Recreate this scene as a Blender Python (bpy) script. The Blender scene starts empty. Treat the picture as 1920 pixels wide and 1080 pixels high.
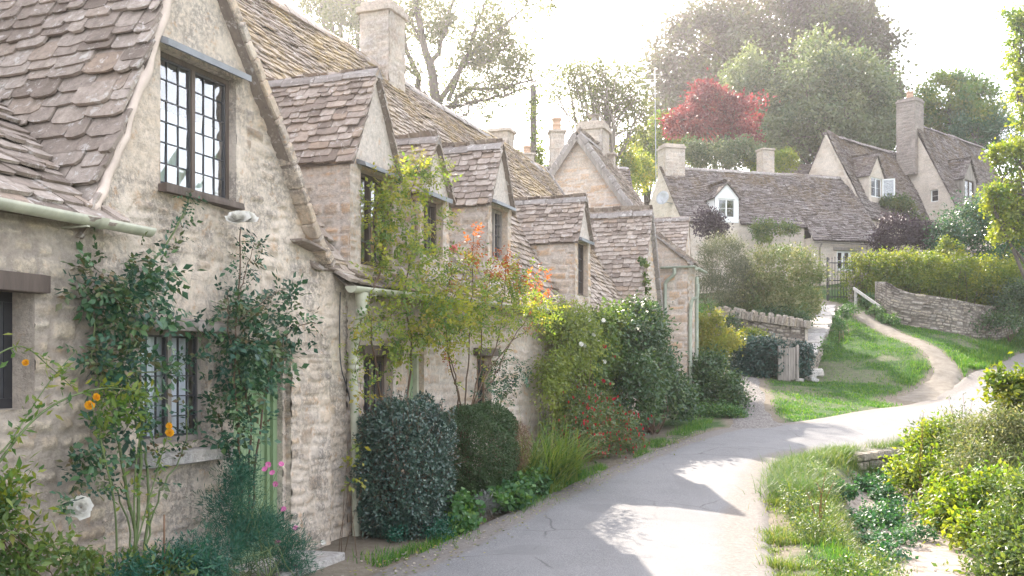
import bpy, math
import numpy as np
from mathutils import Vector

SC = bpy.context.scene
COL = SC.collection
# ---------------------------------------------------------------- camera, sky, sun, exposure
cam_data = bpy.data.cameras.new("camera")
cam_data.lens = 35.0
cam_data.sensor_width = 36.0
cam_data.shift_y = 0.078
cam_data.clip_start = 0.05
cam_data.clip_end = 2000.0
cam = bpy.data.objects.new("camera", cam_data)
cam.location = (0, 0, 1.6)
cam.rotation_euler = (math.radians(90), 0, 0)
COL.objects.link(cam)
SC.camera = cam

SUN_EL = math.radians(34.5)
SUN_AZ = math.radians(-10.5)          # from +Y, negative = towards -X
world = bpy.data.worlds.new("World")
SC.world = world
world.use_nodes = True
wn = world.node_tree
sky = wn.nodes.new("ShaderNodeTexSky")
sky.sky_type = 'NISHITA'
sky.sun_disc = False
sky.sun_elevation = SUN_EL
sky.sun_rotation = SUN_AZ
sky.air_density = 1.0
sky.dust_density = 2.5
sky.ozone_density = 1.0
# thin bright cloud whitens the sky
wmix = wn.nodes.new("ShaderNodeMix"); wmix.data_type = 'RGBA'; wmix.inputs[0].default_value = 0.5
wmix.inputs[7].default_value = (5.3, 5.0, 4.82, 1)
wn.links.new(sky.outputs[0], wmix.inputs[6])
wn.links.new(wmix.outputs[2], wn.nodes["Background"].inputs[0])
wn.nodes["Background"].inputs[1].default_value = 0.148

sun_data = bpy.data.lights.new("sun", 'SUN')
sun_data.energy = 3.3
sun_data.angle = math.radians(0.5)
sun_data.color = (1.0, 0.89, 0.76)
sun = bpy.data.objects.new("sun", sun_data)
ldir = Vector((-math.sin(SUN_AZ) * math.cos(SUN_EL), -math.cos(SUN_AZ) * math.cos(SUN_EL), -math.sin(SUN_EL)))
sun.rotation_euler = ldir.to_track_quat('-Z', 'Y').to_euler()
sun.location = (-8, 40, 30)
COL.objects.link(sun)

SC.view_settings.view_transform = 'Standard'
SC.view_settings.look = 'None'
SC.view_settings.gamma = 1.0
SC.view_settings.exposure = 2.32
SC.render.engine = 'CYCLES'
SC.cycles.use_denoising = True
SC.cycles.max_bounces = 6
SC.cycles.diffuse_bounces = 3
SC.cycles.glossy_bounces = 2
SC.cycles.transmission_bounces = 3
SC.cycles.volume_bounces = 1
SC.cycles.transparent_max_bounces = 8
SC.cycles.sample_clamp_indirect = 6.0
# ---------------------------------------------------------------- helpers
def rg(s): return np.random.default_rng(s)
def nrm(a):
    a = np.asarray(a, float)
    return a / (np.linalg.norm(a, axis=-1, keepdims=True) + 1e-12)
ZUP = np.array([0., 0., 1.])

class MB:
    """collects geometry; build() links it as one mesh object"""
    def __init__(s):
        s.V = []; s.Q = []; s.T = []; s.qm = []; s.tm = []; s.A = []; s.X = []; s.n = 0
    def add(s, V, Q=None, T=None, m=0, a=0.5, x=0.0):
        V = np.asarray(V, float).reshape(-1, 3); k = len(V)
        s.V.append(V)
        s.A.append(np.broadcast_to(np.asarray(a, float), (k,)))
        s.X.append(np.broadcast_to(np.asarray(x, float), (k,)))
        if Q is not None and len(Q):
            Q = np.asarray(Q, np.int64).reshape(-1, 4) + s.n
            s.Q.append(Q); s.qm.append(np.broadcast_to(np.asarray(m), (len(Q),)))
        if T is not None and len(T):
            T = np.asarray(T, np.int64).reshape(-1, 3) + s.n
            s.T.append(T); s.tm.append(np.broadcast_to(np.asarray(m), (len(T),)))
        s.n += k
    def build(s, name, mats, parent=None, smooth=False, label=None):
        if not isinstance(mats, (list, tuple)): mats = [mats]
        me = bpy.data.meshes.new(name)
        V = np.concatenate(s.V) if s.V else np.zeros((0, 3))
        org = np.array(parent_world(parent)) if parent is not None else np.zeros(3)
        nq = sum(len(q) for q in s.Q); nt = sum(len(q) for q in s.T)
        loops = np.concatenate([q.ravel() for q in s.Q] + [q.ravel() for q in s.T]) if nq + nt else np.zeros(0, int)
        starts = np.concatenate([np.arange(nq) * 4, nq * 4 + np.arange(nt) * 3])
        mi = np.concatenate(list(s.qm) + list(s.tm)) if nq + nt else np.zeros(0, int)
        me.vertices.add(len(V)); me.vertices.foreach_set("co", (V - org).astype(np.float32).ravel())
        me.loops.add(len(loops)); me.loops.foreach_set("vertex_index", loops.astype(np.int32))
        me.polygons.add(nq + nt)
        me.polygons.foreach_set("loop_start", starts.astype(np.int32))
        for mt in mats: me.materials.append(mt)
        me.polygons.foreach_set("material_index", mi.astype(np.int32))
        me.polygons.foreach_set("use_smooth", np.full(nq + nt, smooth, dtype=bool))
        me.update(calc_edges=True)
        at = me.attributes.new("rnd", 'FLOAT', 'POINT'); at.data.foreach_set("value", np.concatenate(s.A).astype(np.float32))
        at = me.attributes.new("aux", 'FLOAT', 'POINT'); at.data.foreach_set("value", np.concatenate(s.X).astype(np.float32))
        o = bpy.data.objects.new(name, me)
        COL.objects.link(o)
        if parent is not None: o.parent = parent
        if label: o["label"] = label
        return o

WORLD_OF = {}
def parent_world(p):
    v = np.zeros(3)
    while p is not None:
        v = v + np.array(p.location); p = p.parent
    return v

def tag(o, label=None, cat=None, group=None, kind=None):
    if label: o["label"] = label
    if cat: o["category"] = cat
    if group: o["group"] = group
    if kind: o["kind"] = kind
    return o
def thing(name, label, cat, loc, group=None):
    o = bpy.data.objects.new(name, None)
    o.empty_display_size = 0.2
    o.location = tuple(float(v) for v in loc)
    COL.objects.link(o)
    return tag(o, label, cat, group)

def vhash(i, j, seed):
    n = (i.astype(np.int64) * 374761393 + j.astype(np.int64) * 668265263 + seed * 144269) & 0xffffffff
    n = ((n ^ (n >> 13)) * 1274126177) & 0xffffffff
    return ((n ^ (n >> 16)) & 0xffff) / 65535.0
def vnoise(x, y, seed=0):
    x = np.asarray(x, float); y = np.asarray(y, float)
    xi = np.floor(x); yi = np.floor(y); fx = x - xi; fy = y - yi
    fx = fx * fx * (3 - 2 * fx); fy = fy * fy * (3 - 2 * fy)
    a = vhash(xi, yi, seed); b = vhash(xi + 1, yi, seed); c = vhash(xi, yi + 1, seed); d = vhash(xi + 1, yi + 1, seed)
    return (a * (1 - fx) + b * fx) * (1 - fy) + (c * (1 - fx) + d * fx) * fy
def fbm(x, y, seed=0, octs=3):
    v = 0; amp = .5; tot = 0
    for k in range(octs):
        v = v + amp * vnoise(x * 2 ** k, y * 2 ** k, seed + 17 * k); tot += amp; amp *= .5
    return v / tot
def sstep(a, b, x):
    t = np.clip((x - a) / (b - a), 0, 1); return t * t * (3 - 2 * t)

def obox(b, C, X, Y, Z, m=0, a=.5, x=0., jit=0., rng=None):
    C = np.asarray(C, float); X = np.asarray(X, float); Y = np.asarray(Y, float); Z = np.asarray(Z, float)
    S = np.array([[-1,-1,-1],[1,-1,-1],[1,1,-1],[-1,1,-1],[-1,-1,1],[1,-1,1],[1,1,1],[-1,1,1]], float)
    V = C + S[:, :1] * X + S[:, 1:2] * Y + S[:, 2:] * Z
    if jit: V = V + rng.normal(0, jit, V.shape)
    b.add(V, Q=[[0,3,2,1],[4,5,6,7],[0,1,5,4],[1,2,6,5],[2,3,7,6],[3,0,4,7]], m=m, a=a, x=x)

def rbox(b, C, X, Y, Z, m=0, a=.5, bev=.15, jit=0., rng=None, x=0.):
    """box with chamfered edges, for worn stones"""
    C = np.asarray(C, float)
    V = []; f = 1 - bev
    for i in (-1, 1):
        for j in (-1, 1):
            for k in (-1, 1):
                V += [[i, j * f, k * f], [i * f, j, k * f], [i * f, j * f, k]]
    V = np.array(V, float)
    if jit: V = V + rng.normal(0, jit, V.shape)
    P = C + V[:, :1] * np.asarray(X, float) + V[:, 1:2] * np.asarray(Y, float) + V[:, 2:] * np.asarray(Z, float)
    def vi(i, j, k, w): return ((i > 0) * 4 + (j > 0) * 2 + (k > 0)) * 3 + w
    Q = []; T = []
    for s in (-1, 1):
        Q.append([vi(s,-1,-1,0), vi(s,1,-1,0), vi(s,1,1,0), vi(s,-1,1,0)][::1 if s > 0 else -1])
        Q.append([vi(-1,s,-1,1), vi(1,s,-1,1), vi(1,s,1,1), vi(-1,s,1,1)][::-1 if s > 0 else 1])
        Q.append([vi(-1,-1,s,2), vi(1,-1,s,2), vi(1,1,s,2), vi(-1,1,s,2)][::1 if s > 0 else -1])
    for p in (-1, 1):
        for q in (-1, 1):
            Q.append([vi(p,q,-1,0), vi(p,q,1,0), vi(p,q,1,1), vi(p,q,-1,1)])
            Q.append([vi(p,-1,q,0), vi(p,1,q,0), vi(p,1,q,2), vi(p,-1,q,2)])
            Q.append([vi(-1,p,q,1), vi(1,p,q,1), vi(1,p,q,2), vi(-1,p,q,2)])
            for r in (-1, 1):
                T.append([vi(p,q,r,0), vi(p,q,r,1), vi(p,q,r,2)])
    b.add(P, Q=Q, T=T, m=m, a=a, x=x)

def tube(b, pts, r, sides=6, m=0, a=.5, cap=True):
    P = np.asarray(pts, float); n = len(P)
    r = np.broadcast_to(np.asarray(r, float), (n,))
    T = nrm(np.gradient(P, axis=0))
    ref = np.array([0, 0, 1.]) if abs(T[0][2]) < .9 else np.array([1., 0, 0])
    A = np.zeros((n, 3)); u = nrm(np.cross(T[0], ref))
    for i in range(n):
        u = nrm(u - T[i] * np.dot(u, T[i])); A[i] = u
    Bn = np.cross(T, A)
    ang = np.arange(sides) * 2 * math.pi / sides
    V = P[:, None] + r[:, None, None] * (np.cos(ang)[None, :, None] * A[:, None] + np.sin(ang)[None, :, None] * Bn[:, None])
    i = np.arange(n - 1)[:, None] * sides; j = np.arange(sides)[None]
    Q = np.stack([i + j, i + (j + 1) % sides, i + sides + (j + 1) % sides, i + sides + j], -1).reshape(-1, 4)
    V = V.reshape(-1, 3); Tn = []
    if cap:
        V = np.vstack([V, P[:1], P[-1:]]); c0 = n * sides
        Tn = [[c0, (k + 1) % sides, k] for k in range(sides)] + [[c0 + 1, (n - 1) * sides + k, (n - 1) * sides + (k + 1) % sides] for k in range(sides)]
    b.add(V, Q=Q, T=Tn, m=m, a=a)

def spline(pts, n):
    P = np.asarray(pts, float)
    if len(P) == 2: return P[0] + (P[1] - P[0]) * np.linspace(0, 1, n)[:, None]
    Pe = np.vstack([2 * P[0] - P[1], P, 2 * P[-1] - P[-2]])
    out = []
    for tt in np.linspace(0, len(P) - 1 - 1e-6, n):
        i = int(tt); f = tt - i
        p0, p1, p2, p3 = Pe[i], Pe[i + 1], Pe[i + 2], Pe[i + 3]
        out.append(.5 * (2 * p1 + (p2 - p0) * f + (2 * p0 - 5 * p1 + 4 * p2 - p3) * f * f + (3 * p1 - p0 - 3 * p2 + p3) * f ** 3))
    return np.array(out)

def lathe(b, C, prof, sides=14, axis=ZUP, m=0, a=.5):
    """prof: list of (radius, height) along axis from C"""
    axis = nrm(axis); ref = np.array([1., 0, 0]) if abs(axis[0]) < .9 else np.array([0, 1., 0])
    A = nrm(np.cross(axis, ref)); Bn = np.cross(axis, A)
    ang = np.arange(sides) * 2 * math.pi / sides
    V = np.array([np.asarray(C) + axis * h + r * (math.cos(t) * A + math.sin(t) * Bn) for r, h in prof for t in ang])
    n = len(prof)
    Q = [[i * sides + j, i * sides + (j + 1) % sides, (i + 1) * sides + (j + 1) % sides, (i + 1) * sides + j] for i in range(n - 1) for j in range(sides)]
    b.add(V, Q=Q, m=m, a=a)

# ------------------------------------------------ the cottage row's own frame: t along the front, s towards the street
P0 = np.array([-1.575, 9.33])
DT = np.array([.347, .938]); DT /= np.linalg.norm(DT)
NS = np.array([DT[1], -DT[0]])
D3 = np.array([DT[0], DT[1], 0]); N3 = np.array([NS[0], NS[1], 0])
def W(t, s, z):
    t, s, z = np.broadcast_arrays(np.asarray(t, float), np.asarray(s, float), np.asarray(z, float))
    return np.stack([P0[0] + t * DT[0] + s * NS[0], P0[1] + t * DT[1] + s * NS[1], z], -1)
FPX = 1866.7
def at(px, py, d):
    """a point of the place from its bearing in the survey photograph and its distance"""
    return np.array([(px - 960) / FPX * d, d, 1.6 + (690 - py) / FPX * d])
def on_wall(px, py, s=0.):
    q = (px - 960) / FPX; o = P0 + s * NS
    t = (o[1] * q - o[0]) / (DT[0] - DT[1] * q); y = o[1] + DT[1] * t
    return np.array([t, s, 1.6 + (690 - py) / FPX * y])
def wp(px, py, s=0.): return W(*on_wall(px, py, s))
# ---------------------------------------------------------------- materials
class NT:
    def __init__(s, name):
        s.m = bpy.data.materials.new(name); s.m.use_nodes = True
        s.t = s.m.node_tree; s.bs = s.t.nodes["Principled BSDF"]; s.out = s.t.nodes["Material Output"]
        s.pos = s.n("ShaderNodeNewGeometry").outputs["Position"]
    def n(s, typ, **k):
        x = s.t.nodes.new(typ)
        for a, v in k.items(): setattr(x, a, v)
        return x
    def lk(s, a, b): s.t.links.new(a, b)
    def noise(s, scale, detail=4, rough=.55, dist=0., vec=None, stretch=None):
        x = s.n("ShaderNodeTexNoise"); x.inputs["Scale"].default_value = scale; x.inputs["Detail"].default_value = detail
        x.inputs["Roughness"].default_value = rough; x.inputs["Distortion"].default_value = dist
        v = vec or s.pos
        if stretch:
            mp = s.n("ShaderNodeMapping"); mp.inputs["Scale"].default_value = stretch; s.lk(v, mp.inputs[0]); v = mp.outputs[0]
        s.lk(v, x.inputs["Vector"]); return x.outputs["Fac"]
    def voro(s, scale, feat='F1'):
        x = s.n("ShaderNodeTexVoronoi", feature=feat); x.inputs["Scale"].default_value = scale; s.lk(s.pos, x.inputs["Vector"]); return x.outputs["Distance"]
    def attr(s, nm):
        x = s.n("ShaderNodeAttribute", attribute_name=nm); return x.outputs["Fac"]
    def ramp(s, fac, stops, interp='LINEAR'):
        x = s.n("ShaderNodeValToRGB"); x.color_ramp.interpolation = interp
        e = x.color_ramp.elements
        while len(e) < len(stops): e.new(.5)
        for k, (p, c) in enumerate(stops):
            e[k].position = p; e[k].color = (c[0], c[1], c[2], 1) if not np.isscalar(c) else (c, c, c, 1)
        s.lk(fac, x.inputs[0]); return x.outputs[0]
    def mix(s, f, a, b, mode='MIX'):
        x = s.n("ShaderNodeMix", data_type='RGBA', blend_type=mode)
        if np.isscalar(f): x.inputs[0].default_value = f
        else: s.lk(f, x.inputs[0])
        for i, v in ((6, a), (7, b)):
            if isinstance(v, (tuple, list)): x.inputs[i].default_value = (*v, 1)
            else: s.lk(v, x.inputs[i])
        return x.outputs[2]
    def math(s, op, a, b=None):
        x = s.n("ShaderNodeMath", operation=op)
        for i, v in ((0, a), (1, b)):
            if v is None: continue
            if np.isscalar(v): x.inputs[i].default_value = v
            else: s.lk(v, x.inputs[i])
        return x.outputs[0]
    def fin(s, col, rough=.8, bump=None, bs=.3, bd=.02, spec=.3):
        if isinstance(col, (tuple, list)): s.bs.inputs["Base Color"].default_value = (*col, 1)
        else: s.lk(col, s.bs.inputs["Base Color"])
        if np.isscalar(rough): s.bs.inputs["Roughness"].default_value = rough
        else: s.lk(rough, s.bs.inputs["Roughness"])
        s.bs.inputs["Specular IOR Level"].default_value = spec
        if bump is not None:
            x = s.n("ShaderNodeBump"); x.inputs["Strength"].default_value = bs; x.inputs["Distance"].default_value = bd
            s.lk(bump, x.inputs["Height"]); s.lk(x.outputs[0], s.bs.inputs["Normal"])
        return s.m

def mat_stone(name, stones, mortar, lichen=.5, white=0., orange=.3):
    n = NT(name)
    c = n.ramp(n.attr("rnd"), [(i / (len(stones) - 1), k) for i, k in enumerate(stones)])
    c = n.mix(n.attr("aux"), c, mortar)
    big = n.noise(1.3, 6, .65, .3)
    fine = n.noise(22, 6, .7)
    c = n.mix(n.math('MULTIPLY', n.ramp(fine, [(.42, 0.), (.62, 1.)]), .6), c, tuple(v * .55 for v in mortar))
    c = n.mix(n.math('MULTIPLY', n.ramp(n.noise(48, 5, .8), [(.56, 0.), (.66, 1.)]), .45), c, tuple(min(1, v * 1.25) for v in mortar))
    if white:
        w = n.math('MULTIPLY', n.ramp(n.noise(1.7, 7, .62, .4), [(.42, 0.), (.56, 1.)]), white)
        c = n.mix(w, c, (.77, .68, .59))
    if lichen:
        l = n.math('MULTIPLY', n.ramp(n.noise(2.3, 9, .72, .5), [(.43, 0.), (.55, 1.)]), n.ramp(n.noise(27, 7, .8), [(.42, 0.), (.54, 1.)]))
        l = n.math('MULTIPLY', l, n.math('SUBTRACT', 1.0, n.math('MULTIPLY', n.attr("aux"), .2)))
        c = n.mix(n.math('MULTIPLY', l, lichen), c, (.17, .155, .145))
    if orange:
        o = n.math('MULTIPLY', n.ramp(n.noise(9, 6, .7), [(.58, 0.), (.68, 1.)]), orange)
        c = n.mix(o, c, (.50, .27, .11))
    bm = n.math('ADD', n.noise(14, 8, .72), n.math('MULTIPLY', n.noise(90, 3, .6), .35))
    return n.fin(c, .93, bm, 1.0, .03, .15)

def mat_tile(name, cols, moss=.0, mossc=(.33, .22, .08), lich=.6):
    n = NT(name)
    c = n.ramp(n.attr("rnd"), [(i / (len(cols) - 1), k) for i, k in enumerate(cols)])
    f = n.noise(16, 7, .7)
    c = n.mix(n.math('MULTIPLY', n.ramp(f, [(.35, 0.), (.75, 1.)]), .7), c, tuple(v * .55 for v in cols[0]))
    l = n.ramp(n.noise(11, 6, .75, .6), [(.56, 0.), (.63, 1.)])
    c = n.mix(n.math('MULTIPLY', l, lich), c, (.56, .53, .50))
    d = n.ramp(n.noise(34, 4, .6), [(.66, 0.), (.72, 1.)])
    c = n.mix(n.math('MULTIPLY', d, .7), c, (.05, .045, .04))
    if moss:
        mfac = n.math('MULTIPLY', n.ramp(n.noise(1.1, 7, .65, .4), [(.42, 0.), (.60, 1.)]), n.ramp(n.noise(9, 5, .7), [(.34, 0.), (.56, 1.)]))
        mfac = n.math('MULTIPLY', mfac, n.math('MULTIPLY', n.attr("aux"), moss))
        c = n.mix(mfac, c, mossc)
    bm = n.math('ADD', n.noise(26, 8, .75), n.math('MULTIPLY', n.noise(130, 3, .6), .25))
    return n.fin(c, .88, bm, .6, .012, .2)

def mat_plain(name, col, rough=.5, var=.25, scale=8., spec=.4, bump=.15, stretch=None, metal=0.):
    n = NT(name)
    f = n.noise(scale, 5, .65, .2, stretch=stretch)
    c = n.mix(n.ramp(f, [(.3, 0.), (.75, 1.)]), tuple(v * (1 - var) for v in col), tuple(min(1, v * (1 + var)) for v in col))
    n.bs.inputs["Metallic"].default_value = metal
    return n.fin(c, rough, n.noise(scale * 5, 4, .6, stretch=stretch), bump, .01, spec)

def mat_leaf(name, cols, trans=.4, tint=(1.5, 1.45, .55), rough=.45, spec=.4):
    n = NT(name)
    c = n.ramp(n.attr("rnd"), [(i / (len(cols) - 1), k) for i, k in enumerate(cols)])
    c = n.mix(n.math('MULTIPLY', n.ramp(n.noise(30, 2), [(.35, 0.), (.7, 1.)]), .35), c, tuple(v * .6 for v in cols[0]))
    n.fin(c, rough, None, spec=spec)
    tr = n.n("ShaderNodeBsdfTranslucent")
    tc = n.mix(1.0, c, tint, 'MULTIPLY')
    n.lk(tc, tr.inputs[0])
    mx = n.n("ShaderNodeMixShader"); mx.inputs[0].default_value = trans
    n.lk(n.bs.outputs[0], mx.inputs[1]); n.lk(tr.outputs[0], mx.inputs[2]); n.lk(mx.outputs[0], n.out.inputs[0])
    return n.m

def mat_glass(name, tint=(.92, .95, .98), refl=.27):
    n = NT(name)
    t = n.n("ShaderNodeBsdfTransparent"); t.inputs[0].default_value = (*tint, 1)
    g = n.n("ShaderNodeBsdfGlossy"); g.inputs["Roughness"].default_value = .03
    g.inputs[0].default_value = (1, 1, 1, 1)
    bp = n.n("ShaderNodeBump"); bp.inputs["Strength"].default_value = .12; bp.inputs["Distance"].default_value = .02
    n.lk(n.noise(7, 2), bp.inputs["Height"]); n.lk(bp.outputs[0], g.inputs["Normal"])
    fr = n.n("ShaderNodeFresnel"); fr.inputs[0].default_value = 1.45
    f = n.math('ADD', n.math('MULTIPLY', fr.outputs[0], .8), refl)
    mx = n.n("ShaderNodeMixShader"); n.lk(f, mx.inputs[0]); n.lk(t.outputs[0], mx.inputs[1]); n.lk(g.outputs[0], mx.inputs[2])
    n.lk(mx.outputs[0], n.out.inputs[0]); return n.m

M = {}
M['wall_near'] = mat_stone("limewashed_stone", [(.33,.245,.175),(.52,.405,.295),(.65,.53,.41),(.43,.37,.32),(.60,.43,.27),(.69,.58,.47)], (.71,.60,.49), .75, .4, .45)
M['wall_left'] = mat_stone("cream_stone", [(.46,.35,.24),(.63,.51,.365),(.75,.63,.48),(.53,.45,.37),(.67,.49,.30),(.77,.66,.52)], (.40,.335,.28), .4, .25, .25)
M['wall_row'] = mat_stone("golden_stone", [(.38,.25,.17),(.54,.41,.30),(.63,.51,.41),(.64,.40,.22),(.47,.39,.32),(.67,.56,.45)], (.66,.58,.52), .3, .15, .5)
M['wall_far'] = mat_stone("far_stone", [(.46,.37,.29),(.57,.48,.39),(.64,.55,.46),(.50,.45,.40)], (.62,.54,.47), .2, .25, .1)
M['wall_dry'] = mat_stone("dry_stone", [(.30,.25,.20),(.42,.36,.29),(.50,.44,.37),(.36,.33,.30),(.55,.46,.34)], (.10,.085,.07), .25, .1, .1)
M['chimney'] = mat_stone("chimney_stone", [(.46,.37,.30),(.54,.44,.36),(.50,.45,.42)], (.50,.44,.38), .4, .2, .1)
M['tile'] = mat_tile("stone_tile", [(.20,.16,.132),(.30,.245,.207),(.39,.327,.28),(.49,.42,.365),(.35,.265,.20)], 0.)
M['tile_moss'] = mat_tile("mossy_stone_tile", [(.20,.16,.132),(.30,.245,.207),(.39,.327,.28),(.49,.42,.365),(.35,.265,.20)], .95, (.44,.33,.17))
M['tile_cross'] = mat_tile("stone_tile_big", [(.19,.152,.125),(.28,.228,.192),(.36,.303,.26),(.45,.385,.335),(.34,.26,.20)], 0.)
M['tile_far'] = mat_tile("stone_tile_far", [(.09,.075,.068),(.16,.135,.125),(.22,.19,.18),(.28,.25,.24)], .8, (.16,.11,.05))
M['ridge'] = mat_tile("ridge_stone", [(.26,.23,.21),(.32,.29,.27),(.36,.33,.31)], 0., lich=.8)
M['render'] = mat_plain("lime_render", (.60,.50,.43), .9, .12, 5, .1, .3)
M['wood_dark'] = mat_plain("old_dark_timber", (.105,.08,.066), .7, .4, 9, .3, .5, (1, 1, .15))
M['wood_grey'] = mat_plain("weathered_timber", (.27,.24,.215), .8, .35, 14, .2, .6, (1, 1, .1))
M['wood_brown'] = mat_plain("brown_timber", (.17,.10,.06), .7, .35, 10, .3, .5, (1, 1, .12))
M['lead'] = mat_plain("lead", (.22,.23,.25), .55, .2, 6, .5, .2)
M['bars'] = mat_plain("iron_bars", (.05,.05,.055), .55, .2, 12, .4, .1)
M['sage'] = mat_plain("sage_green_paint", (.43,.43,.33), .5, .22, 9, .5, .08)
M['sage_far'] = mat_plain("green_paint", (.31,.34,.27), .5, .22, 9, .5, .08)
M['door_green'] = mat_plain("door_green_paint", (.21,.29,.16), .45, .12, 5, .45, .12, (1, 1, .1))
M['white_paint'] = mat_plain("white_paint", (.74,.74,.73), .5, .05, 5, .4, .05)
M['curtain'] = mat_plain("net_curtain", (.82,.85,.90), .9, .05, 5, .1, .05)
M['glass'] = mat_glass("window_glass")
M['glass_clear'] = mat_glass("clear_window_glass", (.97, .98, 1.), .06)
M['glass_dark'] = mat_glass("window_glass_far", (.45,.5,.55), .12)
M['dark_room'] = mat_plain("dark_room", (.03,.028,.027), .9, .2, 3, .1, .05)  # near-black colour stands in for the shade inside unlit rooms
M['clay'] = mat_plain("clay_pot", (.45,.30,.21), .75, .2, 6, .2, .2)
M['iron'] = mat_plain("black_iron", (.03,.03,.033), .5, .2, 8, .4, .1)
M['steel'] = mat_plain("grey_steel", (.35,.36,.37), .4, .15, 8, .5, .05, metal=.6)
M['rail_wood'] = mat_plain("pale_rail", (.50,.47,.43), .8, .2, 8, .2, .3)
M['coping'] = mat_stone("pale_coping", [(.44,.42,.40),(.52,.50,.48),(.58,.56,.54)], (.30,.28,.26), .35, .3, .1)
M['bark'] = mat_plain("grey_bark", (.13,.11,.095), .9, .4, 6, .1, .8, (1, 1, .3))
M['bark_pale'] = mat_plain("pale_bark", (.24,.21,.18), .9, .35, 6, .1, .8, (1, 1, .3))
M['stem_green'] = mat_plain("green_stem", (.11,.15,.055), .6, .3, 12, .3, .1)
M['stem_brown'] = mat_plain("brown_stem", (.115,.075,.05), .7, .3, 12, .2, .2)
M['stem_red'] = mat_plain("red_stem", (.20,.06,.04), .6, .3, 12, .3, .1)
# foliage
M['rose_dark'] = mat_leaf("rose_leaf_dark", [(.018,.055,.042),(.028,.085,.055),(.045,.12,.065),(.085,.16,.055),(.15,.10,.05)], .16, (1.4,1.5,.8), .34, .35)
M['kerria'] = mat_leaf("kerria_leaf", [(.05,.13,.04),(.10,.19,.04),(.18,.24,.045),(.28,.27,.05)], .45)
M['cosmos'] = mat_leaf("cosmos_leaf", [(.015,.075,.055),(.025,.11,.075),(.05,.15,.07)], .3, (1.2,1.4,.9))
M['vine'] = mat_leaf("vine_leaf", [(.06,.13,.045),(.13,.21,.055),(.24,.30,.065),(.40,.40,.08),(.34,.24,.09)], .55)
M['orange_leaf'] = mat_leaf("orange_young_leaf", [(.22,.055,.02),(.36,.11,.025),(.45,.18,.03)], .55, (1.6,1.2,.6))
M['box'] = mat_leaf("box_leaf", [(.025,.055,.05),(.045,.085,.07),(.07,.12,.09),(.12,.17,.11)], .15, (1.3,1.4,.7), .28, .6)
M['yew'] = mat_leaf("yew_leaf", [(.026,.055,.024),(.042,.080,.032),(.06,.105,.036),(.08,.10,.035)], .2, (1.3,1.4,.6), .5)
M['ivyleaf'] = mat_leaf("ground_ivy_leaf", [(.03,.085,.045),(.055,.14,.055),(.09,.20,.055),(.16,.25,.05)], .35)
M['strap'] = mat_leaf("strap_leaf", [(.05,.12,.03),(.09,.17,.035),(.15,.22,.045),(.26,.28,.08)], .45)
M['clematis'] = mat_leaf("clematis_leaf", [(.09,.14,.05),(.16,.22,.065),(.25,.30,.08),(.32,.34,.11)], .5)
M['climb_green'] = mat_leaf("climber_leaf", [(.045,.10,.04),(.08,.15,.045),(.14,.20,.05),(.22,.24,.07)], .4)
M['fuchsia'] = mat_leaf("fuchsia_leaf", [(.04,.085,.04),(.07,.12,.045),(.12,.16,.05),(.16,.12,.06)], .35)
M['dark_shrub'] = mat_leaf("dark_shrub_leaf", [(.025,.06,.035),(.04,.09,.045),(.07,.13,.05),(.12,.17,.055)], .3, rough=.35)
M['ivy_dark'] = mat_leaf("dark_ivy_leaf", [(.012,.045,.040),(.02,.065,.052),(.03,.09,.062)], .15, (1.3,1.4,.8), .35, .5)
M['fern'] = mat_leaf("fern_leaf", [(.10,.15,.04),(.17,.21,.045),(.26,.26,.06),(.32,.25,.08)], .5)
M['olive'] = mat_leaf("grey_olive_leaf", [(.06,.075,.055),(.095,.11,.075),(.15,.16,.105),(.24,.24,.16)], .4, (1.3,1.3,.8))
M['variegated'] = mat_leaf("variegated_leaf", [(.07,.12,.045),(.13,.18,.06),(.24,.24,.11),(.40,.37,.22)], .4, (1.3,1.3,.7))
M['hedge_gold'] = mat_leaf("golden_hedge_leaf", [(.05,.11,.022),(.11,.18,.025),(.21,.26,.03),(.36,.36,.035)], .5, (1.5,1.4,.4))
M['laurel'] = mat_leaf("laurel_leaf", [(.025,.085,.055),(.04,.12,.07),(.07,.16,.08),(.17,.22,.12)], .3, rough=.25, spec=.6)
M['chimney_dark'] = mat_stone("dark_chimney_stone", [(.24,.20,.18),(.32,.27,.24),(.36,.31,.28)], (.30,.26,.23), .5, .1, .1)  # darker, greyer variant of the chimney stone
M['purple'] = mat_leaf("purple_leaf", [(.035,.025,.035),(.055,.038,.05),(.075,.055,.065)], .25, (1.5,1.1,1.1))
M['red_tree'] = mat_leaf("red_maple_leaf", [(.10,.03,.038),(.17,.048,.052),(.25,.072,.07),(.33,.11,.09)], .4, (1.6,.9,.8))
M['beech'] = mat_leaf("copper_beech_leaf", [(.065,.085,.045),(.10,.078,.058),(.09,.11,.052),(.14,.155,.055)], .4, (1.3,1.2,.7))
M['greygreen'] = mat_leaf("whitebeam_leaf", [(.06,.10,.055),(.10,.15,.075),(.17,.21,.11),(.27,.29,.15)], .4, (1.3,1.3,.7))
M['ash'] = mat_leaf("ash_tree_leaf", [(.07,.095,.04),(.11,.135,.05),(.16,.18,.06)], .45)
M['yellow_tree'] = mat_leaf("sunny_tree_leaf", [(.05,.12,.03),(.12,.19,.03),(.22,.27,.035),(.32,.33,.05)], .5, (1.4,1.35,.4))
M['meadow'] = mat_leaf("meadow_leaf", [(.05,.13,.03),(.13,.22,.032),(.25,.31,.04),(.38,.38,.06)], .5, (1.4,1.4,.45))
M['cress'] = mat_leaf("cress_leaf", [(.02,.10,.055),(.04,.14,.06),(.09,.20,.06)], .35)
M['grass'] = mat_leaf("grass_blade", [(.03,.12,.026),(.06,.17,.028),(.11,.23,.032),(.22,.30,.045)], .45, (1.3,1.4,.45), .5, .3)
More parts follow.
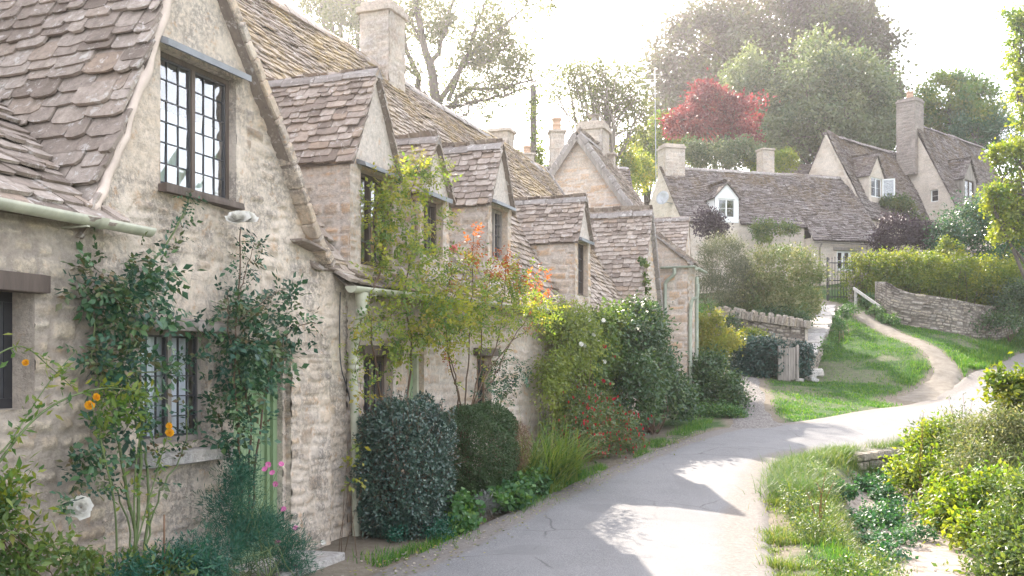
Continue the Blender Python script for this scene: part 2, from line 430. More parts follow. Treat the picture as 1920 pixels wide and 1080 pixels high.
M['grass_long'] = mat_leaf("long_grass_blade", [(.05,.12,.03),(.10,.18,.035),(.18,.24,.05),(.34,.32,.14)], .45)
M['grass_mid'] = mat_leaf("tussock_blade", [(.04,.11,.03),(.07,.16,.035),(.12,.20,.04),(.24,.27,.08)], .4)
M['lavender'] = mat_leaf("lavender_leaf", [(.12,.14,.12),(.18,.20,.17),(.20,.18,.22)], .3, (1.1,1.1,1))
M['pet_white'] = mat_leaf("white_petal", [(.78,.76,.70),(.82,.80,.76)], .35, (1,1,.95), .6, .2)
M['pet_yellow'] = mat_leaf("yellow_petal", [(.75,.36,.02),(.85,.48,.03)], .35, (1.1,1,.6), .6, .2)
M['pet_pink'] = mat_leaf("pink_petal", [(.65,.14,.38),(.75,.28,.50)], .35, (1.1,1,1), .6, .2)
M['pet_rose'] = mat_leaf("salmon_petal", [(.62,.17,.16),(.75,.32,.27)], .35, (1.1,1,1), .6, .2)
M['pet_red'] = mat_leaf("red_petal", [(.35,.015,.03),(.50,.03,.05)], .35, (1.2,1,1), .6, .2)
# ---------------------------------------------------------------- leaves, crowns, branches
def leaves(b, P, D, Nn, L, Wd, m=0, a=.5, fold=.18, quad=False):
    P = np.asarray(P, float); k = len(P)
    if k == 0: return
    D = nrm(D); Nn = Nn - D * np.sum(Nn * D, 1, keepdims=True); Nn = nrm(Nn); S = np.cross(D, Nn)
    L = np.broadcast_to(np.asarray(L, float), (k,))[:, None]; Wd = np.broadcast_to(np.asarray(Wd, float), (k,))[:, None]
    a = np.broadcast_to(np.asarray(a, float), (k,))
    if quad:
        V = np.stack([P, P + D * L * .5 + S * Wd * .5, P + D * L, P + D * L * .5 - S * Wd * .5], 1)
        Q = np.arange(k)[:, None] * 4 + np.array([[0, 1, 2, 3]])
        b.add(V, Q=Q, m=m, a=np.repeat(a, 4))
    else:
        mid = P + D * L * .5 - Nn * Wd * fold
        tip = P + D * L - Nn * L * .12
        V = np.stack([P, P + D * L * .42 + S * Wd * .5, tip, P + D * L * .42 - S * Wd * .5, mid], 1)
        o = np.arange(k)[:, None, None] * 5
        Q = (o + np.array([[[0, 1, 2, 4], [0, 4, 2, 3]]])).reshape(-1, 4)
        b.add(V, Q=Q, m=m, a=np.repeat(a, 5))

def compound(b, rng, P, D, Nn, size, m=0, a=.5, pairs=2):
    """rose-like leaf: leaflets in pairs along a stalk and one at the end"""
    k = len(P); D = nrm(D); Nn = nrm(Nn - D * np.sum(Nn * D, 1, keepdims=True)); S = np.cross(D, Nn)
    size = np.broadcast_to(np.asarray(size, float), (k,)); a = np.broadcast_to(np.asarray(a, float), (k,))
    PP = []; DD = []; NN = []; LL = []; AA = []
    for j in range(pairs):
        f = .7 + .75 * j
        for sg in (-1, 1):
            PP.append(P + D * (size * f)[:, None]); DD.append(D * .55 + S * sg * .85 + rng.normal(0, .15, D.shape)); NN.append(Nn + rng.normal(0, .25, D.shape))
            LL.append(size * (.8 + .12 * j)); AA.append(a + rng.normal(0, .06, k))
    PP.append(P + D * (size * (.8 + .75 * pairs))[:, None]); DD.append(D + rng.normal(0, .1, D.shape)); NN.append(Nn + rng.normal(0, .2, D.shape)); LL.append(size * 1.1); AA.append(a)
    LL = np.concatenate(LL)
    leaves(b, np.concatenate(PP), np.concatenate(DD), np.concatenate(NN), LL, LL * .62, m, np.clip(np.concatenate(AA), 0, 1))

def rdirs(rng, k):
    return nrm(rng.normal(0, 1, (k, 3)))

def crown_pts(rng, ells, K, n, rc, shell=.6, R=None, flat=1.0, zmin=None, lower=-1.):
    """K leaf clusters spread through ellipsoids, n points in all -> points, outward dirs, per-cluster shade"""
    w = np.array([e[2] if len(e) > 2 else np.prod(e[1]) ** (2 / 3) for e in ells], float); w /= w.sum()
    idx = rng.choice(len(ells), K, p=w)
    C = np.array([e[0] for e in ells], float)[idx]; Rd = np.array([e[1] for e in ells], float)[idx]
    dr = rdirs(rng, K)
    lo = dr[:, 2] < lower; dr[lo, 2] *= -1
    r = shell + (1 - shell) * rng.random(K) ** .7
    off = dr * Rd * r[:, None] * (1 + rng.normal(0, .06, (K, 1)))
    outw = nrm(dr / Rd)
    if R is not None: off = off @ R; outw = outw @ R
    cc = C + off
    ka = rng.random(K); ks = rc * (.6 + .8 * rng.random(K))
    j = rng.choice(K, n, p=ks / ks.sum())
    g = rng.normal(0, 1, (n, 3)); g[:, 2] *= flat
    P = cc[j] + g * ks[j][:, None] * .6
    O = nrm(outw[j] + nrm(g) * .6)
    a = np.clip(.02 + .66 * ka[j] + .34 * rng.random(n), 0, 1)
    if zmin is not None:
        kp = P[:, 2] > zmin; P, O, a = P[kp], O[kp], a[kp]
    return P, O, a, cc

def foliage(b, rng, ells, n, size, K=None, rc=.15, asp=.55, quad=False, shell=.6, up=.35, droop=.15, R=None, m=0, zmin=None, flat=1., lower=-1., keep=None, comp=0):
    K = K or max(8, n // 40)
    P, O, a, cc = crown_pts(rng, ells, K, n, rc, shell, R, flat, zmin, lower)
    if keep is not None:
        kp = keep(P); P, O, a = P[kp], O[kp], a[kp]
    k = len(P)
    D = O * .6 + rdirs(rng, k) * .75; D[:, 2] -= droop
    Nn = O * .5 + rdirs(rng, k) * .5; Nn[:, 2] += up
    L = size * (.6 + .7 * rng.random(k))
    if comp: compound(b, rng, P, D, Nn, L, m, a, comp)
    else: leaves(b, P, D, Nn, L, L * asp, m, a, quad=quad)
    return cc

RW = np.stack([D3, N3, ZUP])           # rows: local axes (t, s, z) -> world

def blades(b, rng, P, h, w, lean=.35, m=0, segs=2, a=None, dirb=None):
    """grass blades; P (k,3) roots"""
    k = len(P)
    if k == 0: return
    h = np.broadcast_to(np.asarray(h, float), (k,)) * (.6 + .8 * rng.random(k))
    az = rng.random(k) * 2 * math.pi; D = np.stack([np.cos(az), np.sin(az), np.zeros(k)], 1)
    if dirb is not None: D = nrm(D + dirb)
    S = np.stack([-D[:, 1], D[:, 0], np.zeros(k)], 1); S = nrm(S + .6 * np.stack([np.cos(az * 3), np.sin(az * 3), np.zeros(k)], 1))
    ln = lean * (.3 + 1.2 * rng.random(k))
    rows = []
    for i in range(segs + 1):
        f = i / segs
        c = P + D * (h * ln * f ** 1.8)[:, None] + ZUP * (h * (f - .35 * ln * f ** 2.5))[:, None]
        ww = (w * (1 - f ** 1.5) * .5 + .0002)
        rows += [c - S * ww, c + S * ww]
    V = np.stack(rows, 1); nv = 2 * (segs + 1)
    Q = (np.arange(k)[:, None, None] * nv + np.array([[[2 * i, 2 * i + 1, 2 * i + 3, 2 * i + 2] for i in range(segs)]])).reshape(-1, 4)
    if a is None: a = rng.random(k)
    b.add(V, Q=Q, m=m, a=np.repeat(a, nv))

def limb(b, rng, p, q, r0, r1, wob=.08, n=7, sides=6, sag=0.):
    p = np.asarray(p, float); q = np.asarray(q, float); L = np.linalg.norm(q - p)
    f = np.linspace(0, 1, n)[:, None]
    P = p + (q - p) * f
    ph = rng.random(3) * 6; amp = wob * L * rng.normal(0, 1, 3)
    P = P + np.sin(f * math.pi) * amp * .7 + np.sin(f * 2 * math.pi + ph) * amp * .25 * np.sin(f * math.pi)
    P[:, 2] += sag * L * (np.sin(f * math.pi))[:, 0]
    tube(b, P, r0 + (r1 - r0) * f[:, 0], sides)
    return P

def tree(name, label, base, ells, n, size, lm, bark='bark', trunk_r=.25, trunk_top=None, K=160, rc=.6, shell=.45, nl=26, group=None, seed=1, quad=True, asp=.6, flat=.8, lower=-.75, trunks=None, kind=None, twig=True, zmin=None):
    rng = rg(seed)
    base = np.asarray(base, float)
    root = thing(name, label, "tree", base, group)
    fb = MB()
    cc = foliage(fb, rng, ells, n, size, K, rc, asp, quad, shell, .3, .1, flat=flat, lower=lower, zmin=zmin)
    tb = MB()
    top = np.asarray(trunk_top if trunk_top is not None else np.mean([e[0] for e in ells], 0), float)
    tr = limb(tb, rng, base - ZUP * .3, top, trunk_r, trunk_r * .35, .04, 12, 8)
    sel = rng.choice(len(cc), min(nl, len(cc)), replace=False)
    for k in sel:
        f = .35 + .6 * rng.random(); st = tr[int(f * (len(tr) - 1))]
        r = trunk_r * (1 - .65 * f) * .5
        pl = limb(tb, rng, st, cc[k], r, .012 + trunk_r * .04, .09, 8, 5, .06)
        if twig:
            dd = np.argsort(np.linalg.norm(cc - cc[k], axis=1))[1:4]
            for q in dd: limb(tb, rng, pl[5], cc[q], trunk_r * .08, .01, .08, 5, 4)
    tb.build("trunk", M[bark], root, True)
    fb.build("crown", M[lm], root)
    return root

# ---------------------------------------------------------------- stonework
def stones(u, z, seed, ch, cw, gap=.012, soft=.03):
    rng = rg(seed)
    z2 = z + .05 * (fbm(u * 1.3, z * .6, seed) - .5) * 2 + .03 * (vnoise(u * 3.4, z * 2.0, seed + 2) - .5) + .02 * (vnoise(u * 9, z * 9, seed + 3) - .5)
    u2 = u + .07 * (vnoise(u * 4, z * 7, seed + 5) - .5)
    zb = [z2.min() - .3]
    while zb[-1] < z2.max() + .3: zb.append(zb[-1] + rng.uniform(*ch))
    zb = np.array(zb); ci = np.searchsorted(zb, z2) - 1
    h = np.zeros_like(u2); tint = np.zeros_like(u2); mort = np.zeros_like(u2)
    for c in range(len(zb) - 1):
        mk = ci == c
        ubs = [u2.min() - rng.uniform(.1, .6)]
        while ubs[-1] < u2.max() + .5: ubs.append(ubs[-1] + rng.uniform(*cw))
        ubs = np.array(ubs); tv = rng.random(len(ubs)); hv = rng.uniform(.55, 1., len(ubs))
        if not mk.any(): continue
        uu = u2[mk]; si = np.clip(np.searchsorted(ubs, uu) - 1, 0, len(ubs) - 2)
        il, ih, jl, jh = rng.uniform(0, .018, (4, len(ubs)))
        zl = np.full(len(uu), zb[c]); zh = np.full(len(uu), zb[c + 1]); sub = np.zeros(len(uu))
        sp = rng.random(len(ubs)) < .38; fr = rng.uniform(.35, .65, len(ubs))      # some stones are two thin ones
        cut = zb[c] + fr[si] * (zb[c + 1] - zb[c]); lowr = z2[mk] < cut
        zh = np.where(sp[si] & lowr, cut, zh); zl = np.where(sp[si] & ~lowr, cut, zl); sub = np.where(sp[si] & lowr, .37, 0)
        de = np.minimum(np.minimum(uu - ubs[si] - jl[si], ubs[si + 1] - uu - jh[si]), np.minimum(z2[mk] - zl - il[si], zh - z2[mk] - ih[si]))
        e = sstep(gap * .4, gap * .4 + soft, de)
        h[mk] = e * hv[si]; tint[mk] = (tv[si] + sub) % 1.0; mort[mk] = 1 - sstep(gap * .3, gap * 1.2, de)
    return h, tint, mort

def stone_wall(b, O, U, N, u0, u1, z0, z1, res=.03, top=None, bot=None, holes=(), seed=1, relief=.02, ch=(.10,.17), cw=(.16,.42), m=0, gap=.012, soft=.03, smear=0., plain=None, depth=.16, left=None, right=None, bulge=0., rough=.006):
    O = np.asarray(O, float); U = np.asarray(U, float); N = np.asarray(N, float)
    us = np.unique(np.round(np.concatenate([np.linspace(u0, u1, max(2, int((u1 - u0) / res) + 1))] + [[h[0], h[1]] for h in holes if 1]), 4))
    zs = np.unique(np.round(np.concatenate([np.linspace(z0, z1, max(2, int((z1 - z0) / res) + 1))] + [[h[2], h[3]] for h in holes]), 4))
    us = us[(us >= u0 - 1e-6) & (us <= u1 + 1e-6)]; zs = zs[(zs >= z0 - 1e-6) & (zs <= z1 + 1e-6)]
    uu, zz = np.meshgrid(us, zs); nz, nu = uu.shape
    if top is not None: zz = np.minimum(zz, top(uu))
    if bot is not None: zz = np.maximum(zz, bot(uu))
    if left is not None: uu = np.maximum(uu, left(zz))
    if right is not None: uu = np.minimum(uu, right(zz))
    h, tint, mort = stones(uu, zz, seed, ch, cw, gap, soft)
    rel = relief
    if smear:                       # old render and limewash filling the joints in patches
        sm = sstep(.42, .6, fbm(uu * .9, zz * .9, seed + 9, 4)) * smear
        h = h * (1 - sm) + .75 * sm; mort = np.maximum(mort * (1 - sm * .5), sm * .75)
    if plain is not None:
        pm = plain(uu, zz); h = h * (1 - pm) + .8 * pm; mort = np.maximum(mort, pm)
    h = h * rel + rough * (fbm(uu * 14, zz * 14, seed + 21, 3) - .5) * 2 * (1.0) + rough * .8 * (fbm(uu * 38, zz * 38, seed + 23, 2) - .5) + rough * 2.0 * (fbm(uu * 2.2, zz * 2.2, seed + 31, 2) - .5)
    if bulge: h = h + bulge * (fbm(uu * .5, zz * .5, seed + 41, 2) - .5) * 2
    P = O + uu[..., None] * U + N * h[..., None]; P[..., 2] += zz
    i = np.arange(nz - 1)[:, None] * nu + np.arange(nu - 1)[None]
    Q = np.stack([i, i + 1, i + nu + 1, i + nu], -1).reshape(-1, 4)
    cu = uu.ravel()[Q].mean(1); cz = zz.ravel()[Q].mean(1)
    kp = (zz.ravel()[Q].max(1) - zz.ravel()[Q].min(1) > 1e-5) & (uu.ravel()[Q].max(1) - uu.ravel()[Q].min(1) > 1e-5)
    for q in holes: kp &= ~((cu > q[0]) & (cu < q[1]) & (cz > q[2]) & (cz < q[3]))
    b.add(P.reshape(-1, 3), Q=Q[kp], m=m, a=tint.ravel(), x=mort.ravel())
    for q in holes:                 # reveals
        c = [(q[0], q[2]), (q[1], q[2]), (q[1], q[3]), (q[0], q[3])]
        for k in range(4):
            (ua, za), (ub, zb) = c[k], c[(k + 1) % 4]
            A = O + U * ua + ZUP * za; Bq = O + U * ub + ZUP * zb
            b.add([A + N * .012, A - N * depth, Bq - N * depth, Bq + N * .012], Q=[[0, 1, 2, 3]], m=m, a=.55, x=.5)

# ---------------------------------------------------------------- stone-tiled slopes
def tiles(b, O, U, V, N, S, lo, hi, exp=(.17, .10), wid=(.16, .34), th=.022, keep=None, seed=1, sag=.03, m=0, under=True, flare=0., vstart=0., rag=1., hmax=None):
    """O eaves point (u=0,v=0), U along the eaves, V up the slope, N out; lo(v), hi(v) limits of u"""
    rng = rg(seed); O = np.asarray(O, float)
    def disp(u, v):
        return sag * 2 * (fbm(u * .45 + seed, v * .45, seed, 2) - .5) + flare * np.clip(1 - v / .55, 0, 1) ** 2
    v = vstart; rows = []
    while v < S - .02:
        f = v / S; e = exp[0] + (exp[1] - exp[0]) * f
        e *= rng.uniform(.9, 1.1)
        l, h = lo(v + e * .5), hi(v + e * .5)
        if h - l > .03:
            u = l - rng.uniform(0, wid[0] * .5)
            sc = (1 - .35 * f)
            while u < h - .015:
                w = rng.uniform(*wid) * sc
                ua, ub = max(u, l - .01), min(u + w, h + .01)
                if ub - ua > .03: rows.append((ua, ub, v, e))
                u += w
        v += e
    if not rows: return
    Rw = np.array(rows); ua, ub, v0, ex = Rw.T
    if keep is not None:
        kp = keep((ua + ub) / 2, v0 + ex * .4); ua, ub, v0, ex = ua[kp], ub[kp], v0[kp], ex[kp]
    k = len(ua); gap = .004 + .006 * rng.random(k)
    w = ub - ua - gap; v0 = v0 + rng.normal(0, .010, k) * rag; ln = ex * 1.75
    thk = th * rng.uniform(.65, 1.5, k); rot = rng.normal(0, .025, k) * rag
    lift = rng.normal(0, .005, k) * rag
    c1 = rng.uniform(.04, .22, k) * w; c2 = rng.uniform(.04, .22, k) * w; d1 = rng.uniform(.05, .28, k) * ex; d2 = rng.uniform(.05, .28, k) * ex
    mid = rng.normal(0, .05, k) * ex * rag
    # outline: UL, UR, R-low, bottom right, bottom mid, bottom left, L-low
    uL = ua + gap / 2; uR = uL + w
    pu = np.stack([uL, uR, uR, uR - c1, (uL + uR) / 2, uL + c2, uL], 1)
    pv = np.stack([v0 + ln, v0 + ln, v0 + d1, v0, v0 + mid, v0, v0 + d2], 1)
    pv = pv + rot[:, None] * (pu - ((uL + uR) / 2)[:, None])
    fr = 1 - (pv - v0[:, None]) / ln[:, None]
    hh = th * .4 + fr * (th * 1.9) + lift[:, None] + thk[:, None] * .5
    hh[:, 3:6] -= thk[:, None] * .18 * rng.random((k, 1))
    dd = disp(pu, pv)
    top = O + pu[..., None] * U + pv[..., None] * V + (hh + dd)[..., None] * N
    bt = O + pu[..., None] * U + pv[..., None] * V + (hh + dd - thk[:, None])[..., None] * N
    VV = np.concatenate([top, bt], 1)
    a = np.repeat(rng.random(k), 14); x = np.repeat(np.clip(v0 / S, 0, 1), 14)
    o = np.arange(k)[:, None, None] * 14
    Q = np.array([[0,6,2,1],[6,5,3,2],[2,9,10,3],[3,10,11,4],[4,11,12,5],[5,12,13,6],[1,8,9,2],[6,13,7,0],[12,10,9,13]])
    T = np.array([[5,4,3],[12,11,10]])
    b.add(VV.reshape(-1, 3), Q=(o + Q).reshape(-1, 4), T=(o + T).reshape(-1, 3), m=m, a=a, x=x)
    if under:
        vs = np.linspace(max(0, vstart), S, 24)
        L = np.array([lo(x_) for x_ in vs]); H = np.maximum(np.array([hi(x_) for x_ in vs]), L)
        nu = 14; ff = np.linspace(0, 1, nu)
        uu = L[:, None] + (H - L)[:, None] * ff; vv = np.repeat(vs[:, None], nu, 1)
        if keep is not None: vis = keep(uu, vv)
        P = O + uu[..., None] * U + vv[..., None] * V + (disp(uu, vv) - .004)[..., None] * N
        i = np.arange(23)[:, None] * nu + np.arange(nu - 1)[None]
        Q = np.stack([i, i + 1, i + nu + 1, i + nu], -1).reshape(-1, 4)
        if keep is not None: Q = Q[vis.ravel()[Q].all(1)]
        b.add(P.reshape(-1, 3), Q=Q, m=m, a=.1)

def sheet(b, pts, m=0, a=.2):
    b.add(pts, Q=[[0, 1, 2, 3]] if len(pts) == 4 else None, T=[[0, 1, 2]] if len(pts) == 3 else None, m=m, a=a)

def ridge_caps(b, A, Bp, w=.11, hgt=.07, seg=.42, seed=1, m=0, side=None, up=ZUP):
    """saddle stones along a ridge from A to Bp"""
    rng = rg(seed); A = np.asarray(A, float); Bp = np.asarray(Bp, float); L = np.linalg.norm(Bp - A); X = (Bp - A) / L
    side = nrm(np.cross(X, up)); x = 0
    while x < L - .02:
        l = min(rng.uniform(.75, 1.25) * seg, L - x)
        x0, x1 = x + .004, x + l - .004
        j = rng.normal(0, .006, 3)
        prof = [(-w, -hgt * 1.25), (-w * .8, -hgt * .55), (-w * .28, .25 * hgt), (w * .28, .25 * hgt), (w * .8, -hgt * .55), (w, -hgt * 1.25)]
        V = [A + X * xx + side * (p[0] + rng.normal(0, .004)) + up * (p[1] + rng.normal(0, .004)) + j for xx in (x0, x1) for p in prof]
        Q = [[i, i + 1, i + 7, i + 6] for i in range(5)] + [[0, 5, 11, 6]]
        Q += [[0, 1, 4, 5], [1, 2, 3, 4], [6, 11, 10, 7], [7, 10, 9, 8]]
        b.add(V, Q=Q, m=m, a=rng.random())
        x += l

def verge_stones(b, A, Bp, inn, nrml, t=.06, d=.14, seg=.2, seed=1, m=0):
    """flat stones stacked along a verge from A to Bp; inn: horizontal towards the roof, nrml: out of the slope"""
    rng = rg(seed); A = np.asarray(A, float); Bp = np.asarray(Bp, float); L = np.linalg.norm(Bp - A); X = (Bp - A) / L; x = 0
    while x < L - .02:
        l = min(rng.uniform(.7, 1.3) * seg, L - x)
        rbox(b, A + X * (x + l / 2) + inn * d * .5 + nrml * rng.normal(0, .004), X * (l / 2 - .004), inn * d * .5 * rng.uniform(.94, 1.06), nrml * t * rng.uniform(.85, 1.1), m=m, a=rng.random(), bev=.18, jit=.03, rng=rng, x=.2)
        x += l

# ---------------------------------------------------------------- windows, gutters, chimneys
def bar(b, O, U, N, u0, u1, z0, z1, n0, n1, m=0, a=.5):
    C = O + U * (u0 + u1) / 2 + ZUP * (z0 + z1) / 2 + N * (n0 + n1) / 2
    obox(b, C, U * (u1 - u0) / 2, N * (n1 - n0) / 2, ZUP * (z1 - z0) / 2, m=m, a=a)

def window(parent, O, U, N, w, h, lights=2, cols=3, rows=6, fr=.05, fm='wood_dark', bm='bars', bw=.009, inset=.06, curtain=True, cur_h=1.0, glass='glass', seed=1, name="window", label=None, skew=0., thick=.05, glaze_bars=.012):
    """frame, leaded or glazed lights; the pane, the curtain and the sill are its children. O: bottom-left of the opening on the wall face"""
    O = np.asarray(O, float) - N * inset
    f = MB()
    bar(f, O, U, N, 0, w, 0, fr, -thick, 0, 0, .3); bar(f, O, U, N, 0, w, h - fr, h, -thick, 0, 0, .4)
    bar(f, O, U, N, 0, fr, fr + .001, h - fr - .001, -thick, 0, 0, .5); bar(f, O, U, N, w - fr, w, fr + .001, h - fr - .001, -thick, 0, 0, .6)
    lw = (w - 2 * fr - (lights - 1) * fr) / lights
    g = MB()
    for k in range(lights):
        a0 = fr + k * (lw + fr)
        if k: bar(f, O, U, N, a0 - fr, a0, fr + .001, h - fr - .001, -thick, .006, 0, .7)
        # casement
        cb = bw * 1.9
        for (x0, x1, y0, y1) in ((a0, a0 + lw, fr + .001, fr + cb), (a0, a0 + lw, h - fr - cb, h - fr - .001), (a0, a0 + cb, fr + cb, h - fr - cb), (a0 + lw - cb, a0 + lw, fr + cb, h - fr - cb)):
            bar(f, O, U, N, x0, x1, y0, y1, -thick * .62, -thick * .15, 1)
        for c in range(1, cols):
            x = a0 + lw * c / cols; bar(f, O, U, N, x - bw / 2, x + bw / 2, fr + cb, h - fr - cb, -thick * .55, -thick * .25, 1)
        for r in range(1, rows):
            y = fr + (h - 2 * fr) * r / rows; bar(f, O, U, N, a0 + cb, a0 + lw - cb, y - bw / 2, y + bw / 2, -thick * .56, -thick * .24, 1)
        rng = rg(seed + k)
        for c in range(cols):
            for r in range(rows):
                q = [(a0 + lw * (c + i) / cols, fr + (h - 2 * fr) * (r + j) / rows) for i, j in ((0, 0), (1, 0), (1, 1), (0, 1))]
                tl = rng.normal(0, .0025, 4)
                g.add([O + U * x + ZUP * y + N * (-thick * .4 + e) for (x, y), e in zip(q, tl)], Q=[[0, 1, 2, 3]], a=rng.random())
    o = f.build(name, [M[fm], M[bm]], parent, label=label)
    g.build("pane", M[glass], o)
    if curtain:
        c = MB(); nx = 70
        for k in range(lights):
            a0 = fr + k * (lw + fr)
            xs = np.linspace(a0 - .02, a0 + lw + .02, nx); ph = seed + k * 2.1
            hz = h * cur_h
            wv = .012 * np.sin(xs * 75 + ph) + .008 * np.sin(xs * 31 + ph * 2) + .006 * np.sin(xs * 143)
            V = []
            for y in (0.01, hz * .5, hz - .005):
                for x, e in zip(xs, wv): V.append(O + U * x + ZUP * y + N * (-thick - .05 + e * (1.2 - y / hz * .4)))
            i = np.arange(2)[:, None] * nx + np.arange(nx - 1)[None]
            c.add(V, Q=np.stack([i, i + 1, i + nx + 1, i + nx], -1).reshape(-1, 4))
        c.build("curtain", M['curtain'], o, True)
    return o

def gutter(parent, A, Bp, out, mat, r=.055, sides=9, brackets=True):
    """half-round gutter from A to Bp"""
    b = MB(); A = np.asarray(A, float); Bp = np.asarray(Bp, float); L = np.linalg.norm(Bp - A); X = (Bp - A) / L
    n = max(6, int(L / .35)); ang = np.linspace(math.pi, 2 * math.pi, sides)
    V = []; 
    for rr in (r, r * .88):
        for i in range(n):
            p = A + (Bp - A) * i / (n - 1)
            for t in ang: V.append(p + out * rr * math.cos(t) + ZUP * rr * math.sin(t) * 1.0)
    V = np.array(V); half = n * sides
    i = np.arange(n - 1)[:, None] * sides + np.arange(sides - 1)[None]
    q = np.stack([i, i + sides, i + sides + 1, i + 1], -1).reshape(-1, 4)
    Q = np.vstack([q, q[:, ::-1] + half])
    e = np.arange(n - 1) * sides
    Q = np.vstack([Q, np.stack([e, e + half, e + half + sides, e + sides], 1), np.stack([e + sides - 1, e + sides - 1 + sides, e + half + 2 * sides - 1, e + half + sides - 1], 1)])
    b.add(V, Q=Q)
    for i0 in (0, n - 1):           # stop ends
        c = V[i0 * sides:(i0 + 1) * sides]; cen = c.mean(0)
        b.add(np.vstack([c, c[:1] * .5 + c[-1:] * .5]), T=[[k, k + 1, sides] for k in range(sides - 1)])
    for x in np.arange(.9, L, 1.6):  # joint collars
        p = A + X * x; tubev = []
        for xx in (-.035, .035):
            for t in ang: tubev.append(p + X * xx + out * r * 1.09 * math.cos(t) + ZUP * r * 1.09 * math.sin(t))
        b.add(tubev, Q=[[k, k + sides, k + sides + 1, k + 1] for k in range(sides - 1)])
    o = b.build("gutter", mat, parent, True)
    if brackets:
        for x in np.arange(.35, L, 1.3):
            bb = MB(); p = A + X * x
            obox(bb, p - ZUP * (r + .012) - out * .04, X * .012, out * (r + .05), ZUP * .004)
            bb.build("bracket", mat, o)
    return o

def chimney(parent, C, wx, wy, z0, z1, U, V, mat='chimney', cap=.07, pot=None, seed=1, res=.05, taper=.0, name="chimney", capk=1):
    """stack centred on C (x,y); U, V horizontal axes; wx, wy half widths"""
    b = MB(); C = np.array([C[0], C[1], 0.])
    for ax, bx, ha, hb in ((U, V, wx, wy), (V, -U, wy, wx), (-U, -V, wx, wy), (-V, U, wy, wx)):
        # face with outward normal = bx... laid along ax
        stone_wall(b, C + bx * hb * -1 + 0 * ax, ax, -bx, -ha, ha, z0, z1, res, seed=seed, relief=.018, ch=(.13, .22), cw=(.18, .4), rough=.004)
        seed += 1
    rng = rg(seed)
    rbox(b, C + ZUP * (z1 + cap * .4), U * (wx + .06), V * (wy + .06), ZUP * cap * .5, a=.6, x=.2, bev=.12, jit=.01, rng=rng)
    if capk:
        rbox(b, C + ZUP * (z1 + cap * 1.35), U * (wx + .015), V * (wy + .015), ZUP * cap * .5, a=.4, x=.2, bev=.2, jit=.015, rng=rng)
    o = b.build(name, M[mat], parent)
    zt = z1 + cap * (1.8 if capk else .9)
    if pot:
        for dx, rr, hh in pot:
            pb = MB(); lathe(pb, C + U * dx + ZUP * (zt - .02), [(rr * .95, 0), (rr * 1.15, .03), (rr * .95, .07), (rr * .9, hh * .45), (rr * 1.05, hh * .5), (rr * .9, hh * .55), (rr * .85, hh * .8), (rr * 1.12, hh * .86), (rr * 1.1, hh), (rr * .7, hh), (rr * .7, hh * .6), (0, hh * .6)])
            pb.build("chimney_pot", M['clay'], o, True)
    return o

def petals(b, rng, C, r, nrings=4, per=6, face=None, m=0, open_=.9):
    """a bloom of curved petals round C, facing direction face"""
    face = nrm(face if face is not None else np.array([0, -1., .3])); ref = ZUP if abs(face[2]) < .9 else np.array([1., 0, 0])
    A = nrm(np.cross(face, ref)); Bn = np.cross(face, A)
    for k in range(nrings):
        f = (k + 1) / nrings; n = per
        for j in range(n):
            t = 2 * math.pi * (j + .5 * k + rng.uniform(-.15, .15)) / n
            dr = A * math.cos(t) + Bn * math.sin(t); sd = np.cross(face, dr)
            R0 = r * .08; R1 = r * (.2 + .8 * f) * rng.uniform(.88, 1.1); ww = r * .56 * (.35 + .75 * f)
            hi_ = r * (1.05 - .75 * f * open_)
            V = [C + dr * R0 - sd * ww * .3, C + dr * R0 + sd * ww * .3,
                 C + dr * R1 * .6 + sd * ww + face * hi_ * .35, C + dr * R1 * .6 - sd * ww + face * hi_ * .35,
                 C + dr * R1 + sd * ww * .7 + face * hi_ * .75, C + dr * R1 - sd * ww * .7 + face * hi_ * .75]
            b.add(V, Q=[[0, 1, 2, 3], [3, 2, 4, 5]], m=m, a=rng.random())
# ---------------------------------------------------------------- terrain
CP = np.array([
 (-4,2,0),(0,1,0),(4,2,0),(-3,6,0),(0,6,0),(3,6,-.02),(0,9,0),(1.5,10,.03),(-4,12,.1),(-4,20,.5),(-10,10,.1),(-12,25,1.2),
 (1.3,13.7,.21),(3.0,10.9,0.05),(3.8,13.7,.18),(3.45,17.9,.40),(3.8,21.5,.58),(1,20,.5),(4.9,15.3,.27),(6.2,16.2,.30),(4.5,19.3,.47),
 (5.7,19.8,.52),(9.6,24.3,.69),(10.6,25.5,.85),(13.8,29,1.55),(17,33,2.08),(9,19,.5),(12,22.5,.85),(15,26.5,1.35),(19,32,2.1),(22,37,3.0),(28,44,4.6),
 (5.9,25,1.15),(7.5,27,1.34),(6,28.5,1.75),(10.3,30,2.08),(10.0,27.5,1.42),(8.6,30,2.0),(9.6,32.5,2.75),(11.4,35,3.66),(10.9,38,4.3),(12,34,3.42),(12.3,32,2.72),(12.5,29.6,2.2),(12.1,27.6,1.55),(11.3,26.3,1.08),
 (14.5,31.8,2.5),(17.2,34.9,2.65),(12.2,27,1.2),(15.3,30.8,1.82),(12.6,33.6,3.2),(17.4,36,3.3),(15,36.5,4.0),(20,40,5.0),
 (7,41,4.6),(14,41,4.9),(20,46,6.2),(26,50,7.5),(2,33,3.2),(-3,30,2.5),(0,42,4.6),(5,34,3.4),(-12,45,5.2),
 (6,12,-.02),(8,14,.2),(7,9,-.05),(9,10,.0),(12,14,.3),(14,18,.6),(20,25,1.5),(7,4,0),(14,6,.0),(25,12,.6),
 (0,60,8),(25,65,11),(50,60,12),(-30,60,7),(40,30,5),(-30,20,1.5),(60,10,3),(-30,0,0),(0,-20,0),(30,-20,0),(-40,90,12),(0,95,14),(45,100,18),(80,60,16)], float)
def _phi(r): return np.where(r > 0, r * r * np.log(r + 1e-9), 0.)
